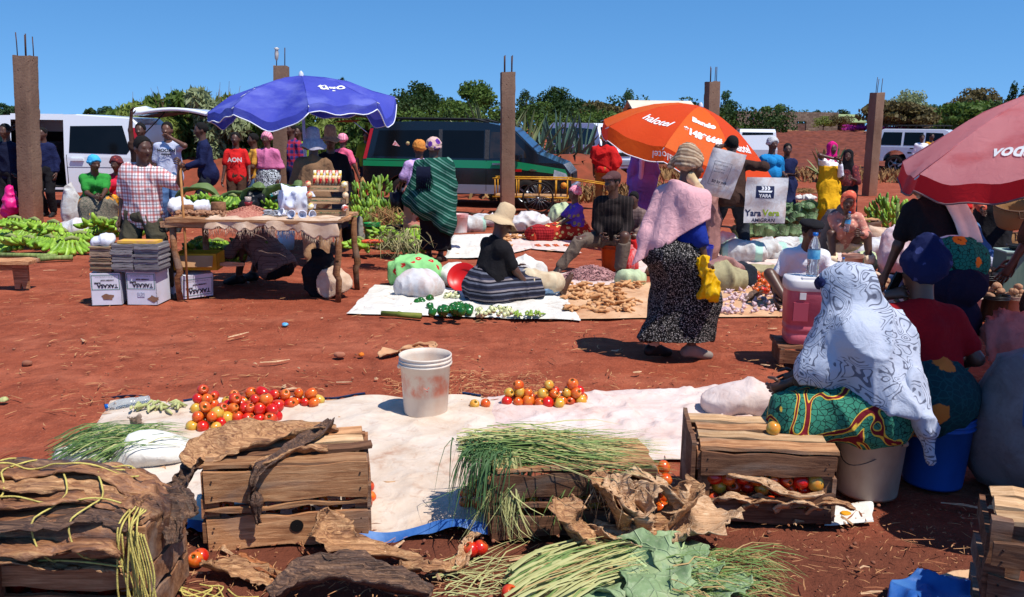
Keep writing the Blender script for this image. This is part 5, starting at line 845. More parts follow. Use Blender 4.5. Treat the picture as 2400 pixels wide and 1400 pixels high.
for x in(-.9,.62):
    for z in(.34,.72):put('cross_bar',MB().tube([(x,-.34,z),(x,.34,z)],.014,6),YP,parent=t)
put('deck_board',MB().box((-.15,0,.36),(1.5,.62,.02)),mat('cart_board',(186,140,96),(150,108,70),sc=5),parent=t)
for y in(-.3,.3):put('handle',MB().tube([(.6,y,.72),(1.1,y,.66),(1.4,y*.9,.62)],.014,6),YP,parent=t);put('grip',MB().tube([(1.4,y*.9,.62),(1.62,y*.88,.6)],.018,6),mat('white_grip',(206,206,206)),parent=t)
put('axle',MB().tube([(0,-.46,.33),(0,.46,.33)],.014,6),RIM,parent=t)
# ================================================================== LETTERING
def text_tris(s,size=1.0,spacing=1.0,bold=0.0,shear=0.0):
    cu=bpy.data.curves.new('t','FONT');cu.body=s;cu.size=size;cu.align_x='CENTER';cu.align_y='CENTER';cu.space_character=spacing;cu.offset=bold;cu.shear=shear;cu.resolution_u=3
    ob=bpy.data.objects.new('t',cu);me=bpy.data.meshes.new_from_object(ob);bm=bmesh.new();bm.from_mesh(me);bmesh.ops.triangulate(bm,faces=bm.faces)
    V=[v.co.copy()for v in bm.verts];bm.verts.index_update();Fs=[tuple(v.index for v in f.verts)for f in bm.faces];bm.free();bpy.data.objects.remove(ob);bpy.data.curves.remove(cu);bpy.data.meshes.remove(me);return V,Fs
def text_on(fn,s,size,m,parent,name='lettering',spacing=1.0,bold=0.0,flip=False,shear=0,sub=1):
    """letters laid on the surface fn(x, y) -> point"""
    V,Fs=text_tris(s,size,spacing,bold,shear);bm=bmesh.new();vs=[bm.verts.new(v)for v in V]
    for f in Fs:
        try:bm.faces.new([vs[i]for i in f])
        except ValueError:pass
    for _ in range(sub):
        ed=[e for e in bm.edges if e.calc_length()>size*.12]
        if ed:bmesh.ops.subdivide_edges(bm,edges=ed,cuts=1);bmesh.ops.triangulate(bm,faces=bm.faces)
    for v in bm.verts:v.co=fn(-v.co.x if flip else v.co.x,-v.co.y if flip else v.co.y)
    me=bpy.data.meshes.new(name);bm.to_mesh(me);bm.free();me.materials.append(m);return put(name,me,parent=parent)
def shape_on(fn,polys,m,parent,name='emblem'):
    bm=bmesh.new()
    for P in polys:bm.faces.new([bm.verts.new((x,y,0))for x,y in P])
    for _ in range(3):
        ed=[e for e in bm.edges if e.calc_length()>.025]
        if ed:bmesh.ops.triangulate(bm,faces=bm.faces);bmesh.ops.subdivide_edges(bm,edges=[e for e in bm.edges if e.calc_length()>.025],cuts=1)
    for v in bm.verts:v.co=fn(v.co.x,v.co.y)
    me=bpy.data.meshes.new(name);bm.to_mesh(me);bm.free();me.materials.append(m);return put(name,me,parent=parent)
def circle(cx,cy,r,n=24,ry=None):return[(cx+r*math.cos(2*PI*i/n),cy+(ry or r)*math.sin(2*PI*i/n))for i in range(n)]
WPRINT=mat('white_print',(236,234,232),(214,210,208),sc=8,r=.7)
# ================================================================== UMBRELLAS
def canvas(name,c,c2,tr=.3,dirt=None):
    b=B(name,.6,.2);col=b.mix(b.noise(2.5,6),L(c),L(c2));
    if dirt:col=b.mix(b.ramp(b.noise(1.6,5,b.map((1,1,3))),[(.52,0),(.68,.75)]),col,L(dirt))
    b.col(col);b.bump(b.noise(9,5,dist=1),.4,.02);t=b.n.new('ShaderNodeBsdfTranslucent');b.set(t.inputs[0],col);mx=b.n.new('ShaderNodeMixShader');mx.inputs[0].default_value=tr;b.l.new(b.b.outputs[0],mx.inputs[1]);b.l.new(t.outputs[0],mx.inputs[2]);b.l.new(mx.outputs[0],b.n['Material Output'].inputs[0]);return b.m
class Umbrella:
    def __init__(s,label,c,rad,h,tilt,mats,flap,pole_base,n=8,a0=0,trim=None,sag=.06,flapfn=None,pw=.9,polem=None,irr=0):
        s.irr=irr
        s.c,s.rad,s.h,s.n,s.a0,s.sag=Vector(c),rad,h,n,a0,sag;s.T=rotm(*tilt);s.pw=pw;t=s.t=root('market_umbrella',(s.c.x,s.c.y,0),label=label,cat='umbrella');s.o=Vector((s.c.x,s.c.y,0))
        m=14;nr=12
        for k in range(n):
            mb=MB();al=a0+2*PI*k/n
            mb.grid(lambda u,v:s.pt(al+2*PI/n*u,v),m,nr)
            put('canopy_panel',mb,mats[k%len(mats)],parent=t)
            if flap:
                fl=lambda u,v:s.flap(al+2*PI/n*u,v,flap,flapfn)
                put('valance',MB().grid(fl,m,4),mats[(k+len(mats)//2)%len(mats)]if flapfn is None else mats[k%len(mats)],parent=t)
                if trim:put('trim',MB().tube([fl(i/m,1.0)for i in range(m+1)],.007,5),trim,parent=t)
        mt=polem or mat('umbrella_pole',(196,196,210),r=.4);ap=s.pt(0,0)-Vector((0,0,.02));b=Vector(pole_base)-s.o
        put('pole',MB().tube([b,ap],.021,10),mt,parent=t);hub=b.lerp(ap,.80)
        for k in range(n):al=a0+2*PI*k/n;put('seam',MB().tube([s.pt(al,q)+s.T@Vector((0,0,.001))for q in(.03,.25,.5,.75,1.0)],.0045,5),mats[k%len(mats)],parent=t)
        for k in range(n):
            al=a0+2*PI*k/n;put('rib',MB().tube([s.pt(al,q)-s.T@Vector((0,0,.012))for q in(.03,.35,.7,1.03)],.006,5),mt,parent=t);put('strut',MB().tube([hub,s.pt(al,.52)-Vector((0,0,.012))],.006,5),mt,parent=t)
        put('finial',MB().lathe([(.035,0),(.03,.04),(.012,.06),(.001,.07)],10),mt,parent=t,loc=ap+Vector((0,0,.02)))
    def pt(s,a,r):
        k=((a-s.a0)/(2*PI/s.n))%1.0;mid=math.sin(PI*k);i=int(((a-s.a0)/(2*PI/s.n))%s.n+1e-6);ir=1+s.irr*math.sin(i*2.7+1.2)*.9;rr=r*s.rad*(1-.075*mid*r);z=s.h*(1-r**(1.0+s.pw*.8))-s.sag*ir*mid*r*(.4+.6*r)+s.irr*r*(.03*math.sin(a*3+1)+.018*math.sin(a*17+r*9)*r+.012*math.sin(a*9-r*14))
        return s.c-s.o+s.T@Vector((rr*math.cos(a),rr*math.sin(a),z))
    def flap(s,a,v,L_,fn):
        p=s.pt(a,1.0);out=s.T@Vector((math.cos(a),math.sin(a),0));k=((a-s.a0)/(2*PI/s.n))%1.0;l_=L_*(1+.12*math.sin(k*PI));q=fn(a,k)if fn else .12+.1*math.sin(a*5+1)
        return p+out*(l_*v*q)+Vector((0,0,-l_*v*math.sqrt(max(.05,1-min(q*q,.95)))*(1 if q<1.5 else-.6)))
    def on(s,a0,r0,up=1):
        def f(x,y):
            r=r0-up*y/s.rad;a=a0+up*x/(max(r,.15)*s.rad);p=s.pt(a,r);return p+s.T@Vector((math.cos(a)*.004,math.sin(a)*.004,.005))
        return f
    def onflap(s,a0,v0,L_,fn=None,up=1):
        def f(x,y):
            a=a0+up*x/s.rad;v=v0-up*y/L_;return s.flap(a,v,L_,fn)+Vector((math.cos(a),math.sin(a),0))*.006
        return f
BLUE1=canvas('blue_umbrella_canvas',(52,58,164),(84,92,190),.22,(112,120,200));WTR=mat('white_trim',(230,230,234));ub=W(712,246,11.6)
U1=Umbrella('faded blue market umbrella with white swirling lettering',ub,1.22,.37,(R(1),R(-3),0),[BLUE1],.10,G(727,596)+Vector((0,0,-.05)),8,R(16),WTR,.13,irr=1)
text_on(U1.on(R(-48),.62),'tigo',.25,WPRINT,U1.t,shear=.3,bold=.006);text_on(U1.on(R(-138),.66),'tigo',.25,WPRINT,U1.t,shear=.3,bold=.006,flip=True)
ORG1=canvas('orange_umbrella_canvas',(240,112,34),(236,100,30),.42);ORG2=canvas('red_orange_umbrella_canvas',(232,84,32),(226,74,30),.42);uo=W(1606,347,13.3)
U2=Umbrella('tilted orange market umbrella with white phone lettering',uo,1.38,.65,(R(6),R(17),0),[ORG1,ORG2],.21,G(1628,570),8,R(-90-22.5),WTR,.05,pw=1.0,irr=.35)
text_on(U2.on(R(-90),.50),'Bando',.145,WPRINT,U2.t,bold=.008);text_on(U2.on(R(-90),.70),'*148*66#',.15,WPRINT,U2.t,bold=.008);text_on(U2.on(R(-135),.70),'halotel',.185,WPRINT,U2.t,bold=.004,shear=.15);text_on(U2.on(R(-45),.70),'halotel',.185,WPRINT,U2.t,bold=.004,shear=.15)
text_on(U2.onflap(R(-112),.5,.21),'halotel',.14,WPRINT,U2.t,flip=True);text_on(U2.onflap(R(-66),.5,.21),'halotel',.14,WPRINT,U2.t,flip=True)
PNK=canvas('faded_pink_umbrella_canvas',(240,156,160),(244,174,176),.58,(220,108,112));PNKR=canvas('red_umbrella_canvas',(206,40,44),(190,30,36),.35);GTR=mat('grey_trim',(120,92,92))
def pf(a,k):d=math.degrees(a)%360;return 1.9 if 232<d<262 else .25+.12*math.sin(k*9+a)
U3=Umbrella('large faded pink umbrella with red valance at the right edge',W(2496,390,6.2),1.10,.57,(R(1),R(-3),0),[PNK],.12,G(2470,650),8,R(180+6),GTR,.03,pw=.75,flapfn=pf,irr=.6)
fn=U3.on(R(-112),.50);text_on(U3.on(R(-135),.78),'vodacom',.15,WPRINT,U3.t,bold=.004,shear=.1);shape_on(U3.on(R(-128),.54),[circle(0,0,.13,28)],WPRINT,U3.t);shape_on(lambda x,y:U3.on(R(-128),.54)(x,y)+Vector((0,-.004,.004)),[circle(.02,-.01,.08,24)],mat('red_print',(196,40,48)),U3.t);text_on(U3.onflap(R(-116),.5,.12,pf),'*150*00#',.1,WPRINT,U3.t)
U4=Umbrella('red umbrella standing beyond the right edge, shading the seated women',(3.62,3.70,2.4),1.12,.42,(0,0,0),[PNKR],.12,(3.7,3.8,0),8,0,GTR,.03)
# pieces of valance in strong red
for o in list(U3.t.children):
    if o.name.startswith('valance'):o.data.materials.clear();o.data.materials.append(PNKR)
# ================================================================== STALL TABLE AND WHAT IS ON IT
def wood(name,a,b_,dark,rot=(0,0,0),sc=1.0,r=.85):
    b=B(name,r,.15);v=b.map((2.2*sc,26*sc,26*sc),rot);g=b.noise(2.2,8,v,dist=.5,rgh=.66);c=b.ramp(g,[(.25,L(dark)),(.45,L(a)),(.65,L(b_)),(.85,L(a))]);c=b.mix(b.ramp(b.noise(2.4*sc,4,b.map(1,rot)),[(.48,0),(.7,.7)]),c,L(dark));k=b.ramp(b.vor(3.1*sc,b.map((1,2.5,2.5),rot)),[(.05,1),(.1,0)]);c=b.mix(k,c,L(40,24,16));c=b.mix(b.ramp(b.noise(1.7*sc,5,b.map((1,3,3),rot),dist=.5),[(.5,0),(.66,.5)]),c,L(158,142,128));c=b.hsv(c,v=b.math('MULTIPLY_ADD',b.rand(),.6,.72));b.col(c);return b.bump(b.math('ADD',g,b.math('MULTIPLY',b.noise(70,3,v),.4)),.6,.012).m
CW={'x':wood('crate_wood',(168,116,78),(206,156,112),(96,60,42)),'y':wood('crate_wood_end',(138,92,64),(172,124,88),(72,46,34),(0,0,R(90))),'z':wood('crate_wood_post',(146,98,68),(180,130,94),(76,48,34),(0,R(90),0)),'dk':wood('dark_crate_wood',(104,70,52),(138,98,72),(54,34,27)),'lt':wood('pale_crate_wood',(186,146,106),(212,176,136),(120,82,56))}
NAIL=mat('rusty_nail',(52,34,28));POLE=wood('bark_pole',(126,84,56),(160,112,78),(70,46,34),(0,R(90),0),.8)
def plank(parent,name,c,d,m,rng,ax='x',j=.004,seg=8,rough=.006,loc=None,rot=None):
    """board with uneven sawn edges, d = (length, thickness, height) along ax"""
    L_,th,h=d;V=[];n=seg;off=rng.uniform(0,9)
    for i in range(n+1):
        x=(i/n-.5)*L_;e1=h/2+rough*(math.sin(i*1.7+off)+rng.uniform(-1,1));e0=-h/2-rough*(math.sin(i*1.3+off*2)+rng.uniform(-1,1));bw=rough*.8*math.sin(x*5+off)
        for y,z in((-th/2,e0),(th/2,e0),(th/2,e1),(-th/2,e1)):V.append((x+rng.uniform(-j,j)*(i in(0,n)),y+bw,z))
    Fs=[(i*4+q,(i+1)*4+q,(i+1)*4+(q+1)%4,i*4+(q+1)%4)for i in range(n)for q in range(4)]+[(0,1,2,3),(n*4+3,n*4+2,n*4+1,n*4)]
    P={'x':lambda v:v,'y':lambda v:(v[1],v[0],v[2]),'z':lambda v:(v[2],v[1],v[0])}[ax];V=[Vector(P(v))+Vector(c)for v in V];mb=MB();mb.add(V,Fs if ax=='x' else[f[::-1]for f in Fs])
    if ax=='x' and h>.05:
        for sx in(-1,1):
            for zz in(-.25,.22):mb.ball((c[0]+sx*(L_/2-.03),c[1]-th/2-.004,c[2]+zz*h),(.0045,.003,.0045),6,1)
    return put(name,mb,[m,NAIL],parent=parent,loc=loc or(0,0,0),rot=rot or(0,0,0))
def frame_of(P0,P1):
    d=P1-P0;d.z=0;return d.length,math.atan2(d.y,d.x)
rng=random.Random(5);P0,P1=G(416,702),G(797,706);Lw,yaw=frame_of(P0,P1);t=root('stall_table',P0,yaw,label='rough stall table on bark pole legs loaded with nuts and bananas',cat='table');TH=.80;TD=.82
for x,y,l_ in((0,0,.03),(Lw,0,-.02),(.05,TD-.05,0),(Lw+.03,TD-.1,.02)):put('leg',MB().tube([(x+l_,y,-.02),(x+l_*.3,y+.01,.22),(x+l_*1.6,y,.28),(x,y,.5),(x,y,TH-.02)],[.03,.032,.038,.033,.034],9),POLE,parent=t)
for i in range(6):plank(t,'table_board',(Lw/2+rng.uniform(-.02,.02),.0+i*(TD/5.2),TH+.012),(Lw+.1,.145,.028),CW['x'],rng)
plank(t,'front_rail',(Lw*.12,-.045,TH-.03),(Lw*.36,.03,.055),CW['x'],rng)
for y in(0,TD-.08):plank(t,'cross_rail',(Lw/2,y+.05,TH-.05),(Lw,.03,.05),CW['x'],rng)
plank(t,'lower_shelf_rail',(.25,.25,.33),(.75,.03,.04),CW['x'],rng)
def loc_t(px,py,z=TH+.03):return G(px,py,z)
# fringed sacking over the front edge
SACK=mat('hessian_sacking',(220,192,166),(196,160,132),sc=9,bump=.8,bsc=220,c3=(166,124,98));mb=MB()
def sk(u,v):
    x=.35+u*(Lw-.33);dr=(.07+.10*u*u+.016*math.sin(u*23+1)+.014*math.sin(u*57)+.012*math.sin(u*91+2)+.02*math.sin(u*9));y0=.30
    if v<.6:return Vector((x+.008*math.sin(v*30),y0-(y0+.055)*v/.6,TH+.032+.008*math.sin(u*31+v*7)))
    w_=(v-.6)/.4;return Vector((x+.012*math.sin(w_*5+u*23),-.06-.02*math.sin(u*27)*w_-.012*w_,TH+.025-dr*w_))
mb.grid(sk,60,22);cl=put('table_sacking',mb,SACK,loc=P0,rot=(0,0,yaw),label='fringed hessian sacking hanging over the front of the stall table',cat='sacking');cl.modifiers.new('s','SOLIDIFY').thickness=.006
mb=MB();g=random.Random(3)
for i in range(150):
    u=(i+.5)/150;a=sk(u,1.0);mb.tube([a+Vector((0,0,.01)),a+Vector((g.uniform(-.012,.012),g.uniform(-.012,.006),-.03)),a+Vector((g.uniform(-.02,.02),g.uniform(-.02,.01),-.05-g.uniform(0,.04)))],.0022,3)
put('fringe',mb,SACK,parent=cl,kind='stuff')
# heap of groundnuts with a measuring cup
NUT=mat('groundnut_skin',(150,78,66),(190,132,110),sc=60,r=.7);c=loc_t(588,505);g=random.Random(1);mb=MB()
for i in range(700):
    a=g.uniform(0,2*PI);r=math.sqrt(g.random());x,y=r*.27*math.cos(a),r*.17*math.sin(a);z=.105*(1-r)**.85;mb.ball((x,y,z+.004),(.0105,.008,.0075),6,0,rotm(g.random()*3,g.random()*3,g.random()*3))
mb.lathe([(.26,0),(.18,.03),(.1,.062),(.03,.095),(.001,.1)],20);put('groundnut_heap',mb,NUT,loc=c,kind='stuff',label='heap of red groundnuts on the stall table',cat='groundnuts')
cup=root('measuring_cup',c+Vector((-.02,0,.09)),label='maroon cup and glass standing on the groundnut heap',cat='cup');put('cup',MB().lathe([(.001,0),(.032,0),(.042,.05),(.038,.05),(.03,.006),(.001,.006)],16),mat('maroon_plastic',(120,30,34),r=.4),parent=cup);put('glass',MB().lathe([(.001,.04),(.028,.04),(.034,.1),(.031,.1),(.026,.05)],16),mat('cup_glass',(170,150,140),r=.1),parent=cup)
# cassava stumps, roots and dried slices on the left
STUMP=mat('cut_stump',(150,104,74),(110,72,50),sc=18,bump=.7,bsc=50)
for px,py,r,h,lb in((440,498,.062,.075,'short round wooden stump at the left end of the table'),(513,502,.075,.12,'taller rough wooden stump beside the groundnuts')):put('wood_stump',MB().lathe([(.001,0),(r,0),(r*1.04,h*.5),(r,h),(r*.94,h+.004),(.001,h+.004)],18,wob=.04,rng=random.Random(px)),STUMP,loc=loc_t(px,py),label=lb,cat='stump')
mb=MB();g=random.Random(8)
for i in range(90):mb.ball((g.gauss(0,.14),g.gauss(0,.05),.012+g.random()*.03),(.03,.018,.013),6,0,rotm(g.random(),g.random(),g.random()*6))
put('dried_roots',mb,mat('dried_root',(136,92,66),(170,126,96),sc=20),loc=loc_t(466,506),kind='stuff',label='dried roots spread on the left end of the table',cat='roots')
PB=mat('white_plastic_film',(226,226,232),(196,194,204),r=.35,sc=8,bump=.8,bsc=20)
def crumple(name,loc,r,m,label,cat,seed,vox=.016,amp=.03,sc=14,rot=0):
    g=random.Random(seed);V,Q=sdf([('e',(g.uniform(-.3,.3)*r[0],g.uniform(-.3,.3)*r[1],r[2]*g.uniform(.4,.8)),(r[0]*g.uniform(.5,.8),r[1]*g.uniform(.5,.8),r[2]*g.uniform(.5,.9)))for _ in range(5)],vox,.03,[((0,0,.0),(0,0,-1))]);V=folds(V,Q,amp,sc*.8,seed,(1,1,.6),.5);return put(name,mesh_np(name,V,Q,[m]),loc=loc,rot=(0,0,rot),label=label,cat=cat)
crumple('plastic_bag',loc_t(424,494),(.14,.08,.07),PB,'crumpled white plastic bag at the left end of the table','bag',1);crumple('plastic_bag',loc_t(474,492),(.10,.06,.05),PB,'small white plastic bag behind the wooden stumps','bag',2);crumple('plastic_bag',loc_t(604,486),(.13,.1,.12),mat('black_plastic',(22,22,26),(40,40,46),r=.3,sc=8,bump=.8,bsc=25),'black plastic bag behind the groundnut heap','bag',3)
crumple('paper_bundle',loc_t(694,497),(.17,.11,.19),mat('white_paper',(206,210,232),(226,228,240),sc=6),'bundle of white paper cones in plastic','paper',4,amp=.045,sc=11);g=random.Random(2)
for i,(px,py)in enumerate(((672,505),(690,508),(707,507),(722,505))):put('paper_cone',MB().lathe([(.001,0),(.045,.08),(.04,.082)],12),MATS['white_paper'],loc=loc_t(px,py,TH+.05),rot=(R(60+i*6),0,R(-40+i*30)),label='white paper cone leaning on the paper bundle',cat='paper cone',group='paper cones on the stall')
mb=MB();g=random.Random(4)
for i in range(60):a=g.uniform(-.4,.4);x,y,z=g.uniform(-.1,.1),g.uniform(-.04,.04),.012+.05*g.random();mb.tube([(x-.03,y-.02,z),(x+.03,y+.02+a*.03,z)],.007,5)
put('rolled_packets',mb,mat('foil_grey',(110,108,112),(190,190,196),sc=40,r=.4),loc=loc_t(646,508),kind='stuff',label='pile of small rolled grey packets beside the groundnuts',cat='packets')
# stack of little crates with biscuit packets
cr=root('display_crate_stack',loc_t(770,505),yaw,label='three low wooden trays stacked on the right end of the table',cat='crates');tw=.40
for k,z in enumerate((0,.125,.25)):
    for y in(-.08,.08):put('tray_side',MB().box((0,y,z+.032),(tw-.012*k,.012,.06)),CW['lt'],parent=cr);put('print_band',MB().box((0,y-.0072 if y<0 else y+.0072,z+.035),(tw*.8,.002,.012)),mat('green_ink',(50,104,70),(190,150,110),sc=50),parent=cr)
    for x in(-1,1):put('tray_end',MB().box((x*(tw/2-.01),0,z+.05),(.018,.15,.1)),CW['lt'],parent=cr)
    put('tray_base',MB().box((0,0,z+.006),(tw-.02,.15,.01)),CW['dk'],parent=cr)
base=loc_t(770,505);PK=[mat('packet_'+n,a,b_,sc=25,r=.3,lo=.45,hi=.55)for n,a,b_ in(('red',(200,40,44),(236,200,150)),('yellow',(226,186,60),(240,230,200)),('tan',(206,160,116),(230,206,170)),('white',(230,226,220),(206,80,60)))]
g=random.Random(6);Mr=Matrix.Rotation(yaw,3,'Z')
for k in range(9):
    for r_ in range(2):
        x=-.13+.032*k;put('biscuit_packet',MB().tube([(0,0,0),(0,0,.10)],.016,10),PK[(k*2+r_)%4],loc=base+Mr@Vector((x,-.03+.05*r_,.315+.05*r_)),rot=(g.uniform(-.08,.08),g.uniform(-.06,.06),0),label='upright wrapped biscuit packet on top of the stacked trays',cat='packet',group='biscuit packets on the trays')
for k,(x,z)in enumerate(((-.18,.30),(.19,.30),(.2,.19),(.19,.06),(-.17,.19),(-.16,.07))):put('sweet_bag',MB().ball((0,0,0),(.035,.03,.035),8),PK[k%4],loc=base+Mr@Vector((x,-.10,z+.03)),label='small bright packet tucked at the edge of the trays',cat='packet',group='small packets at the tray edges')
# under the table
def carton(name,P0,P1,H_,D_,m,label,open_=False,tilt=0,cat='carton',lid=True):
    Lc,yw=frame_of(P0,P1);t=root(name,P0,(R(tilt),0,yw),label=label,cat=cat);mb=MB();mb.box((Lc/2,.004,H_/2),(Lc,.008,H_));mb.box((Lc/2,D_-.004,H_/2),(Lc,.008,H_));mb.box((.004,D_/2,H_/2),(.008,D_,H_-.001));mb.box((Lc-.004,D_/2,H_/2),(.008,D_,H_-.001));mb.box((Lc/2,D_/2,.004),(Lc-.002,D_-.002,.008));put('side',mb,m,parent=t)
    if lid:put('flap',MB().box((Lc/2,D_/2,H_-.006),(Lc-.002,D_-.002,.006)),m,parent=t)
    return t,Lc
CARD=mat('plain_cardboard',(186,146,106),(166,124,86),sc=4);CARDW=mat('white_carton',(216,216,228),(196,192,200),sc=3,r=.6);GRN=mat('green_print',(30,110,84),r=.6);INK=mat('black_print',(28,28,34),r=.6);YEL=mat('yellow_carton',(206,160,40),(186,136,30),sc=4)
t,Lc=carton('open_carton',G(407,634,.28),G(510,634,.28),.17,.3,YEL,'open yellow cardboard carton on the shelf under the stall table',lid=False,cat='carton');put('inner_flap',MB().box((Lc/2,-.05,.10),(Lc*.86,.006,.12),rot=rotm(R(-25))),CARD,parent=t)
def soap(P0,P1,H_,D_,label,tilt=0,lower=True):
    t,Lc=carton('soap_carton',P0,P1,H_,D_,CARDW,label,tilt=tilt);z0=H_*.46 if lower else H_*.06;z1=H_*.97 if lower else H_*.86;f=lambda x,y:Vector((Lc/2+x,-.0035,(z0+z1)/2+y));hw,hh=Lc*.46,(z1-z0)*.46;b=.005;hgt=hh*2
    for P in([(-hw,hh-b),(hw,hh-b),(hw,hh),(-hw,hh)],[(-hw,-hh),(hw,-hh),(hw,-hh+b),(-hw,-hh+b)],[(-hw,-hh+b),(-hw+b,-hh+b),(-hw+b,hh-b),(-hw,hh-b)],[(hw-b,-hh+b),(hw,-hh+b),(hw,hh-b),(hw-b,hh-b)]):shape_on(f,[P],GRN,t,'frame_line')
    k=Lc/.34
    for s,sz,x,y,bd in(('TAKASA',.062,.02,-.24,.002),('SUPER',.026,-.09,-.04,.0015),('LAUNDRY SOAP',.02,.02,.14,.001),('25 x 800 Gram x 2 kg Net When Packed',.0135,0,.36,0)):text_on(lambda u,v,x=x,y=y:f(u+x*k,v+y*hgt),s,sz*k,INK,t,'print',bold=bd*k,flip=True,sub=0)
    return t,Lc
t1,L1=soap(G(216,716),G(287,714),.315,.3,'left white soap carton under the newspapers, printed upside down');t2,L2=soap(G(299,714),G(369,715),.325,.32,'right white soap carton under the newspapers, printed upside down');soap(G(426,702),G(500,692),.24,.26,'white soap carton lying in the shade under the table',6,False)
STN=mat('brown_stain',(120,84,64),(140,104,84),sc=9)
for t_,P in((t1,[(.15+(.055+.012*math.sin(i*2.3))*math.cos(i*.45),.08+(.03+.008*math.sin(i*1.7))*math.sin(i*.45))for i in range(14)]),(t2,[(.26+(.05+.015*math.sin(i*2.1))*math.cos(i*.45),.06+(.03+.01*math.sin(i*1.9))*math.sin(i*.45))for i in range(14)])):shape_on(lambda x,y:Vector((x,-.0035,y)),[P],STN,t_,'stain')
put('print',MB().box((L2*.48,-.003,.10),(.07,.002,.045)),mat('grey_print',(120,126,150),(206,206,220),sc=90),parent=t2)
# newspapers in bundles
NEWS=mat('newsprint_edge',(120,116,118),(156,150,150),sc=70,st=(.2,.2,6),bump=.6,bsc=90,r=.9);MAG=mat('magazine_edge',(150,128,96),(96,84,70),sc=40,st=(.2,.2,8),c3=(110,130,70),bump=.6,bsc=90)
YC=G(250,716).y+.02
def paperstack(px0,px1,py,z0,n,lb,cols,seed,zt):
    a,b=[Vector((W(q,640,YC).x,YC,z0))for q in(px0,px1)];Lc,yw=frame_of(a,b);t=root('newspaper_stack',a,yw,label=lb,cat='newspapers',group='newspaper stacks on soap cartons');g=random.Random(seed);h=(zt-z0)/n
    for i in range(n):
        dx,dy=g.uniform(-.012,.012),g.uniform(-.012,.008);mb=MB();sag=g.uniform(.002,.006)
        mb.grid(lambda u,v:Vector((dx+u*Lc,dy+v*.28,(i+1)*h-.001-sag*math.sin(PI*u))),6,1);mb.grid(lambda u,v:Vector((dx+u*Lc,dy,i*h+v*(h-.001)-sag*math.sin(PI*u)*v+.002*math.sin(u*9+i))),6,1);mb.grid(lambda u,v:Vector((dx+Lc,dy+u*.28,i*h+v*(h-.001))),1,1);mb.grid(lambda u,v:Vector((dx,dy+.28-u*.28,i*h+v*(h-.001))),1,1);put('paper_bundle',mb,cols[g.randrange(len(cols))],parent=t)
MAG2=mat('magazine_edge_b',(110,110,84),(176,130,100),sc=50,st=(.2,.2,8));MAG3=mat('magazine_edge_c',(186,160,130),(120,96,90),sc=50,st=(.2,.2,8));NEWS2=mat('newsprint_edge_b',(92,88,92),(130,124,126),sc=70,st=(.2,.2,6),r=.9)
zb=.33;paperstack(212,262,640,zb,16,'stack of mixed coloured magazines, leftmost of three stacks',[MAG,MAG2,MAG3],1,.575);paperstack(264,314,640,zb,11,'middle stack of grey newspapers',[NEWS,NEWS2],2,.60);paperstack(317,374,640,zb,11,'rightmost stack of grey newspapers beside the table leg',[NEWS,NEWS2],3,.605)
crumple('plastic_bag',Vector((W(238,600,YC).x,YC+.13,.572)),(.11,.08,.05),PB,'white plastic bag lying on the magazine stack','bag',7);put('magazine',MB().box((0,0,0),(.38,.16,.025)),mat('yellow_magazine',(226,176,60),(206,150,90),sc=12,c3=(90,110,160)),loc=Vector((W(318,600,YC).x,YC+.12,.616)),rot=(0,0,yaw),label='yellow magazine bundle on top of the grey newspapers',cat='magazine')
# bench cut by the left edge
P=G(40,682);t=root('wooden_bench',(P.x,P.y,0),R(4),label='low wooden bench at the left edge',cat='bench');plank(t,'seat',(-.30,.12,.30),(.9,.26,.035),CW['x'],rng)
for x in(.0,-.6):put('leg',MB().add([(x-.07,.1,0),(x-.02,.1,0),(x,.1,.07),(x+.02,.1,0),(x+.07,.1,0),(x+.08,.1,.285),(x-.08,.1,.285),(x-.07,.14,0),(x-.02,.14,0),(x,.14,.07),(x+.02,.14,0),(x+.07,.14,0),(x+.08,.14,.285),(x-.08,.14,.285)],[(0,1,2,6),(2,3,4,5),(2,5,6),(13,9,8,7),(12,11,10,9),(13,12,9)]+[(i,i+7,(i+1)%7+7,(i+1)%7)for i in range(7)]),CW['z'],parent=t)
put('brace',MB().box((-.3,.12,.24),(.7,.03,.08)),CW['x'],parent=t)
# blue folding bench frame behind the bananas, grey bags and bucket under the table
BF=mat('blue_steel',(36,60,110),r=.5);P=G(490,520);t=root('blue_bench',(P.x,P.y,0),R(12),label='blue steel bench frame tipped over behind the jersey boy',cat='bench')
for a,b in(((-.7,0,.25),(.5,0,.35)),((-.7,.3,.05),(.5,.3,.15)),((-.7,0,.25),(-.7,.3,.05)),((.5,0,.35),(.5,.3,.15)),((-.2,0,.3),(-.2,.3,.1)),((.5,0,.35),(.62,.1,.75)),((.62,.1,.75),(.72,.2,.1))):put('bar',MB().tube([a,b],.022,6),BF,parent=t)
put('bucket',MB().lathe([(.001,0),(.10,0),(.13,.26),(.125,.26),(.096,.01),(.001,.01)],20),mat('white_pail',(200,206,214),r=.4),loc=G(672,585),label='pale bucket standing behind the stall table',cat='bucket')
crumple('black_bag',G(752,690),(.2,.16,.34),FB['black'],'black cloth bag on a white sack under the right end of the table','bag',9,amp=.03,sc=8);crumple('white_sack',G(772,694),(.22,.16,.2),SACK,'crumpled pale sack beside the right table leg','sack',10,amp=.03,sc=9)
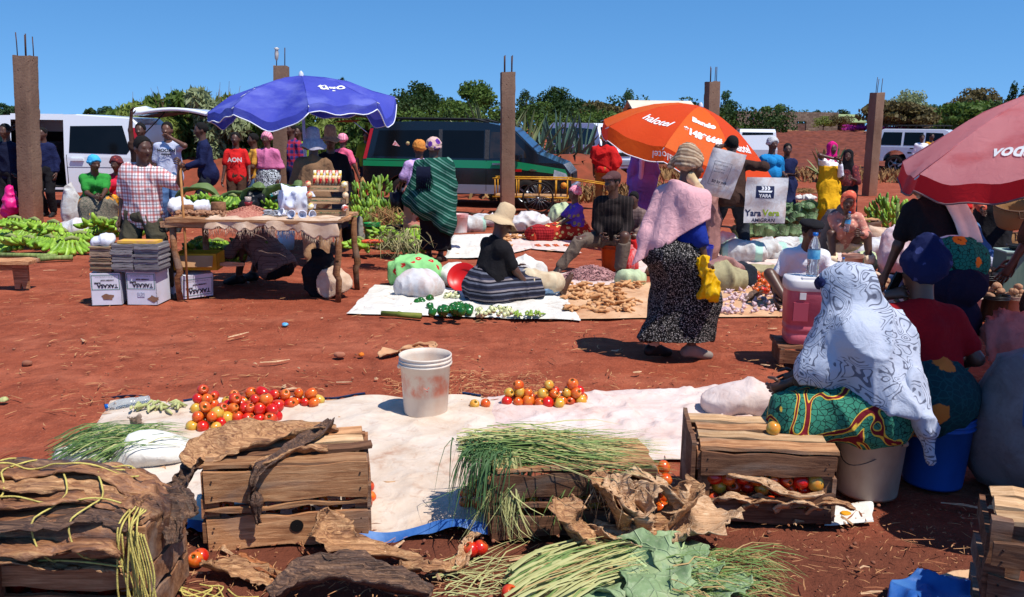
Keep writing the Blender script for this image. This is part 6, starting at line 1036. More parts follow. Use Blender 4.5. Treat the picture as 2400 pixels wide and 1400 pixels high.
# ================================================================== SHEETS ON THE GROUND
def sheet_mat(name,c,c2,dirt,sc=3,weave=260):
    b=B(name,.75,.2);n=b.noise(sc,7,dist=.8,rgh=.65);col=b.ramp(n,[(.3,L(c)),(.6,L(c2)),(.8,L(dirt))]);col=b.mix(b.ramp(b.noise(sc*5,5,dist=1),[(.58,0),(.78,.55)]),col,L(dirt));b.col(col);b.bump(b.math('ADD',b.noise(7,6,dist=1.8),b.math('MULTIPLY',b.noise(weave,2),.12)),.55,.02);return b.m
TARP=sheet_mat('white_tarp',(214,200,186),(198,176,156),(162,112,86));TARP2=sheet_mat('pale_tarp',(222,206,200),(206,180,170),(176,130,112));BEIGE=sheet_mat('beige_sheet',(216,178,142),(196,150,112),(160,100,70));WHITES=sheet_mat('white_sacking',(224,220,214),(206,200,190),(170,140,120));BLUET=mat('blue_tarp',(30,78,148),(66,112,170),r=.5,sc=6,bump=.6,bsc=12)
def sheet(name,c,m,label,nu=70,nv=50,z=.006,wr=.012,sc=4,seed=1,edge=.02,curl=None,rag=0,cat='sheet'):
    """c: photo corners in order far-left, far-right, near-right, near-left"""
    A,Bc,C,D=[G(*q)for q in c];U,Vv=np.meshgrid(np.linspace(0,1,nu+1),np.linspace(0,1,nv+1));a,b,cc,d=[np.array(tuple(q))for q in(A,Bc,C,D)];u=U[...,None];v=Vv[...,None]
    P=(a*(1-u)+b*u)*(1-v)+(d*(1-u)+cc*u)*v;s_=np.stack([P[...,0],P[...,1],0*P[...,0]],-1);e=np.minimum(np.minimum(U,1-U),np.minimum(Vv,1-Vv));w_=np.clip(1-e*12,0,1)[...,None]
    P=P+w_*edge*np.stack([fbm(s_,3,seed+1),fbm(s_,3,seed+2),0*U],-1);r=1-np.abs(fbm(s_,sc,seed,3));fe=np.clip(e*14,0,1);P[...,2]=.004+fe*(z+wr*np.clip(r-.35,0,1)**1.5*1.3+.006*np.abs(fbm(s_,1.5,seed+5)))
    if curl:P=curl(P,U,Vv)
    V=P.reshape(-1,3);n=nu+1;i=np.arange(nv)[:,None]*n+np.arange(nu)[None];Q=np.stack([i+n,i+n+1,i+1,i],-1).reshape(-1,4);ctr=V.mean(0);ctr[2]=0
    o=put(name,mesh_np(name,V-ctr,Q,[m]),loc=tuple(ctr),label=label,cat=cat);return o,ctr,P
def curl_main(P,U,V):
    k=np.clip((V-.955)/.045,0,1);P[...,2]+=k*(.03+.03*np.sin(U*22))*1.0;k2=np.clip((.03-V)/.03,0,1);P[...,2]+=k2*.03*(.5+.5*np.sin(U*31));return P
tarp,tc,TP=sheet('ground_tarp',[(258,946),(1190,934),(1160,1258),(18,1262)],TARP,'large white tarpaulin spread under tomatoes and bucket',150,90,.012,.022,3.5,1,.02,curl_main)
mb=MB();n=TP.shape[1]  # blue rolled hem that shows along the edges
def hem(row,i0,i1,wdt,dz,sgn):
    mb=MB();pts=[Vector(TP[row,i])-Vector(tc)for i in range(i0,i1)];k=len(pts);mb.grid(lambda u,v:pts[min(int(u*(k-1)+.5),k-1)]+Vector((0,sgn*wdt*v,dz+.004-.03*v*(1-.3*math.sin(u*19)))),k-1,3);return put('blue_hem',mb,BLUET,parent=tarp)
hem(-1,108,150,.03,.012,-1);hem(-1,55,70,.03,.01,-1);hem(0,0,12,-.06,.02,-1);hem(0,80,96,-.035,.015,-1);hem(0,26,40,-.02,.012,-1);hem(0,132,140,-.03,.015,-1)
sheet('ground_sheet',[(1150,932),(1850,902),(1760,1070),(1140,1100)],TARP2,'pale crumpled sheet running right from the tomato piles',110,60,.016,.05,4,4,.03)
sheet('ground_sheet',[(880,668),(1330,690),(1362,752),(815,736)],WHITES,'white sacking under the green peppers',80,40,.008,.03,5,7,.03)
sheet('ground_sheet',[(1290,672),(1850,650),(1850,742),(1352,748)],BEIGE,'beige sheet spread with ginger and garlic',90,40,.005,.014,4,9,.02)
sheet('ground_sheet',[(1160,548),(1235,552),(1250,582),(1160,604)],TARP2,'pale cloth with little heaps of ginger behind the hat woman',30,20,.01,.03,5,11,.02);sheet('ground_sheet',[(1232,562),(1350,566),(1362,594),(1246,584)],TARP2,'pale pink cloth with bundles of carrots',36,20,.012,.02,5,12,.02)
sheet('sack_scrap',[(1945,1190),(2040,1178),(2058,1228),(1930,1232)],WHITES,'ragged scrap of white sacking with a mango peel on it',30,20,.006,.012,6,13,.03)
sheet('blue_tarp',[(2070,1372),(2300,1350),(2420,1450),(2040,1460)],BLUET,'crumpled blue tarpaulin at the bottom right',60,40,.02,.07,5,14,.03);sheet('sack_strip',[(2180,1362),(2310,1342),(2320,1366),(2200,1380)],BEIGE,'beige strip of sacking behind the blue tarpaulin',20,10,.015,.02,5,15,.02)
def sack(label,px,py,r,m,seed,rot=0,z=0,sc=5,amp=.03,vox=.022,extra=(),name='sack',cat='sack',group=None):
    g=random.Random(seed);x,y,h=r;V,Q=sdf([('e',(0,0,h*.5),(x,y,h*.62)),('e',(x*.35*g.uniform(-1,1),0,h*.42),(x*.8,y*.9,h*.5)),('e',(-x*.4,y*.1,h*.4),(x*.62,y*.8,h*.45)),('e',(x*.45,-y*.1,h*.38),(x*.6,y*.8,h*.45))]+list(extra),vox,.06,[((0,0,0),(0,0,-1))]);V=folds(V,Q,amp*1.0,sc*1.2,seed,(1,.6,1)if h<x else(1,1,.4),.5);p=G(px,py)+Vector((0,0,z));return put(name,mesh_np(name,V,Q,[m]),loc=p,rot=(0,0,rot),label=label,cat=cat,group=group)
sack('pale sheet heaped up beside the flowered cloth woman',1755,975,(.30,.14,.20),TARP2,3,R(-8),amp=.03,sc=3,name='heaped_sheet',cat='sheet')
# ================================================================== TOMATOES
def tomato_mat(name,a,b_,c):
    b=B(name,.22,.5);b.col(b.mix(b.ramp(b.noise(3,2,b.map(9)),[(.4,0),(.65,1)]),b.mix(b.rand(),L(a),L(b_)),L(c)));b.col(b.mix(b.ramp(b.math('MULTIPLY_ADD',b.noise(60,2),.012,b.sep()[2]),[(.018,0),(.036,.3)]),b.mix(b.ramp(b.noise(150,3),[(.62,0),(.72,.5)]),b.b.inputs['Base Color'].links[0].from_socket,L(c)),L(206,140,56)))if 'tomato' in name else None;b.b.inputs['Coat Weight'].default_value=.2;return b.m
TM=[tomato_mat('ripe_tomato',(196,22,14),(206,40,18),(190,26,16)),tomato_mat('orange_tomato',(210,76,18),(200,60,18),(214,110,30)),tomato_mat('yellow_tomato',(206,150,40),(214,130,40),(196,166,70))];STEM=mat('tomato_stem',(70,80,34))
def tom_mesh(m,long_):
    mb=MB();n=14;prof=[(.001,-.030*long_)]+[(.033*math.sin(PI*(i+.5)/9)**.8,-.030*long_*math.cos(PI*(i+.5)/9))for i in range(9)]+[(.012,.027*long_),(.001,.024*long_)]
    mb.lathe(prof,n);mb.ball((0,0,.026*long_),(.006,.006,.003),6,1);return mb.mesh('tomato',[m,STEM])
TOM=[[tom_mesh(m,l_)for l_ in(1.0,1.12,1.25)]for m in TM];rt=random.Random(11)
def tomato(p,label,group,w=(5,3,2),sc=1.0):c=rt.choices((0,1,2),w)[0];k=sc*rt.uniform(.82,1.12);return put('tomato',rt.choice(TOM[c]),loc=p,rot=(rt.uniform(-1.4,1.4),rt.uniform(-1.4,1.4),rt.uniform(0,6)),sc=(k*rt.uniform(.9,1.08),k*rt.uniform(.9,1.08),k*rt.uniform(.88,1.1)),label=label.replace('tomato',('red','orange','yellow')[c]+' tomato',1),cat='tomato',group=group)
def heap(px,py,layers,label,group,w=(5,3,2),dx=.066,dy=.06,z0=.042,sc=1.1,jit=.008):
    c=G(px,py,z0)
    for k,(nx,ny)in enumerate(layers):
        for i in range(nx):
            for j in range(ny):tomato(c+Vector(((i-(nx-1)/2)*dx+rt.uniform(-jit,jit)+(.5*dx if j%2 else 0)*.5,(j-(ny-1)/2)*dy+rt.uniform(-jit,jit),k*.046*sc)),label,group,w,sc)
LT='tomato in the big heap on the white tarpaulin left of the white bucket';GT='tomatoes in the big left heap'
for px,py,ly,w in((486,992,[(3,3),(2,2),(1,1)],(2,5,3)),(480,950,[(2,3),(2,2),(1,1)],(4,5,4)),(552,972,[(4,3),(3,2),(1,1)],(8,2,2)),(548,944,[(2,2),(1,1)],(1,4,4)),(615,974,[(3,3),(3,2),(2,1)],(9,2,0)),(600,938,[(3,2),(2,1)],(5,3,3))):heap(px,py,ly,LT,GT,w)
for px,py,ly,w,lb in((658,944,[(3,2),(2,1)],(9,2,0),'tomato in the small red heap at the end of the big heap'),(715,940,[(3,2),(2,1)],(2,5,3),'tomato in the small orange heap nearest the white bucket'),(1215,938,[(3,2),(3,1),(1,1)],(4,4,2),'tomato in the leftmost heap behind the grass bundle'),(1285,938,[(3,3),(2,2),(1,1)],(4,5,2),'tomato in the middle heap behind the grass bundle'),(1338,936,[(3,2),(2,2),(1,1)],(2,6,2),'tomato in the rightmost heap behind the grass bundle')):heap(px,py,ly,lb,'tomatoes in small heaps on the tarpaulin',w)
for px,py,c,lb in((1112,948,2,'yellow-green tomato lying alone with an orange one'),(1138,946,1,'orange tomato lying beside a yellow-green one'),(862,1140,0,'red tomato behind the right corner of the leaf-topped crate'),(866,1166,1,'orange tomato behind the right corner of the leaf-topped crate'),(1104,1288,0,'lone ridged red tomato on the earth below the tarpaulin'),(1126,1284,0,'ridged red tomato touching another below the tarpaulin'),(1194,1390,0,'small red tomato at the bottom edge by the green stalks'),(458,1312,1,'orange tomato on the earth beside the leaf-topped crate'),(470,1304,0,'red-orange tomato under a dry leaf by the crate')):
    put('tomato',TOM[c][0],loc=G(px,py,.035),rot=(.6,.4,px),label=lb,cat='tomato')
# ================================================================== CRATES
rc=random.Random(21)
def crate(P0,P1,H_,D_,label,front,top,tilt=(0,0),ends=True,back=True,mt='x',mf='x',postw=.05,ov=.0):
    Lc,yw=frame_of(P0,P1);t=root('wooden_crate',P0,(R(tilt[0]),R(tilt[1]),yw),label=label,cat='crate')
    for x in(.025,Lc-.025):
        for y in(.03,D_-.03):plank(t,'post',(x,y,H_/2),(H_,.035,postw),CW['z'],rc,'z',rough=.003)
    for z0,z1,*dx in front:a,b=dx if dx else(0,0);plank(t,'slat',((Lc+a+b)/2,0,(z0+z1)/2),(Lc-a+b+ov,.02,z1-z0),CW[mf],rc,rough=.007);
    if back:
        for z0,z1 in((.03,.13),(.16,.26)):plank(t,'slat',(Lc/2,D_,(z0+z1)/2),(Lc,.018,z1-z0),CW['x'],rc)
    if ends:
        for x in(-.004,Lc+.004):
            for z0,z1 in((.02,.12),(.14,.23),(.25,H_-.01)):plank(t,'end_slat',(x,D_/2,(z0+z1)/2),(D_,.018,z1-z0),CW['y'],rc,'y')
    for i,(y0,y1,m)in enumerate(top):o=plank(t,'top_slat',(0,0,0),(Lc+rc.uniform(-.03,.05),(y1-y0),.016),CW[m],rc,rough=.003,loc=(Lc/2+rc.uniform(-.01,.01),(y0+y1)/2,H_+.01+rc.uniform(0,.008)),rot=(rc.uniform(-.09,.09),rc.uniform(-.02,.02),rc.uniform(-.03,.03)))
    put('floor',MB().box((Lc/2,D_/2,.012),(Lc-.02,D_-.02,.014)),CW['dk'],parent=t);return t,Lc
def inside(t,Lc,D_,z0,rows,n,label,group,w=(6,4,1),y=.055):
    M=t.matrix_basis
    for k in range(rows):
        for i in range(n):tomato(M@Vector((.07+(Lc-.14)*(i+.5*(k%2)*.9)/max(n-1,1)*(1 if n>1 else 0),y+rt.uniform(-.006,.006)+.03*(k%2),z0+k*.05)),label,group,w,1.0)
# B: crate in the middle with the big dry leaf on top
DB=.40;tB,LB=crate(G(488,1288),G(864,1259),.345,DB,'weathered wooden crate with a huge dry leaf on top, in front of the tomato heap',[(.0,.135),(.165,.185),(.20,.345)],[(0,.085,'x'),(.11,.175,'dk'),(.205,.275,'lt'),(.305,.39,'x')])
inside(tB,LB,DB,.06,5,5,'dark tomato glimpsed through the slats of the leaf-topped crate','tomatoes inside the leaf-topped crate',(5,2,0),.07)
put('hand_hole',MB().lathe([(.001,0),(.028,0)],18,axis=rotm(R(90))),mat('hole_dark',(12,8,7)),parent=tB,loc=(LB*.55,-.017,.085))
# C: crate under the green stalks
DC=.34;tC,LC=crate(G(1152,1266),G(1530,1246),.30,DC,'wooden crate half hidden under green stalks',[(.01,.11),(.15,.17),(.19,.29)],[(0,.1,'x'),(.12,.2,'x'),(.22,.33,'x')],mf='dk');inside(tC,LC,DC,.05,3,6,'tomato glimpsed inside the crate under the green stalks','tomatoes inside the stalk-covered crate',(3,3,2),.06)
for px,py,z in((1105,1150,.05),(1090,1178,.04),(1118,1178,.04),(1128,1150,.07),(1112,1128,.10),(1134,1130,.11),(1130,1180,.045),(1094,1154,.045)):tomato(G(px,py,z),'tomato spilling out at the left end of the stalk-covered crate','tomatoes spilling left of the stalk-covered crate',(4,4,0))
for px,py,z in((1530,1105,.22),(1556,1095,.24),(1545,1130,.17),(1560,1125,.19),(1520,1120,.18),(1538,1160,.10),(1560,1165,.09),(1548,1190,.05),(1565,1190,.05),(1528,1150,.12)):tomato(G(px,py,z),'tomato piled between the two right-hand crates','tomatoes between the right crates',(4,4,1))
# D: crate with tomatoes bulging out of the gap
DD=.42;tD,LD=crate(G(1634,1216),G(1945,1232),.335,DD,'dark wooden crate with ripe tomatoes showing through its wide front gap',[(.0,.075),(.225,.325)],[(0,.095,'x'),(.125,.20,'lt'),(.232,.305,'x'),(.335,.425,'lt')],mf='dk')
plank(tD,'tall_end_board',(-.03,DD/2,.19),(DD+.05,.02,.38),CW['dk'],rc,'y')
plank(tD,'loose_slat',(LD*.55,-.02,0),(LD*.92,.016,.06),CW['dk'],rc,loc=(0,0,.075),rot=(0,R(-6),0));inside(tD,LD,DD,.09,3,8,'ripe tomato in the front gap of the dark crate','tomatoes in the front gap of the dark crate',(6,3,2),.035)
put('tomato',TOM[2][1],loc=tD.matrix_basis@Vector((LD*.60,.20,.335+.045)),rot=(.3,.2,1),label='yellow tomato lying on the slats of the dark crate',cat='tomato')
# A: crate at the left, wrapped in dry banana leaves and yellow cord
DA=.32;tA,LA=crate(G(-110,1462),G(355,1474),.385,DA,'wooden crate wrapped in dry banana leaves and yellow cord at the bottom left',[(.02,.12,0,0),(.15,.24),(.265,.395)],[(0,.1,'x')],ov=.02);inside(tA,LA,DA,.05,6,8,'tomato seen between the slats of the leaf-wrapped crate','tomatoes in the leaf-wrapped crate',(6,3,0),.06)
LEAFD={}
def husk_mat(name,a,b_,c,dark,fq=30):
    b=B(name,.42,.4);v=b.map((1.5,fq,fq));n=b.noise(2,8,v,dist=1.2,rgh=.7);col=b.ramp(n,[(.3,L(dark)),(.42,L(a)),(.55,L(b_)),(.68,L(c))]);col=b.mix(b.ramp(b.noise(4,5),[(.55,0),(.75,.7)]),col,L(dark));b.col(col);return b.bump(b.math('ADD',n,b.math('MULTIPLY',b.noise(12,4),.6)),.9,.015).m
HUSK=husk_mat('dry_banana_leaf',(140,94,62),(190,140,96),(220,176,128),(70,44,32));HUSK2=husk_mat('pale_dry_husk',(186,140,100),(214,172,132),(230,198,162),(122,82,58));HUSK3=husk_mat('dark_dry_leaf',(70,50,42),(110,80,62),(160,122,92),(34,24,22))
CORD=mat('yellow_sisal_cord',(206,190,104),(176,156,84),sc=30,bump=.5,bsc=200)
def husk(label,pts,wd,m,seed=0,curl=.35,parent=None,fray=.25,name='dry_leaf',twist=0,nu=10,nv=34,cat='dry leaf',group=None):
    """ragged strip of dry leaf along pts [(x,y,z)], wd = widths"""
    pts=[Vector(p)for p in pts];c=sum(pts,Vector())/len(pts);c.z=0;n=len(pts);g=np.random.default_rng(seed);ws=wd if hasattr(wd,'__len__')else[wd]*n
    def at(t):
        f=t*(n-1);i=min(int(f),n-2);s=f-i;p0,p1,p2,p3=pts[max(i-1,0)],pts[i],pts[i+1],pts[min(i+2,n-1)];q=.5*((2*p1)+(p2-p0)*s+(2*p0-5*p1+4*p2-p3)*s*s+(3*p1-p0-3*p2+p3)*s**3);return q,ws[i]*(1-s)+ws[i+1]*s
    V=[];off=g.uniform(0,9,4)
    for j in range(nv+1):
        t=j/nv;p,w_=at(t);q,_=at(min(t+.02,1));q0,_=at(max(t-.02,0));d=(q-q0).normalized();sd=d.cross(Vector((0,0,1)));sd=sd.normalized()if sd.length>.1 else Vector((1,0,0));up=sd.cross(d);ca,sa=math.cos(twist*t+.25*math.sin(t*5+off[0])),math.sin(twist*t+.25*math.sin(t*5+off[0]));s2=sd*ca+up*sa;u2=up*ca-sd*sa
        for i in range(nu+1):
            a=i/nu*2-1;ed=1+fray*(math.sin(t*23+off[1]+a*2)*.4+math.sin(t*61+off[2])*.3)*(abs(a)>.8);V.append(p-c+s2*(w_*a*ed*.5)+u2*(w_*curl*(a*a-.3)*.5+.006*math.sin(a*11+off[3]+t*6)+.004*math.sin(a*23+t*14)))
    V=np.array([tuple(v)for v in V]);k=nu+1;i=np.arange(nv)[:,None]*k+np.arange(nu)[None];Q=np.stack([i,i+1,i+k+1,i+k],-1).reshape(-1,4)
    Nn=vnormals(V,Q);V=V+Nn*(.012*fbm(V,16,seed,3))[:,None]
    o=put(name,mesh_np(name,V,Q,[m]),parent=parent,loc=c if parent is None else c,label=label,cat=cat if label else None,group=group);o.modifiers.new('s','SOLIDIFY').thickness=.004;return o
# leaf bundle on crate A
M=tA.matrix_basis;bd=root('leaf_bundle',M@Vector((LA/2-.02,.15,.335)),yw if False else 0,label='bulging bundle of glossy dry banana leaves tied on the left crate',cat='leaf bundle');V,Q=sdf([('c',(-.36,0,.02),(.28,-.02,.02),.13,.11),('c',(-.34,-.12,.0),(.24,-.13,.0),.10,.095),('c',(-.3,.12,.0),(.26,.1,.0),.10,.08),('e',(0,-.02,.03),(.32,.2,.14)),('e',(-.22,-.06,.05),(.16,.16,.12)),('e',(.12,-.05,.05),(.16,.15,.115))],.010,.05,[((0,0,-.06),(0,0,-1))]);V=folds(V,Q,.022,6,3,(.3,2.4,2.4));BV=V.copy();put('bundle_core',mesh_np('bundle_core',V,Q,[husk_mat('glossy_dry_leaf',(104,66,46),(156,106,70),(206,158,108),(44,28,25),9)]),parent=bd)
def wrapc(p,o=.006):
    q=BV[np.abs(BV[:,0]-p[0])<.03];a=np.arctan2(q[:,2]+.06,q[:,1]+.02);b=math.atan2(p[2]+.06,p[1]+.02);d=np.abs((a-b+PI)%(2*PI)-PI);j=np.argsort(d)[:6];r=np.hypot(q[j,1]+.02,q[j,2]+.06).max()+o;return(p[0],-.02+r*math.cos(b),-.06+r*math.sin(b))
for i,a in enumerate(np.linspace(-3.35,-6.0,11)):
    pp=[Vector(wrapc((x,-.02+.2*math.cos(a+.10*math.sin(x*7+i)),-.06+.2*math.sin(a+.10*math.sin(x*7+i)))))for x in(-.36,-.2,-.04,.12,.26)];pp=[q+Vector((0,q.y+.02,q.z+.06)).normalized()*.004 for q in pp];husk(None,pp+[pp[-1]+Vector((.08,0,-.05))],[.05,.10,.12,.11,.09,.04],[HUSK,MATS['glossy_dry_leaf'],HUSK3,MATS['glossy_dry_leaf']][i%4],40+i,-.18,parent=bd,twist=0,fray=.4)
husk(None,[(.30,-.02,.08),(.40,-.02,.05),(.43,-.06,-.06)],[.1,.08,.05],HUSK3,50,.8,parent=bd);husk(None,[(.3,.08,.07),(.42,.06,.06),(.46,.02,0)],[.08,.07,.05],HUSK3,51,.8,parent=bd);husk(None,[(-.06,-.05,.16),(.0,.05,.17),(.06,.14,.165)],[.03,.035,.03],mat('green_brown_leaf',(96,96,52),(130,120,70),sc=12),52,.4,parent=bd)
def cord(label,pts,r=.0034,n=40,loc=None,name='cord',parent=None,group=None):
    pts=[Vector(p)for p in pts];c=sum(pts,Vector())/len(pts);k=len(pts);out=[]
    for j in range(n+1):
        f=j/n*(k-1);i=min(int(f),k-2);s=f-i;p0,p1,p2,p3=pts[max(i-1,0)],pts[i],pts[i+1],pts[min(i+2,k-1)];out.append(.5*((2*p1)+(p2-p0)*s+(2*p0-5*p1+4*p2-p3)*s*s+(3*p1-p0-3*p2+p3)*s**3)-c)
    return put(name,MB().tube(out,r,6),CORD,loc=c,parent=parent,label=label,cat='cord' if label else None,group=group)
for x in(-.22,-.14,.08,.2):cord(None,[wrapc((x+.03*math.sin(i*1.3),-.02+.2*math.cos(a),-.06+.2*math.sin(a)),.024)for i,a in enumerate(np.linspace(-3.0,-6.0,16))],parent=bd)
for a in(-4.1,-4.75,-5.3):cord(None,[wrapc((x,-.02+.2*math.cos(a+.06*math.sin(x*20)),-.06+.2*math.sin(a+.06*math.sin(x*20))),.026)for x in np.linspace(-.36,.3,14)],parent=bd)
cord(None,[(-.42,-.25,-.05),(-.1,-.255,-.03),(.15,-.255,-.025),(.33,-.245,-.05)],parent=bd)
for i in range(9):
    q=M@Vector((LA-.02+.012*i-.05,-.03-.006*i,.42));g=random.Random(i);x=q.x;y=q.y
    cord('loop of yellow cord hanging over the corner of the left crate',[(x-.02,y+.1,.44),(x+g.uniform(-.04,.03),y-.02,.40),(x+g.uniform(-.05,.05),y-.03,.24-.02*i),(x+.03+g.uniform(-.02,.05),y-.035,.10),(x+.05,y-.03,.26),(x+.01,y,.40)],.0033,44,group='cord loops on the left crate')
for i in range(4):
    q=G(395+i*22,1385+i*4,.01);g=random.Random(i+20);cord('yellow cord trailing on the earth right of the left crate',[q+Vector((g.uniform(-.05,.05),g.uniform(-.03,.05),0))for _ in range(2)]+[q+Vector((.08+.05*i,g.uniform(-.06,.04),0)),q+Vector((.16,g.uniform(-.06,.06),.003)),q+Vector((.1,.05,0))],.0033,40,group='cord ends on the earth')
plank_t=root('crate_corner',G(10,1452),R(6),label='corner post of another crate cut by the bottom left edge',cat='crate');plank(plank_t,'post',(.0,-.06,.30),(.62,.06,.075),CW['z'],rc,'z');plank(plank_t,'slat',(-.15,-.03,.22),(.34,.02,.1),CW['x'],rc);plank(plank_t,'slat',(-.15,-.03,.08),(.34,.02,.1),CW['x'],rc)
for s_,px,fo in(('CSH',LA*.5,.055),):text_on(lambda x,y:tA.matrix_basis@Vector((px+x,-.016,.07+y))-tA.matrix_basis.to_translation()if False else Vector((px+x,-.0165,.07+y)),s_,fo*1.6,mat('marker_ink',(50,38,34)),tA,'scrawl',shear=.2)
# dry leaf on crate B
M=tB.matrix_basis;w3=lambda x,y,z:M@Vector((x,y,z))
husk('huge curled dry banana leaf lying over the middle crate',[w3(-.06,.05,.355),w3(.06,.17,.385),w3(.24,.26,.39),w3(.42,.34,.375),w3(.54,.36,.365)],[.12,.22,.22,.17,.08],HUSK,61,.55,nv=44,fray=.3)
husk('stiff folded leaf stem lying across the slats of the middle crate',[w3(.52,.34,.42),w3(.42,.2,.39),w3(.30,.04,.375),w3(.22,-.05,.33),w3(.2,-.06,.19),w3(.21,-.045,.12)],[.04,.06,.05,.045,.05,.03],HUSK3,62,.9,fray=.5);husk('frayed dry leaf tail hanging off the left end of the middle crate',[w3(-.02,.1,.36),w3(-.09,.05,.28),w3(-.12,.02,.16),w3(-.10,0,.07)],[.1,.11,.07,.03],HUSK3,63,.7,fray=.8);husk('short dry leaf strip on the slats of the middle crate',[w3(.5,.1,.375),w3(.36,.08,.385),w3(.2,-.02,.36)],[.03,.07,.05],HUSK,64,.5)
# big husk in front of crate B and debris along the bottom
husk('tall dry husk propped against the front of the middle crate',[G(760,1190,.17)+Vector((0,-.02,0)),G(770,1235,.1),G(800,1275,.05),G(900,1300,.03),G(990,1312,.02)],[.04,.17,.16,.10,.05],HUSK,70,.6,fray=.35)
husk('long dark curled leaf along the bottom left of centre',[G(640,1400,.03),G(720,1350,.06),G(830,1345,.06),G(930,1370,.03),G(1010,1395,.01)],[.07,.13,.15,.12,.06],HUSK3,71,.9,fray=.4);husk('flat dry husk between the two left crates',[G(470,1320,.06),G(520,1325,.05),G(600,1350,.02),G(650,1370,.01)],[.03,.09,.10,.06],HUSK,72,.6,fray=.4);husk('reddish split husk strip behind the dark curled leaf',[G(555,1310,.02),G(620,1335,.025),G(670,1358,.02)],[.04,.05,.03],husk_mat('red_husk',(150,84,46),(180,110,64),(196,130,84),(80,44,30)),73,.5);husk('dry husk twisting across the earth below the tarpaulin',[G(930,1330,.02),G(1000,1335,.03),G(1060,1330,.02),G(1095,1300,.03)],[.05,.08,.06,.03],HUSK,74,.8,fray=.5);husk('upright torn husk below the tarpaulin corner',[G(1085,1330,.01),G(1090,1290,.04),G(1098,1262,.07),G(1120,1250,.05)],[.05,.05,.03,.01],HUSK2,75,.9)
# clump of pale husks in front of crate C
hk=['broad pale husk curving up at the left of the husk clump','pale husk strip standing in the middle of the husk clump','pale husk leaning right toward the dark crate','long pale husk sweeping up against the dark crate','wide husk sheet fanning right of the husk clump','low curved husk at the foot of the husk clump','torn husk at the back of the husk clump','narrow husk strip across the husk clump']
for i,(pp,wd)in enumerate([([(1318,1165,.18),(1330,1215,.13),(1370,1265,.06),(1450,1285,.02)],[.05,.13,.12,.06]),([(1440,1110,.24),(1455,1160,.18),(1490,1215,.1),(1510,1255,.03)],[.06,.09,.08,.05]),([(1520,1130,.22),(1512,1180,.15),(1505,1225,.08),(1500,1262,.02)],[.07,.10,.09,.05]),([(1640,1130,.20),(1600,1190,.12),(1540,1245,.05),(1440,1300,.015)],[.07,.10,.09,.05]),([(1690,1185,.12),(1640,1215,.10),(1585,1250,.05),(1530,1290,.015)],[.14,.18,.17,.09]),([(1380,1230,.06),(1440,1260,.05),(1500,1270,.04),(1560,1262,.02)],[.05,.1,.1,.05]),([(1390,1110,.25),(1420,1150,.2),(1450,1200,.13),(1460,1240,.06)],[.07,.1,.07,.04]),([(1480,1105,.24),(1560,1150,.17),(1580,1200,.09),(1560,1250,.03)],[.04,.06,.06,.03])]):husk(hk[i],[G(q[0],q[1],q[2]*1.25)for q in pp],[w_*1.5 for w_ in wd],HUSK2 if i%3 else HUSK,80+i,.6+.2*(i%2),fray=.45,group='husk clump before the stalk-covered crate')
mb=MB();g=random.Random(9)
for i in range(220):
    a=G(g.uniform(1380,1540),g.uniform(1090,1150),g.uniform(.17,.27));d=Vector((g.gauss(0,.06),g.gauss(-.02,.04),-g.uniform(.03,.16)));mb.tube([a,a+d*.5+Vector((g.gauss(0,.02),g.gauss(0,.02),.01)),a+d],[.003,.002,.001],3)
put('husk_fibres',mb,HUSK2,kind='stuff',label='tangle of thin husk fibres on the husk clump',cat='fibres')
for i in range(4):husk('curved dry husk flap on the front of the dark crate',[tD.matrix_basis@Vector(v)for v in((.05+i*.14,-.03,.10-.01*i),(.14+i*.14,-.045,.13),(.26+i*.14,-.035,.10))],[.02,.05,.03],[HUSK2,HUSK][i%2],100+i,.8,group='husk flaps on the dark crate')
husk('torn pale husk strip lying over the tomatoes in the dark crate',[tD.matrix_basis@Vector(v)for v in((.12,-.01,.225),(.28,-.03,.20),(.42,-.03,.15),(.55,-.02,.16))],[.02,.04,.04,.02],HUSK2,110,.7)
# ================================================================== GREEN STALKS, LEAVES
def blades(n,fn,seed,m,name,label,cat,wd=.006,loc=None,parent=None,kind=None):
    """n thin leaf blades, each a bent strip along fn(rng) -> list of points"""
    g=random.Random(seed);V=[];Q=[]
    for i in range(n):
        pts=[Vector(p)for p in fn(g)];k=len(pts);w_=wd*g.uniform(.5,1.3);b=len(V);sd=(pts[-1]-pts[0]).cross(Vector((g.uniform(-.6,.6),g.uniform(-.6,.6),1)));sd=sd.normalized()if sd.length>1e-4 else Vector((1,0,0))
        for j,p in enumerate(pts):t=j/(k-1);f=w_*(1-.85*t**2)*.5;V+=[p-sd*f,p+Vector((0,0,f*.6)),p+sd*f]
        for j in range(k-1):
            for q in(0,1):Q.append((b+j*3+q,b+j*3+q+1,b+j*3+q+4,b+j*3+q+3))
    c=loc or Vector((0,0,0));return put(name,mesh_np(name,np.array([tuple(v-c)for v in V]),Q,m if isinstance(m,list)else[m],mi=None,smooth=True),loc=c,label=label,cat=cat,parent=parent,kind=kind)
GRS=[leaf_mat('stalk_green',(82,108,52),(126,148,84),.5,.2),leaf_mat('stalk_yellow_green',(158,158,98),(190,186,128),.5,.2),leaf_mat('stalk_dark_green',(52,80,46),(80,110,66),.5,.2),leaf_mat('stalk_dry',(150,118,74),(186,154,104),.7,.1)]
M=tC.matrix_basis;gb=root('green_stalk_bundle',M@Vector((LC*.4,.15,.3)),label='big bundle of long green stalks spread over the crate',cat='stalks')
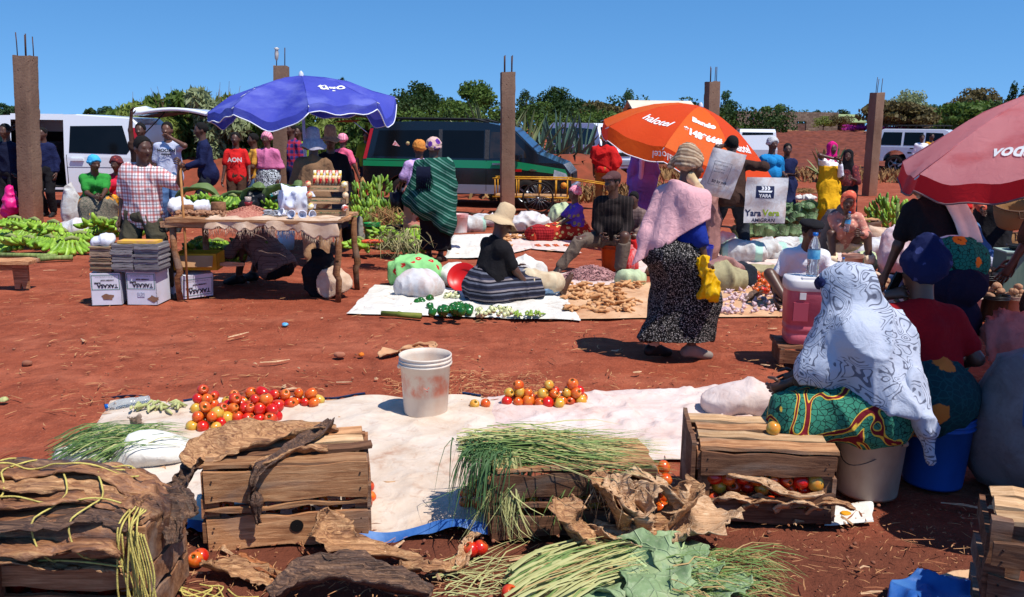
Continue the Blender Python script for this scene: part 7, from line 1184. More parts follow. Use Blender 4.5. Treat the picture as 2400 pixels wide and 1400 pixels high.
def lay(g):
    x0=g.uniform(-.14,.16);y0=g.gauss(.22,.06);L_=g.uniform(.42,.74);z=.325+abs(g.gauss(0,.04))*(1-abs(y0-.18)*2);w_=g.gauss(0,.055);kk=g.uniform(.01,.035);p=[M@Vector((x0+L_*t,y0+w_*t*2+kk*math.sin(t*5+x0*60)-.05*t,max(z-.05*t*t+.012*math.sin(t*9+y0*40),.32)))for t in(0,.25,.5,.75,1)];return p
def droop(g):
    x0=g.gauss(.02,.05);y0=g.gauss(.14,.08);L_=g.uniform(.12,.30);s=g.uniform(-1,.4);return[M@Vector((x0+s*.10*t-.05*t,y0-.10*t*t+g.uniform(-.01,.01),.37+.05*math.sin(t*3)-L_*t*t))for t in(0,.25,.5,.75,1)]
def hang(g):
    x0=g.choice((.02,.05,.10,.06,.03))+g.gauss(0,.02);y0=-.02;L_=g.uniform(.25,.42);s=g.gauss(.0,.10);return[M@Vector((x0+s*t*t+.01*math.sin(t*7),y0+.05*(1-t)-.04*t,max(.36-L_*t,.015)+.0))for t in(0,.2,.4,.6,.8,1)]
def hang2(g):
    x0=g.gauss(.24,.10);L_=g.uniform(.12,.34);s=g.gauss(-.12,.10);return[M@Vector((x0+s*t,.05-.09*t,max(.34-L_*t,.015)))for t in(0,.25,.5,.75,1)]
for nm,fn,n,m,w_,sd in(('long_stalk',lay,330,GRS[0],.007,1),('pale_stalk',lay,200,GRS[1],.008,2),('dry_stalk',lay,150,GRS[3],.006,6),('drooping_blade',droop,190,GRS[2],.008,3),('hanging_stalk',hang,40,GRS[1],.009,4),('hanging_blade',hang2,26,GRS[0],.009,5)):o=blades(n,fn,sd,m,nm,None,None,w_,loc=gb.location.copy(),kind='stuff');o.parent=gb;o.location=(0,0,0)
# stalks and cabbage leaves at the bottom
def bot(g):
    a=G(g.uniform(1180,1330),g.uniform(1330,1430),.015+g.random()*.05);d=Vector((.34,.22,.03));L_=g.uniform(.5,1.1);return[a+d*L_*t+Vector((g.uniform(-.012,.012),g.uniform(-.012,.012),.03*math.sin(t*3)))for t in(0,.25,.5,.75,1)]
def bot2(g):
    a=G(g.uniform(1560,1760),g.uniform(1290,1400),.02+g.random()*.06);an=g.uniform(-.9,.5);L_=g.uniform(.1,.28);return[a+Vector((math.cos(an),math.sin(an),0))*L_*t+Vector((g.uniform(-.015,.015),g.uniform(-.015,.015),.03*math.sin(t*3)-.02*t))for t in(0,.25,.5,.75,1)]
def bot3(g):
    a=G(g.uniform(1000,1260),g.uniform(1300,1400),.008);an=g.uniform(-.5,1.2);L_=g.uniform(.1,.35);return[a+Vector((math.cos(an),math.sin(an),0))*L_*t+Vector((g.uniform(-.01,.01),g.uniform(-.01,.01),.01*math.sin(t*3)))for t in(0,.33,.66,1)]
c=G(1300,1370);sb=root('cut_stalks',c,label='cut green stalks strewn along the bottom edge',cat='stalks')
for fn,n,m,w_,sd in((bot,150,GRS[1],.014,11),(bot,90,GRS[0],.011,12),(bot2,200,GRS[0],.006,13),(bot3,90,GRS[1],.006,14),(bot,60,GRS[3],.007,15),(bot2,60,GRS[3],.006,16)):o=blades(n,fn,sd,m,'stalk',None,None,w_,loc=c.copy(),kind='stuff');o.parent=sb;o.location=(0,0,0)
def cab_leaf_mat():
    b=B('wilted_cabbage_leaf',.55,.3);x,y,z=b.sep();ve=b.ramp(b.vor(16,b.map((1,.45,1),(0,0,R(20))),'DISTANCE_TO_EDGE'),[(.0,1),(.05,0)]);c=b.ramp(b.noise(6,6),[(.3,L(100,122,80)),(.55,L(136,156,112)),(.75,L(158,172,136))]);c=b.mix(b.math('MULTIPLY',ve,.22),c,L(186,200,160));c=b.mix(b.ramp(b.noise(3,4),[(.5,0),(.72,.65)]),c,L(136,134,84));c=b.mix(b.ramp(b.noise(40,4),[(.55,0),(.7,.4)]),c,L(176,180,150));b.col(c);return b.bump(b.math('ADD',b.math('MULTIPLY',ve,.35),b.noise(14,6)),.8,.015).m
CABL=cab_leaf_mat()
def cableaf(label,c,L_,wd,ang,tilt,seed,zc=.03,group='cabbage leaves at the bottom edge',parent=None):
    n,k=22,16;P=np.zeros((n+1,k+1,3))
    for j in range(n+1):
        t=j/n;w_=wd*math.sin(PI*min(t*.92+.06,1))**.6*(1+.07*math.sin(t*21+seed)+.05*math.sin(t*47+seed*2))
        for i in range(k+1):a=i/k*2-1;P[j,i]=(w_*a*.5,L_*(t-.5),.05*abs(a)**1.6*wd*2+.03*math.sin(t*3))
    V=P.reshape(-1,3);e=np.abs(V[:,0])/wd*2;V[:,2]+=.022*fbm(V,9,seed,3)+.02*e**2*np.sin(V[:,1]*38+seed);q=k+1;i=np.arange(n)[:,None]*q+np.arange(k)[None];Q=np.stack([i,i+1,i+q+1,i+q],-1).reshape(-1,4)
    o=put('cabbage_leaf',mesh_np('cabbage_leaf',V,Q,[CABL]),loc=c+Vector((0,0,zc)),rot=(R(tilt),R(seed*7%20-10),R(ang)),label=label,cat='leaf',group=group if label else None,parent=parent);o.modifiers.new('s','SOLIDIFY').thickness=.004;put('midrib',MB().tube([(0,-L_*.55,.006),(0,0,.012),(0,L_*.42,.014)],[.012,.008,.003],6),mat('leaf_rib',(176,196,140)),parent=o);return o
for i,(px,py,l_,w_,an,tl,z,lb)in enumerate([(1500,1345,.34,.30,35,12,.06,'broadest pale cabbage leaf in the heap at the bottom'),(1420,1392,.32,.26,60,8,.04,'cabbage leaf at the left of the leaf heap'),(1590,1335,.30,.24,-20,14,.07,'grey-green cabbage leaf at the top right of the leaf heap'),(1640,1385,.34,.16,-38,8,.08,'narrow olive cabbage leaf lying across the heap'),(1540,1405,.34,.28,10,5,.05,'cabbage leaf at the bottom centre of the heap'),(1470,1300,.2,.16,80,15,.05,'small curled cabbage leaf at the top of the heap'),(1690,1410,.28,.2,-60,10,.05,'cabbage leaf at the right end of the heap'),(1380,1425,.3,.24,30,5,.03,'cabbage leaf cut by the bottom edge')]):cableaf(lb,G(px,py),l_,w_,an,tl*.5,i+3,z*.6)
# onion greens and white cloths behind the left crate
def og(g):
    a=G(g.uniform(195,380),g.uniform(1020,1075),.02+g.random()*.07);an=R(25)+g.gauss(0,.25);L_=g.uniform(.2,.42);return[a+Vector((math.cos(an)*L_*(t-.5),math.sin(an)*L_*(t-.5),.05*math.sin(t*3)+.03*t))for t in(0,.25,.5,.75,1)]
c=G(290,1050);ob_=root('green_onion_bundle',c,label='bundle of fresh green stalks on the tarpaulin behind the left crate',cat='stalks')
for m,n,s_ in((GRS[0],150,31),(GRS[2],90,32),(GRS[1],40,33)):o=blades(n,og,s_,m,'stalk',None,None,.010,loc=c.copy(),kind='stuff');o.parent=ob_;o.location=(0,0,0)
sack('white cloth bundle between the left crates',372,1082,(.17,.12,.13),WHITES,14,.3,amp=.02,sc=5,name='cloth_bundle',cat='cloth');sack('flat white cloth under the green stalks',250,1078,(.24,.10,.06),WHITES,15,.1,amp=.015,sc=5,name='cloth_bundle',cat='cloth')
GPM=mat('grey_paper',(196,176,160),(160,140,126),sc=5);husk('torn grey paper standing behind the green stalks',[G(322,1000,.01),G(318,985,.06),G(310,975,.12)],[.06,.08,.05],GPM,321,.3,cat='paper',name='paper_scrap');husk('torn grey paper left of the leaf-topped crate',[G(425,1035,.01),G(440,1045,.03),G(452,1038,.01)],[.05,.07,.04],GPM,322,.5,cat='paper',name='paper_scrap')
OKR=mat('okra_pale_green',(150,156,96),(190,186,130),sc=20)
def pods(label,px,py,n,wpx,group,dark=False):
    c=G(px,py,.02);t=root('okra_pile',c,label=label,cat='okra',group=group);g=random.Random(px)
    for i in range(n):a=g.gauss(1.3,.5);x,y=g.uniform(-wpx,wpx),g.gauss(0,.03);d=Vector((math.cos(a),math.sin(a),0))*.045;put('pod',MB().tube([Vector((x,y,.012+g.random()*.03))-d,Vector((x,y,.02+g.random()*.03)),Vector((x,y,.016))+d],[.006,.011,.003],7),mat('okra_green',(110,140,50),(150,170,80),sc=15)if dark else OKR,parent=t)
pods('small heap of pale okra at the far left corner of the tarpaulin',345,962,14,.08,'okra heaps');pods('second heap of pale okra beside the tomato heap',400,962,12,.06,'okra heaps')
# ================================================================== BUCKETS AND BOTTLES
def bucket_mat(name,c,c2,dirt,print_=None):
    b=B(name,.45,.3);col=b.mix(b.ramp(b.noise(5,6,b.map((1,1,.5))),[(.45,0),(.75,.7)]),b.mix(b.noise(2,3),L(c),L(c2)),L(dirt))
    if print_:z=b.sep()[2];band=b.math('MULTIPLY',b.ramp(z,[(0,0),(.12,0),(.15,1),(.26,1),(.28,0)]),b.ramp(b.noise(9,6,b.map((1,1,.6)),rgh=.7),[(.42,0),(.62,.75)]));col=b.mix(band,col,L(print_))
    b.col(col);b.bump(b.noise(22,4),.15,.01);return b.m
def bucket(label,loc,r,h,m,rot=(0,0,0),handle=None,fill=None,ribs=2,sc=1.0,name='bucket',group=None,rimm=None):
    t=root(name,loc,rot if hasattr(rot,'__len__')else(0,0,rot),label=label,cat='bucket',group=group);rb=r*.84
    prof=[(.001,.006),(rb-.006,.006),(rb,0.0),(rb+.002,.012),(r*.97,h*.84),(r*1.04,h*.845),(r*1.05,h*.87),(r*.99,h*.875),(r*1.0,h*.90),(r*1.03,h*.905)]+([(r*1.035,h*.93),(r*1.0,h*.935)]if ribs>1 else[])+[(r*1.0,h*.965),(r*1.03,h*.97),(r*1.03,h),(r*.975,h),(r*.95,h*.9),(rb-.012,.012),(.001,.012)]
    put('shell',MB().lathe(prof,48),m,parent=t)
    if handle is not None:
        a=handle;lug=Vector((math.cos(a)*r*1.0,math.sin(a)*r*1.0,h*.80));put('lug',MB().ball(lug,(.016,.016,.016),8),m,parent=t);o=Vector((math.cos(a+PI),math.sin(a+PI),0))*r;side=Vector((-math.sin(a),math.cos(a),0));lug2=Vector((-math.cos(a)*r,-math.sin(a)*r,h*.8));n=16
        put('handle',MB().tube([lug.lerp(lug2,k/n)-side*(r*1.15*math.sin(PI*k/n))-Vector((0,0,.11*math.sin(PI*k/n)))for k in range(n+1)],.0028,6),mat('wire_handle',(90,84,80),r=.4,metal=.6),parent=t)
    return t
WB=bucket_mat('white_paint_bucket',(222,210,196),(206,188,170),(190,150,126),(206,90,50));t=bucket('white paint bucket with worn orange print standing on the tarpaulin',G(998,966,.02),.157,.37,WB,R(25),handle=R(160))
fb=lambda x,y:Vector((math.sin(x/.14)*.1455+0,-math.cos(x/.14)*.1455,.09+y));fR=Matrix.Rotation(-R(25),3,'Z');ff=lambda dx,dz,rr:(lambda x,y:fR@Vector((math.sin((x+dx)/rr)*rr,-math.cos((x+dx)/rr)*rr,dz+y)))
OPR=mat('worn_orange_print',(206,104,66),(222,180,150),sc=60,lo=.48,hi=.6);text_on(ff(.035,.085,.1375),'EMULSION',.035,OPR,t);text_on(ff(.05,.12,.139),'COVER',.026,OPR,t);shape_on(ff(.02,.2,.1455),[circle(0,0,.018,12,.012),[(-.004,-.02),(.006,-.028),(.01,-.022)]],mat('red_logo_worn',(190,60,50),(222,150,130),sc=40),t)
crumple('plastic_cup',G(1000,905,.10),(.04,.04,.05),PB,'crumpled clear plastic inside the white paint bucket','plastic',31,.012,.01,20)
bucket('dirty white bucket under the flowered cloth woman',G(2030,1150),.168,.37,bucket_mat('dirty_white_bucket',(186,164,146),(164,138,120),(120,84,66)),0,handle=R(-50));bucket('blue bucket under the woman in the dark red top',G(2184,1128),.165,.37,bucket_mat('blue_bucket',(24,72,146),(30,84,160),(20,54,110)),0)
PET=B('clear_pet_bottle',.06,.5);PET.col(L(200,214,226));PET.b.inputs['Transmission Weight'].default_value=.85;PET.b.inputs['IOR'].default_value=1.12;PET=PET.m;BLC=mat('blue_bottle_label',(40,130,190),(120,190,220),sc=18,r=.3);CAPB=mat('blue_cap',(20,90,170),r=.3)
def bottle(label,loc,h,rot=(0,0,0),cap=True,name='water_bottle',lab=True):
    t=root(name,loc,rot,label=label,cat='bottle');r=h*.14;put('shell',MB().lathe([(.001,.004),(r*.8,0),(r,h*.03),(r*.95,h*.12),(r,h*.2),(r*.88,h*.3),(r,h*.38),(r,h*.62),(r*.92,h*.7),(r*.55,h*.84),(r*.34,h*.9),(r*.34,h*.94)],24),PET,parent=t)
    if lab:put('label_band',MB().lathe([(r*1.01,h*.40),(r*1.015,h*.41),(r*1.015,h*.60),(r*1.01,h*.61)],24),BLC,parent=t)
    if cap:put('cap',MB().lathe([(r*.42,h*.93),(r*.43,h*.94),(r*.43,h),(.001,h*1.003)],16),CAPB,parent=t)
    return t
q=G(352,940,.032);bottle('empty plastic bottle lying on the earth beyond the tarpaulin corner',q,.26,(R(90),0,R(-62)),name='plastic_bottle',lab=False)
# ================================================================== BANANAS
def ban_mat(name,a,b_):
    b=B(name,.45,.35);n=b.noise(14,5);c=b.mix(b.rand(),L(a),L(b_));c=b.mix(b.ramp(b.noise(30,4),[(.5,0),(.75,.7)]),c,L(60,84,26));c=b.mix(b.ramp(b.sep()[1],[(.125,0),(.15,.8)]),c,L(52,46,26));b.col(c);return b.m
BG=ban_mat('green_banana',(120,160,40),(160,192,68));BD=ban_mat('dark_green_banana',(76,112,34),(110,148,48));BSTEM=mat('banana_stem',(120,130,70),(160,160,110),sc=20);BCUT=mat('cut_stem',(206,196,170),(170,150,120))
def banana_mesh(m,bend):
    n=7;mb=MB();pts=[]
    for i in range(n):t=i/(n-1);a=bend*t;pts.append((0,.16*math.sin(a)/bend,.16*(1-math.cos(a))/bend))
    mb.tube(pts,[.007,.012,.021,.024,.023,.017,.007],7);return mb.mesh('banana',[m])
BM=[banana_mesh(BG,.9),banana_mesh(BG,1.3),banana_mesh(BD,1.0)]
def hand(label,loc,n,rz,tilt,group,rows=1,sc=1.0,dark=False,name='banana_hand',spread=1.0):
    """a hand of bananas hanging from its crown"""
    t=root(name,loc,(R(tilt),0,R(rz)),label=label,cat='bananas',group=group);g=random.Random(int(loc.x*1000)+n);t.scale=(sc,sc,sc)
    put('crown',MB().tube([(-.05*spread,0,.0),(0,-.012,.012),(.05*spread,0,.0)],[.014,.018,.014],7),BSTEM,parent=t)
    for r_ in range(rows):
        k=n-r_*2
        for i in range(k):u=(i/(max(k-1,1))-.5)*2;put('banana',BM[2 if dark and g.random()<.7 else g.choice((0,1))],parent=t,loc=(u*.075*spread,.004+.0*r_,-.004-.03*r_),rot=(R(-58+10*g.uniform(-1,1)+r_*26),R(g.uniform(-8,8)),R(-u*46*spread)),sc=g.uniform(.9,1.12))
    return t
gb_=random.Random(77);LH=[(28,590,0),(70,592,0),(118,590,0),(172,596,0),(20,570,0),(60,566,0),(104,572,0),(150,574,0),(190,580,0),(225,566,0),(260,566,0),(292,566,0),(40,575,.16),(85,578,.15),(130,580,.13),(240,572,.14),(275,570,.12),(215,556,0)]
for i,(px,py,z)in enumerate(LH):p=G(px,py)+Vector((0,0,z*1.2+.2));hand(f"{('first', 'second', 'third', 'fourth', 'fifth', 'sixth', 'seventh', 'eighth', 'ninth', 'tenth', 'eleventh', 'twelfth')[[q[0] for q in sorted(LH) if (q[2] > 0) == (z > 0) and (q[1] > 585) == (py > 585)].index(px)]} green banana hand from the left in the {'upper' if z else 'front' if py > 585 else 'back'} banana row",p,gb_.choice((7,8)),gb_.uniform(140,220),gb_.uniform(-25,25),'green bananas along the left',rows=1+i%2,sc=1.75)
STK=mat('banana_stalk',(96,116,56),(140,150,90),sc=8,st=(4,1,1))
for px,py,l_,an,lb in((340*.31,535,.55,12,'long green banana stalk behind the first pillar foot'),(60,600,.8,-3,'green stalk lying in front of the left banana row'),(130,606,.4,30,'dry leafy stalk in front of the left banana row')):put('banana_stalk',MB().tube([(-l_/2,0,0),(0,.01,.006),(l_/2,0,0)],[.035,.03,.036],10),STK,loc=G(px,py,.04),rot=(0,0,R(an)),label=lb,cat='stalk')
for i,(px,py,z)in enumerate([(842,598,0),(895,596,0),(930,594,.0),(960,596,0),(1000,594,0),(938,566,.10),(960,562,.18),(975,585,.1),(915,580,.05)]):hand('green banana hand on the ground left of the green shawl woman',G(px,py)+Vector((0,0,z+.22)),gb_.choice((7,8,9)),gb_.uniform(150,210),gb_.uniform(-25,20),'bananas before the green shawl woman',rows=2,sc=1.55)
def bunch(label,px,py,h,r,n,group='whole banana bunches',seed=0,dark=True,base=0.0,lean=0):
    """whole bunch: bananas packed round a stalk"""
    t=root('banana_bunch',G(px,py,base),R(seed*50),label=label,cat='bananas',group=group);g=random.Random(seed);put('stalk',MB().tube([(0,0,0),(lean*.5,0,h*.6),(lean,0,h*1.18)],[.04,.035,.028],8),STK,parent=t)
    for i in range(n):a=g.uniform(0,2*PI);z=h*(i/n)*.95+.06;rr=r*math.sin(PI*min(.15+.8*i/n,1))**.5;put('banana',BM[2 if dark and g.random()<.5 else g.choice((0,1))],parent=t,loc=(math.cos(a)*rr*.55+lean*z/h,math.sin(a)*rr*.55,z),rot=(R(g.uniform(10,55)),0,a-PI/2),sc=(1.2,1.0,1.15))
for i,(px,py,h,r,n)in enumerate([(850,520,.62,.3,56),(890,512,.70,.32,60),(868,540,.40,.28,44),(915,540,.45,.26,40),(835,545,.3,.22,30)]):bunch(['tall green banana bunch right behind the tray stack','tallest green banana bunch with dry flower ends','banana bunch lying in front of the tall bunches','banana bunch beside the green shawl','low banana bunch at the right table leg'][i],px,py,h,r,n,seed=i+1)
for i,(px,py,z)in enumerate([(455,505,.80),(490,503,.80),(530,500,.80),(560,500,.78),(600,500,.76),(505,480,.86),(545,478,.86),(640,492,.8),(470,478,.84)]):p=G(px,py,z+.1);p=W(px,py-18,P0.y+TD+.35+.1*(i%2));hand('green banana hand piled behind the stall table',p,9,gb_.uniform(140,220),gb_.uniform(-20,30),'bananas behind the stall table',rows=2,sc=1.1,dark=i%2==0)
for i,(px,py)in enumerate([(470,560),(510,565),(560,570),(490,590),(540,590),(600,560)]):hand('dark green banana hand in the shade under the table',W(px,py,P0.y+TD+.2),10,gb_.uniform(140,220),gb_.uniform(-20,30),'bananas in the shade under the table',rows=2,sc=1.3,dark=True)
BL=leaf_mat('banana_leaf',(74,96,52),(120,140,88),.5,.2)
for i,(px,py,an,l_)in enumerate([(660,455,20,.5),(690,470,-30,.45),(645,480,60,.45),(675,488,100,.4),(555,470,10,.5),(470,455,-10,.55),(600,455,40,.4),(700,450,-60,.4)]):
    p=W(px,py,P0.y+TD+.45+.08*(i%3));d=Vector((math.cos(R(an)),.1,.3*math.sin(R(an))));husk('folded green banana leaf over the bananas behind the table',[p-d*l_*.5-Vector((0,0,.08)),p-d*l_*.2+Vector((0,-.03,.05)),p+d*l_*.2+Vector((0,-.05,.06)),p+d*l_*.5-Vector((0,0,.1))],[.08,.17,.17,.06],BL,200+i,.6,cat='leaf',group='banana leaves behind the table',name='banana_leaf',nv=20,nu=6)
bunch('green banana bunch heaped by the last pillar',2072,540,.5,.34,60,seed=11);bunch('second green banana bunch right of the last pillar',2098,548,.45,.3,50,seed=12);bunch('small banana bunch low behind the orange headscarf',2050,530,.3,.2,26,seed=13)
# dry flower stalks over the bunches
blades(140,lambda g:(lambda a:[a,a+Vector((g.gauss(0,.06),g.gauss(0,.05),.05)),a+Vector((g.gauss(0,.12),g.gauss(-.05,.06),-.05))])(G(905,515,.62)+Vector((g.gauss(0,.08),g.gauss(0,.06),g.uniform(-.05,.12)))),5,DG,'dry_flowers','dry straw-like flower ends on the banana bunches','dry flowers',.012,kind='stuff');blades(160,lambda g:(lambda a:[a,a+Vector((g.gauss(0,.06),g.gauss(0,.05),-.05)),a+Vector((g.gauss(0,.1),g.gauss(-.05,.05),-.2))])(G(935,560,.38)+Vector((g.gauss(0,.14),g.gauss(0,.06),g.uniform(-.05,.14)))),6,mat('pale_dry_stem',(170,160,116),(140,136,90),sc=9),'leafy_stems','wilted pale stems hanging over a dark bucket','stems',.014,kind='stuff')
bucket('green bucket with an orange rim behind the table',G(873,568),.13,.30,mat('green_bucket',(24,130,62),r=.4),0);put('orange_rim',MB().lathe([(.137,.0),(.142,.0),(.142,.022),(.128,.022),(.001,.018)],32),mat('orange_rim',(226,90,30),r=.4),loc=G(873,568,.295),label='orange lid ring on the green bucket',cat='lid');bucket('dark bucket with a rag behind the table',G(825,578),.15,.32,mat('charcoal_bucket',(40,40,42),r=.5),0);crumple('rag',G(845,566,.1),(.05,.06,.24),mat('grey_rag',(150,146,136),(120,116,106),sc=8),'grey rag hanging over the dark bucket','rag',41,.014,.02,12);bucket('dark bucket covered with wilted stems',G(930,575),.15,.3,MATS['charcoal_bucket'],0);crumple('cloth_bag',G(895,582),(.13,.1,.14),SACK,'small beige cloth bag among the bananas','bag',42)
bucket('white bucket with a red rim held beside the green shawl',G(1078,545,.25),.12,.27,mat('red_bucket',(206,50,40),(226,220,216),sc=2,r=.4),0)
# ================================================================== SACKS
def wsack(name,c,c2,stain,stripe=None):
    b=B(name,.7,.25);col=b.mix(b.ramp(b.noise(5,7,dist=.8,rgh=.65),[(.44,0),(.7,.75)]),b.mix(b.noise(2,3),L(c),L(c2)),L(stain));col=b.mix(b.ramp(b.noise(60,3),[(.55,0),(.75,.3)]),col,L(stain))
    if stripe:col=b.mix(b.math('MULTIPLY',b.ramp(b.math('FRACT',b.math('MULTIPLY',b.sep()[0],2.2)),[(0,0),(.38,0),(.4,1),(.6,1),(.62,0)]),.75),col,L(stripe))
    b.col(col);b.bump(b.math('ADD',b.noise(9,5,dist=1),b.math('MULTIPLY',b.wave(90),.05)),.5,.02);return b.m
SW=wsack('white_woven_sack',(214,212,214),(196,192,192),(176,140,124));SG=wsack('white_sack_green_stripe',(206,208,206),(190,190,190),(150,120,104),(150,200,180));SP=wsack('pale_green_sack',(176,192,150),(196,204,166),(140,150,110));SKH=wsack('khaki_sack',(156,146,110),(176,166,126),(110,90,66));SGR=wsack('grey_woven_sack',(120,112,112),(138,128,126),(92,78,74));SPK=wsack('pink_net_sack',(150,104,98),(170,124,116),(110,70,64))
SL=[('white sack standing behind the green shirted woman',170,530,(.16,.15,.62),SG,0),('white sack lying in front of the green shirted woman',176,560,(.30,.15,.26),SW,-14),('large white sack behind the red cloth',1238,545,(.36,.22,.30),SW,-8),('pale green sack behind the purple bloused woman',1318,530,(.26,.2,.34),SP,6),('crumpled white sack at the foot of the middle pillar',1140,528,(.26,.18,.20),SW,0),('white sack left of the middle pillar foot',1105,540,(.22,.2,.22),SG,10),('cream sack behind the hat woman',1222,660,(.26,.18,.26),WHITES,8),('white sack open to show green peppers',985,695,(.22,.18,.24),SW,0),('small white sack beside the open pepper sack',1065,668,(.16,.14,.2),WHITES,0),('khaki sack behind the walking woman',1698,680,(.20,.15,.27),SKH,0),('white stained sack lying behind the bag man',1735,612,(.30,.2,.26),SG,-12),('white sack right of the bag man',1790,606,(.30,.2,.24),SG,20),('grey-white sack lying behind the beret man',1862,606,(.42,.16,.16),SG,12),('long pale sack in front of the cabbages',1840,588,(.40,.16,.15),SG,-6),('white sack beside the seated woman with the bottle',2055,600,(.3,.2,.22),SW,0),('white sack behind the beret man shoulder',1935,690,(.3,.2,.3),SW,0),('white plastic sack leaning behind the black T-shirt woman',2095,640,(.2,.16,.52),wsack('milky_plastic',(206,196,204),(220,190,190),(190,120,116)),0),('beige sack behind the water bottle',2048,570,(.16,.14,.24),SACK,0),('pale sack under the walking woman shawl',1478,668,(.14,.1,.14),SP,0),('white and red bag beside the seated child',1470,638,(.1,.1,.3),wsack('red_white_bag',(206,40,36),(196,30,30),(210,206,206)),0),('dark bundle beside the khaki sack',1740,672,(.1,.12,.24),FB['dkjeans'],0),('pale sack heap behind the seated child',1520,600,(.3,.2,.2),SG,0)]
for i,(lb,px,py,r,m,an)in enumerate(SL):sack(lb,px,py,r,m,60+i,R(an),amp=.030,sc=5,vox=.022,extra=[('c',(r[0]*.1,0,r[2]*.9),(r[0]*.2,0,r[2]*1.18),.05,.03)]if i in(0,3)else())
sack('tall pink net sack of produce behind the walking woman',1646,612,(.19,.18,1.0),SPK,91,amp=.02,sc=9);sack('white paper bag on top of the pink net sack',1640,612,(.1,.06,.12),WHITES,92,z=.98,amp=.02);crumple('net_sheet',G(1690,655,.10),(.36,.14,.16),SPK,'empty pink net draped over the sacks','net',93,.02,.04,7)
sack('huge grey woven sack at the right edge',2400,1140,(.30,.26,.66),SGR,95,R(-8),amp=.016,sc=5,vox=.022);sack('crumpled pink plastic over the grey woven sack',2350,905,(.16,.12,.3),wsack('pink_film',(150,104,100),(170,120,116),(110,70,66)),96,z=.2,amp=.04,sc=9)
crumple('red_cloth',G(1268,562,.03),(.26,.14,.17),f_plaid('red_check_cloth',(150,26,32),(90,14,20),(170,60,60),24,.3),'dark red checked cloth over the big white sack','cloth',97,.02,.02,8)
sack('green and red flowered cloth over a bundle left of the hat woman',972,668,(.30,.2,.30),f_flower('green_red_flower_cloth',(136,196,124),(190,40,44),(220,220,170),7,.24,15),98,R(-10),amp=.025,sc=5,name='flowered_bundle',cat='cloth');put('red_basin',MB().lathe([(.001,0),(.12,0),(.17,.07),(.165,.072),(.115,.008),(.001,.008)],28),mat('red_plastic_basin',(196,24,24),r=.35),loc=G(1086,655,.12),rot=(R(58),R(-12),0),label='red plastic basin leaning behind the hat woman',cat='basin')
sheet('ground_sheet',[(1620,566),(2010,566),(2030,646),(1640,650)],TARP2,'pale patched sheet under the sacks right of the walking woman',70,30,.006,.03,5,23,.03);sheet('ground_sheet',[(1060,552),(1160,548),(1170,604),(1040,606)],WHITES,'white cloth on the ground beside the green shawl woman',30,20,.006,.04,6,24,.03);sheet('ground_sheet',[(1460,575),(1600,572),(1610,640),(1470,640)],TARP2,'pale cloth between the seated child and the walking woman',30,20,.006,.04,6,25,.03)
for i,(lb,px,py,r,m,an)in enumerate([('small white sack at the back of the patched sheet',1690,582,(.2,.15,.2),SG,8),('folded grey sack in front of the beret man',1765,640,(.26,.12,.07),SKH,-10),('flattened white sack right of the beret man',1962,655,(.28,.16,.12),SW,14),('pale sack behind the pail between the knees',2022,628,(.2,.16,.18),SP,0),('blue cloth bundle beside the white sacks',1905,628,(.14,.1,.12),FB['jeans'],0),('stained sack near the walking woman feet line',1560,640,(.2,.14,.12),SKH,20),('striped sack leaning at the cabbage heap',1905,590,(.18,.14,.24),SG,-20)]):sack(lb,px,py,r,m,160+i,R(an),amp=.028,sc=5,vox=.022)
# ================================================================== PEPPERS, EGGPLANTS, OKRA, GINGER, GARLIC, CARROTS
PEP=tomato_mat('green_pepper',(24,84,26),(36,104,36),(30,92,28));EGG=tomato_mat('white_garden_egg',(206,206,150),(222,218,176),(190,196,130));rp=random.Random(3)
def pep_mesh():
    n=16;mb=MB();prof=[(.001,0),(.022,.002),(.032,.015),(.036,.04),(.036,.06),(.028,.075),(.012,.073),(.001,.066)];V=[]
    for r,z in prof:
        for q in range(n):a=2*PI*q/n;k=1+.11*math.cos(4*a);V.append((r*k*math.cos(a),r*k*math.sin(a),z))
    mb.add(V,[(i*n+q,i*n+(q+1)%n,(i+1)*n+(q+1)%n,(i+1)*n+q)for i in range(len(prof)-1)for q in range(n)],0,True);mb.tube([(0,0,.066),(.003,0,.085)],.006,6,1);return mb.mesh('pepper',[PEP,STEM])
PM=pep_mesh();EM=MB().ball((0,0,.024),(.024,.024,.026),12);EM.ball((0,0,.048),(.010,.010,.005),7,1);EM=EM.mesh('garden_egg',[EGG,STEM])
for i in range(26):px=1008+rp.random()*104;k=i>=18;put('green_pepper',PM,loc=G(px,742-rp.random()*16,.012+(.05 if k else 0)),rot=(rp.uniform(-.6,.6),rp.uniform(-.6,.6),rp.random()*6),sc=rp.uniform(.85,1.15),label='glossy green pepper in the heap before the hat woman',cat='pepper',group='green peppers on the white sacking')
for i in range(40):px=1114+rp.random()*88;k=i>=28;put('garden_egg',EM,loc=G(px,744-rp.random()*18,.01+(.038 if k else 0)),rot=(rp.uniform(-.9,.9),rp.uniform(-.9,.9),rp.random()*6),sc=rp.uniform(.85,1.1),label='small white garden egg in the heap beside the peppers',cat='garden egg',group='white garden eggs on the sacking')
for px in(1212,1238,1264):pods(f'bundle of green okra {["next to the garden eggs", "in the middle of the okra row", "at the right end of the okra row"][(1212, 1238, 1264).index(px)]}',px,742,12,.035,'okra bundles on the sacking',True)
for i in range(14):put('garden_egg',EM,loc=G(1035+rp.random()*45,692+rp.random()*10,.02),rot=(rp.random(),0,0),label='pale garden egg spilling from the small white sack',cat='garden egg',group='garden eggs spilling from a sack')
for i in range(6):put('green_pepper',PM,loc=G(972+i*7,700+rp.random()*8,.01),rot=(rp.random()*2,rp.random()*2,0),label='green pepper in the mouth of the white sack',cat='pepper',group='peppers in the open sack')
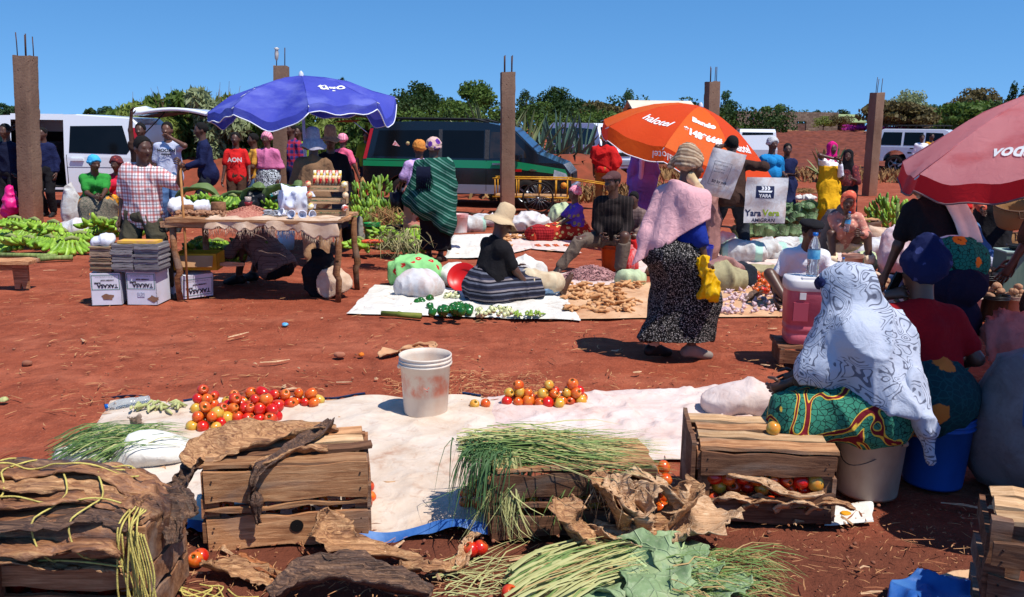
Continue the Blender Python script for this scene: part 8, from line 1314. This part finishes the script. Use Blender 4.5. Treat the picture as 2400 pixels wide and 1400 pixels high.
bucket('green bucket on the lap of the hat woman',W(1222,694,hat_woman.t.location.y+.06),.10,.15,mat('dark_green_bucket',(18,100,62),r=.4),0);put('cut_stalk',MB().tube([(-.2,.02,0),(-.04,0,.004),(-.035,0,.005),(.0,0,0),(.19,-.02,0)],[.026,.026,.03,.027,.03],12),mat('sugar_cane',(84,104,36),(130,130,60),sc=6,st=(1,6,6)),loc=G(942,738,.03),rot=(0,0,R(-8)),label='thick green cane stalk lying on the white sacking',cat='stalk')
GING=mat('ginger_root',(176,122,80),(206,156,108),sc=14,bump=.6,bsc=40)
def ging(seed):
    g=random.Random(seed);pr=[]
    for i in range(9):a=g.uniform(0,6.28);r=g.uniform(0,.06);c=Vector((r*math.cos(a)*1.3,r*math.sin(a),.016+(.03 if i>6 else 0)));d=Vector((g.gauss(0,.025),g.gauss(0,.02),g.uniform(-.004,.012)));pr+=[('c',c-d,c+d,.013,.011),('c',c,c+Vector((-d.y,d.x,.008)),.012,.008)]
    V,Q=sdf(pr,.0065,.008,[((0,0,0),(0,0,-1))]);return mesh_np('ginger_heap',V,Q,[GING])
GM=[ging(i)for i in range(4)]
for i in range(34):px=1300+rp.random()*200;py=664+rp.random()*70;put('ginger_heap',GM[i%4],loc=G(px,py,.012),rot=(0,0,rp.random()*6),sc=rp.uniform(.9,1.4),label='little heap of ginger root on the beige sheet',cat='ginger',group='ginger heaps on the beige sheet')
for i in range(12):put('ginger_heap',GM[i%4],loc=G(1168+rp.random()*75,558+rp.random()*28,.03),rot=(0,0,rp.random()*6),sc=1.2,label='little heap of ginger on the pale cloth behind the hat woman',cat='ginger',group='ginger heaps on the pale cloth')
GAR=mat('garlic_bulb',(216,196,196),(176,130,140),sc=30,r=.6);gmesh=MB();gmesh.lathe([(.001,0),(.016,.003),(.021,.012),(.017,.024),(.007,.034),(.004,.05),(.001,.052)],10,wob=.08,rng=random.Random(1));gmesh=gmesh.mesh('garlic',[GAR])
for i in range(170):a=rp.random();px=1655+a*175;py=668+rp.random()*66-(0 if a<.5 else 0);put('garlic_bulb',gmesh,loc=G(px,py,.012+rp.random()*.02),rot=(rp.uniform(-1.6,1.6),rp.uniform(-1.6,1.6),rp.random()*6),sc=rp.uniform(.8,1.25),label='garlic bulb strewn on the beige sheet',cat='garlic',group='garlic on the beige sheet')
CAR=mat('carrot',(216,110,66),(200,90,50),sc=12)
for i,px in enumerate((1262,1284,1304,1330)):
    t=root('carrot_bundle',G(px,578,.02),R(20),label='small bundle of carrots on the pale pink cloth',cat='carrots',group='carrot bundles')
    for k in range(5):put('carrot',MB().tube([(.014*k-.03,-.06,.01),(.014*k-.03,.02,.018+.01*(k%2)),(.014*k-.03,.07,.014)],[.003,.010,.012],7),CAR,parent=t)
# reddish heap of dried fish-like strips by the man in the cap
p=G(1385,655);blades(1500,lambda g:(lambda a,r,an:[p+Vector((r*.36*math.cos(a),r*.24*math.sin(a),.16*(1-r**1.4)+.005)),p+Vector((r*.36*math.cos(a)+.03*math.cos(an),r*.24*math.sin(a)+.02*math.sin(an),.16*(1-r**1.4)+.016)),p+Vector((r*.36*math.cos(a)+.06*math.cos(an),r*.24*math.sin(a)+.04*math.sin(an),.16*(1-r**1.4)+.004))])(g.uniform(0,6.28),math.sqrt(g.random()),g.uniform(0,6.28)),7,mat('dried_fish',(150,104,104),(186,140,136),sc=9),'dried_fish_heap','heap of small pinkish dried fish beside the man in the cap','dried fish',.012,kind='stuff')
put('dried_fish_core',MB().lathe([(.34,0),(.26,.07),(.14,.13),(.001,.15)],20),MATS['dried_fish'],loc=p,label='inner mound of the dried fish heap',cat='dried fish',kind='stuff',sc=(1,.66,1));sheet('ground_sheet',[(1300,640),(1460,640),(1475,672),(1290,676)],TARP2,'pale cloth under the dried fish heap',30,16,.006,.02,5,17,.02)
bucket('orange bucket under the man in the cap',G(1432,634),.135,.33,mat('orange_bucket',(206,78,26),(186,62,20),r=.4),0);bucket('blue bucket behind the walking woman',G(1648,620),.12,.26,mat('royal_bucket',(30,40,150),r=.4),0)
# ================================================================== CABBAGES
def cab_mat():
    b=B('cabbage',.5,.3);c=b.ramp(b.noise(7,5),[(.3,L(70,96,58)),(.55,L(112,138,92)),(.75,L(150,170,124))]);ve=b.ramp(b.vor(9,None,'DISTANCE_TO_EDGE'),[(0,1),(.05,0)]);c=b.mix(b.math('MULTIPLY',ve,.5),c,L(176,190,150));b.col(b.hsv(c,v=b.math('MULTIPLY_ADD',b.rand(),.5,.75)));return b.bump(b.math('ADD',ve,b.noise(8,4)),.8,.02).m
CAB=cab_mat();mb=MB();mb.ball((0,0,.09),(.10,.10,.09),16)
for i in range(5):
    a=i*1.26;mb.grid(lambda u,v:Vector((math.cos(a+(u-.5)*1.5)*(.104+.03*v*v+.006*math.sin(u*17)),math.sin(a+(u-.5)*1.5)*(.104+.03*v*v),.02+.14*v+.01*math.sin(u*9))),8,6)
CM=mb.mesh('cabbage',[CAB]);k=0
for row,(py,z,x0,x1,n)in enumerate(((566,.08,1735,1910,10),(552,.10,1745,1900,8),(556,.24,1750,1900,8),(546,.26,1765,1895,6),(550,.38,1790,1895,5))):
    for i in range(n):k+=1;put('cabbage',CM,loc=G(x0+(x1-x0)*i/(n-1)+rp.uniform(-4,4),py)+Vector((0,0,z)),rot=(rp.uniform(-.5,.5),rp.uniform(-.5,.5),rp.random()*6),sc=rp.uniform(.9,1.15),label='green cabbage in the heap under the hanging white sack',cat='cabbage',group='cabbages under the hanging sack')
# far tomatoes, red onions
for i in range(46):tomato(G(1768+rp.random()*52,640+rp.random()*42,.05+.06*rp.random()),'tomato in the heap left of the beret man','tomatoes left of the beret man',(4,5,0),1.0)
husk('brown paper funnel on the beige sheet by the garlic',[G(1745,708,.02),G(1770,690,.07),G(1795,672,.10)],[.06,.09,.05],HUSK3,300,.9,cat='paper')
# ================================================================== SACKS WITH PRINT
def printed_bag(name,label,c,ax,up,wd,ht,prints,m,cat='sack',thick=.05,seed=1):
    ax,up=Vector(ax).normalized(),Vector(up).normalized();nn=ax.cross(up).normalized()
    def f(x,y,o=0.0):return ax*x+up*y+nn*(o+thick*.5*(1-(2*x/wd)**4)*(1-(2*y/ht)**4)+.010*math.sin(x*13+y*7+seed)+.008*math.sin(y*19-x*5))
    t=root(name,c,label=label,cat=cat);put('front',MB().grid(lambda u,v:f((u-.5)*wd,(v-.5)*ht),36,36),m,parent=t);put('back',MB().grid(lambda u,v:f((.5-u)*wd,(v-.5)*ht)-nn*thick*(1-(2*u-1)**4)*(1-(2*v-1)**4),10,10),m,parent=t)
    for s,sz,x,y,mm,bd in prints:text_on(lambda a,b:f(a+x,b+y,.004),s,sz,mm,t,'print',bold=bd,sub=1)
    return t,f
NAVYP=mat('navy_print',(28,36,70),r=.6);LIME=mat('lime_print',(140,160,30),r=.6);yy=bag_man.t.location.y-.25;c=W(1795,470,yy+.0)
t,f=printed_bag('hanging_sack','white fertiliser sack with a ship emblem hanging from the umbrella tip',c,(1,.05,-.01),(0.02,0,1),.56,.60,[('Yara',.115,-.16,-.17,NAVYP,.003),('Vera',.115,.075,-.165,LIME,.003),('AMIGRAN',.07,-.02,-.265,NAVYP,.001),('YARA',.062,-.03,.06,mat('white_print_b',(230,230,232)),.002)],SW)
ff_=lambda x,y:f(x,y,.0022);shape_on(ff_,[[(-.15+i*.04,.03),(-.11+i*.04,.03),(-.11+i*.04,.19),(-.15+i*.04,.19)]for i in range(6)],NAVYP,t,'emblem_field');EW=MATS['white_print_b'];shape_on(lambda x,y:f(x,y,.004),[[(-.11,.105),(.05,.105),(.065,.13),(-.125,.13)]],EW,t,'emblem_hull')
for k in range(3):shape_on(lambda x,y:f(x,y,.004),[[(-.085+k*.04,.135),(-.06+k*.04,.135),(-.045+k*.04,.16),(-.06+k*.04,.185),(-.085+k*.04,.185),(-.07+k*.04,.16)]],EW,t,'emblem_sail')
c=W(1692,408,yy-.15);t,f=printed_bag('carried_sack','white sack reading 50 kg net carried on the back of a man',c,(1,.1,-.22),(.24,-.25,1),.46,.62,[('50 kg net',.055,-.02,-.10,NAVYP,.001),('FERTILIZER GRADE',.022,-.07,.12,NAVYP,0),('Calcium Nitrate',.022,-.07,.07,NAVYP,0),('Batch  Lot  Date',.022,-.07,.03,NAVYP,0)],SW,thick=.12,seed=4)
for P in([(-.16,-.15),(.07,-.15),(.07,-.147),(-.16,-.147)],[(-.16,.16),(.07,.16),(.07,.163),(-.16,.163)],[(-.16,-.147),(-.157,-.147),(-.157,.16),(-.16,.16)],[(.067,-.147),(.07,-.147),(.07,.16),(.067,.16)]):shape_on(lambda x,y:f(x,y,.003),[P],NAVYP,t,'print_frame')
# shirt prints
def chest_print(q,s,sz,m,dx=0,dz=0.0,off=.14):
    c=q.chest+q.up*dz;text_on(lambda x,y:c-q.rx*(x+dx)*1.0+q.up*y+q.fw*(off-.7*(x+dx)**2),s,sz,m,q.t,'print',bold=.003,sub=1)
chest_print(jersey_boy,'AON',.11,WPRINT,0,-.04,.158);chest_print(tshirt_man,'HOOAH',.075,INK,0,.03,.158);chest_print(tshirt_man,'MARYLAND',.03,INK,0,-.03,.158)
# ================================================================== COOLER, BASKETS, POTATOES
CPK=mat('faded_pink_plastic',(186,84,98),(206,110,120),sc=4,r=.5,bump=.2,bsc=30);CWH=mat('cooler_white',(216,212,212),(196,190,190),sc=5,r=.5)
def cooler(label,loc,rz,w_,d_,h):
    t=root('drink_cooler',loc,R(rz),label=label,cat='cooler');n=40
    def ring(s,z):return[(math.copysign(abs(math.cos(2*PI*i/n))**.45,math.cos(2*PI*i/n))*w_/2*s,math.copysign(abs(math.sin(2*PI*i/n))**.45,math.sin(2*PI*i/n))*d_/2*s,z)for i in range(n)]
    prof=[(.80,0),(.86,.01),(.875,.07),(.86,.075),(.86,.095),(.89,.10),(.895,.135),(.88,.14),(.88,.16),(.91,.165),(.95,h*.82),(.955,h*.83)];V=[v for s,z in prof for v in ring(s,z)];mb=MB();mb.add(V,[(i*n+q,i*n+(q+1)%n,(i+1)*n+(q+1)%n,(i+1)*n+q)for i in range(len(prof)-1)for q in range(n)],0,True);put('body',mb,CPK,parent=t)
    prof=[(.95,h*.83),(.985,h*.835),(1.0,h*.9),(.99,h*.97),(.95,h),(.5,h*1.005),(.001,h*1.005)];V=[v for s,z in prof for v in ring(s,z)];mb=MB();mb.add(V,[(i*n+q,i*n+(q+1)%n,(i+1)*n+(q+1)%n,(i+1)*n+q)for i in range(len(prof)-1)for q in range(n)],0,True);put('lid',mb,CWH,parent=t);put('lid_grip',MB().box((0,-d_*.34,h*1.01),(w_*.4,d_*.16,.02)),CWH,parent=t);put('latch',MB().box((-w_*.18,-d_*.475,h*.76),(.045,.02,.05)),CWH,parent=t);put('handle_recess',MB().box((-w_*.2,-d_*.455,h*.52),(w_*.3,.03,h*.28)),mat('dark_pink_plastic',(160,66,82)),parent=t);return t
p=G(1880,848);stool=root('wooden_stool',p,R(-6),label='low dark wooden crate stool under the pink cooler',cat='stool')
for i in range(3):plank(stool,'slat',(0,-.12+.13*i,.15),(.44,.11,.02),CW['dk'],rc)
for x in(-.19,.19):plank(stool,'side',(x,0,.075),(.36,.03,.13),CW['y'],rc,'y')
plank(stool,'front',(0,-.17,.08),(.42,.02,.1),CW['dk'],rc)
cooler('pink drink cooler with a white lid on a low stool',p+Vector((.0,0,.165)),-8,.36,.34,.50);bottle('tall water bottle with a blue label standing on the pink cooler',p+Vector((.03,.02,.672)),.33);cooler('second pink cooler behind the flowered cloth woman',G(2085,800)+Vector((0,0,.02)),6,.34,.3,.40);bottle('water bottle under the chin of the woman in the orange headscarf',bottle_woman.at(bottle_woman.hr)+Vector((.02,-.05,-.12)),.26,(0,R(6),0));bottle('small bottle with a blue cap behind the flowered head',G(1972,660)+Vector((0,0,.05)),.24)
POT=mat('potato_skin',(150,108,80),(182,140,106),sc=14,bump=.4,bsc=40,rnd=.15);pmesh=[MB().ball((0,0,0),r_,9).mesh('potato',[POT])for r_ in((.04,.03,.027),(.034,.031,.027),(.045,.028,.026))]
def potbucket(label,px,py,r,h,m,n=20):
    p=G(px,py);bucket(label,p,r,h,m)
    for i in range(n):
        k=0 if i<n*.55 else 1 if i<n*.85 else 2;a=rp.random()*6.28;rr=r*(.78-.28*k)*math.sqrt(rp.random());put('potato',rp.choice(pmesh),loc=p+Vector((rr*math.cos(a),rr*math.sin(a),h-.005+k*.045)),rot=(rp.random(),rp.random(),rp.random()*6),label='potato heaped in '+label,cat='potato',group='potatoes in '+label)
potbucket('the white bucket beside the red-topped woman',2262,748,.125,.25,bucket_mat('white_pot_bucket',(206,196,186),(190,170,160),(196,110,70)));potbucket('the black bucket right of the white bucket',2325,748,.13,.24,mat('black_pail',(26,27,28),r=.4));potbucket('the large black bucket behind',2300,712,.175,.32,MATS['black_pail'],26);potbucket('the bucket at the far right',2378,745,.12,.22,bucket_mat('beige_pail',(186,160,140),(170,140,120),(140,100,80)),14);potbucket('the orange bucket near the pink cooler',2068,722,.11,.2,mat('orange_pail',(206,84,60),r=.4),14)
for i in range(44):put('potato',rp.choice(pmesh),loc=G(2000+rp.random()*75,655+rp.random()*40,.03+.05*rp.random()),rot=(rp.random(),rp.random(),rp.random()*6),label='potato in the loose heap behind the flowered cloth woman',cat='potato',group='loose potatoes')
bucket('dirty white bucket lying on its side behind the flowered cloth woman',G(2048,660,.11),.105,.2,bucket_mat('tan_bucket',(206,176,150),(176,140,112),(130,90,66)),(R(96),0,R(160)));bucket('dark blue bucket lying on its side',G(2108,668,.1),.095,.2,mat('dk_blue_bucket',(24,34,66),r=.4),(R(94),0,R(190)));bucket('pinkish pail between the seated woman knees',G(1995,640),.13,.24,bucket_mat('pink_pail',(196,150,130),(176,124,104),(140,90,70)));bucket('bright blue bucket on the grey woven sack',G(2480,1010,.56),.15,.34,MATS['blue_bucket'])
BSK=B('woven_basket',.85,.15);BSK.col(BSK.mix(BSK.wave(38,None,.5,'SIN','Z'),L(150,106,66),L(196,150,100)));BSK.bump(BSK.wave(38,None,.5,'SIN','Z'),.8,.01);BSK=BSK.m
def basket(label,loc,r,h,rot=(0,0,0)):
    t=root('woven_basket',loc,rot,label=label,cat='basket');put('shell',MB().lathe([(.001,0),(r*.6,0),(r*.72,h*.15),(r*.9,h*.6),(r,h),(r*.96,h),(r*.86,h*.6),(r*.6,.02),(.001,.02)],32),BSK,parent=t);put('rim',MB().tube([(r*math.cos(a),r*math.sin(a),h)for a in np.linspace(0,2*PI,29)],.008,6),mat('rim_cord',(110,80,60)),parent=t);put('handle',MB().tube([(-.05,-r*.98,h),(-.03,-r*1.0,h-.08),(.03,-r,h-.09),(.05,-r*.98,h)],.006,6),MATS['rim_cord'],parent=t)
h=basket_woman.at(basket_woman.hl);basket('large woven basket held by the woman in red',W(2365,530,h.y-.2),.20,.26,(R(18),R(-6),0));basket('woven basket standing on the ground at the right',G(2372,600),.22,.3,(R(-20),0,0))
GRB=mat('green_grey_board',(84,108,96),(104,124,110),sc=3,st=(8,1,1));p=G(2372,715);t=root('green_box',p,R(-6),label='tall grey-green metal box at the right edge',cat='box');put('shell',MB().box((0,0,.28),(.36,.3,.56)),GRB,parent=t);put('rim',MB().box((0,0,.57),(.38,.32,.015)),mat('pale_rim',(150,170,160)),parent=t);put('bowl',MB().lathe([(.001,.58),(.08,.58),(.13,.63),(.125,.63),(.07,.59)],20),mat('dark_bowl',(30,32,34),r=.3),parent=t)
for px,py,lb in((1890,508,'dark slatted crate covered with a white cloth by the magenta headscarf'),(2035,560,'weathered wooden crate in front of the banana bunches')):
    a,b=G(px-22,py),G(px+26,py);t,Lc=crate(a,b,.30,.26,lb,[(.02,.12),(.15,.28)],[(0,.1,'x'),(.13,.25,'x')],mf='dk')
crumple('white_cloth',G(1890,468,.31),(.22,.12,.05),WHITES,'white cloth lying on the dark slatted crate','cloth',51);blades(200,lambda g:(lambda a:[a,a+Vector((g.gauss(0,.1),g.gauss(0,.06),.05)),a+Vector((g.gauss(0,.2),g.gauss(0,.1),-.02))])(G(1885,454,.36)+Vector((g.gauss(0,.1),g.gauss(0,.08),g.uniform(0,.08)))),9,DG,'straw_heap','straw heaped on the crate by the magenta headscarf','straw',.012,kind='stuff');crumple('yellow_cloth',G(2085,560,.02),(.2,.12,.08),mat('mustard_cloth',(206,150,40),(180,120,30),sc=9),'mustard yellow cloth on the ground by the bananas','cloth',52,.02,.03,9)
# crate corner at the bottom right
a=G(2296,1490);t=root('wooden_crate',a,R(-24),label='dark open crate leaning in at the bottom right corner',cat='crate');plank(t,'post',(.02,0,.22),(.46,.05,.06),CW['dk'],rc,'z');plank(t,'post',(.07,.02,.22),(.44,.03,.05),CW['dk'],rc,'z')
for i,z in enumerate((.06,.2,.34)):plank(t,'slat',(.28,.0-.02*i,z),(.56,.02,.09),CW['dk'],rc);plank(t,'end_slat',(-.01,.18,z),(.36,.02,.08),CW['dk'],rc,'y')
for i in range(3):plank(t,'top_slat',(.3,.05+.11*i,.44),(.58,.095,.02),CW['lt'],rc)
put('mango_peel',MB().ball((0,0,.012),(.035,.022,.012),10),mat('mango_peel',(216,150,20),(196,120,20),sc=20),loc=G(1982,1210),rot=(.1,.2,.4),label='yellow mango peel on the scrap of sacking',cat='peel')
# ================================================================== LITTER ON THE EARTH
def litter(name,n,seed,rect,lmin,lmax,wd,m,label,cat,dens=None,flat=False):
    g=np.random.default_rng(seed);px=g.uniform(rect[0],rect[2],n);py=g.uniform(rect[1],rect[3],n);V=[];Q=[]
    for a,b in zip(px,py):
        if dens is not None and g.random()>dens(a,b):continue
        p=G(a,b,.006);an=g.uniform(0,PI);L_=g.uniform(lmin,lmax)*(g.random()**1.2+.25);w_=wd*g.uniform(.5,1.4);d=Vector((math.cos(an),math.sin(an),0));s=Vector((-d.y,d.x,0))*w_;bd=s*g.uniform(-2,2);k=len(V);hz=w_*.7
        for t,f in((0,.6),(.5,1),(1,.4)):
            q=p+d*L_*(t-.5)+bd*(1-(2*t-1)**2);zz=Vector((0,0,.002+g.uniform(0,.008)));V+=[q-s*f+zz,q+Vector((0,0,hz*f))+zz,q+s*f+zz]
        for j in(0,1):
            for r in(0,1):Q.append((k+j*3+r,k+j*3+r+1,k+j*3+r+4,k+j*3+r+3))
    put(name,mesh_np(name,np.array([tuple(v)for v in V]),Q,[m],smooth=False),label=label,cat=cat,kind='stuff')
STR=mat('straw',(196,146,100),(160,108,70),sc=3);STR2=mat('dark_straw',(120,70,46),(150,92,60),sc=3)
nz=lambda a,b:.25+.75*max(0,math.sin(a*.011+b*.021+1.0)*math.sin(a*.0047-b*.03))
litter('straw_litter',3200,1,(-40,590,2440,1000),.03,.12,.0035,STR,'bits of straw scattered over the red earth','straw',nz);litter('straw_litter',1100,2,(-40,1180,2440,1420),.015,.07,.002,STR,'straw and fibres trodden into the damp earth in front','straw');litter('twig_litter',1500,3,(-40,590,2440,1400),.05,.16,.004,STR2,'dark twigs on the earth','twigs',nz);litter('husk_litter',300,4,(-40,600,2440,1400),.06,.2,.012,HUSK2,'torn bits of dry husk on the earth','husk bits',nz);litter('straw_litter',1500,6,(900,870,1300,925),.03,.1,.003,STR,'straw gathered along the far edge of the tarpaulin','straw',nz);litter('straw_litter',1400,7,(-40,490,2440,600),.08,.25,.007,STR,'straw strewn among the sellers','straw',nz)
PBL=mat('pebble',(170,110,84),(130,76,56),sc=4,rnd=.3);g=random.Random(4);mb=MB()
for i in range(700):p=G(g.uniform(-40,2440),g.choice((g.uniform(600,940),g.uniform(1180,1400))),.004);r=.004+.008*g.random()**3;mb.ball(p,(r*1.3,r,r*.8),5,0,rotm(0,0,g.random()*6))
put('pebbles',mb,PBL,kind='stuff',label='small pebbles and clods on the earth',cat='pebbles')
for i,(px,py,s_,m,lb)in enumerate([(795,836,.028,PBL,'pale stone on the earth left of the white bucket'),(668,763,.012,BLC,'tiny blue scrap on the earth below the table'),(62,855,.02,PBL,'small pale stone at the left'),(8,942,.014,OKR,'pale stub at the left edge'),(848,834,.012,mat('orange_peel',(206,110,30)),'orange peel on the earth')]):crumple('earth_scrap',G(px,py),(s_*1.4,s_,s_*.6),m,lb,'scrap',400+i,.008,.004,30)
TPM=mat('tan_paper',(196,150,112),(170,120,84),sc=8,c3=(222,206,190))
for i,(x,y,lb)in enumerate(((915,828,'trampled brown paper beyond the white bucket'),(955,822,'torn brown paper with a white side beyond the bucket'),(985,812,'crumpled leaf scrap at the right of the trampled paper'))):husk(lb,[G(x-28,y+6,.008),G(x-8,y-2,.03),G(x+18,y-4,.02),G(x+36,y+2,.008)],[.06,.12,.10,.04],TPM,410+i,.4,cat='paper',name='trampled_paper',nu=8,nv=18)
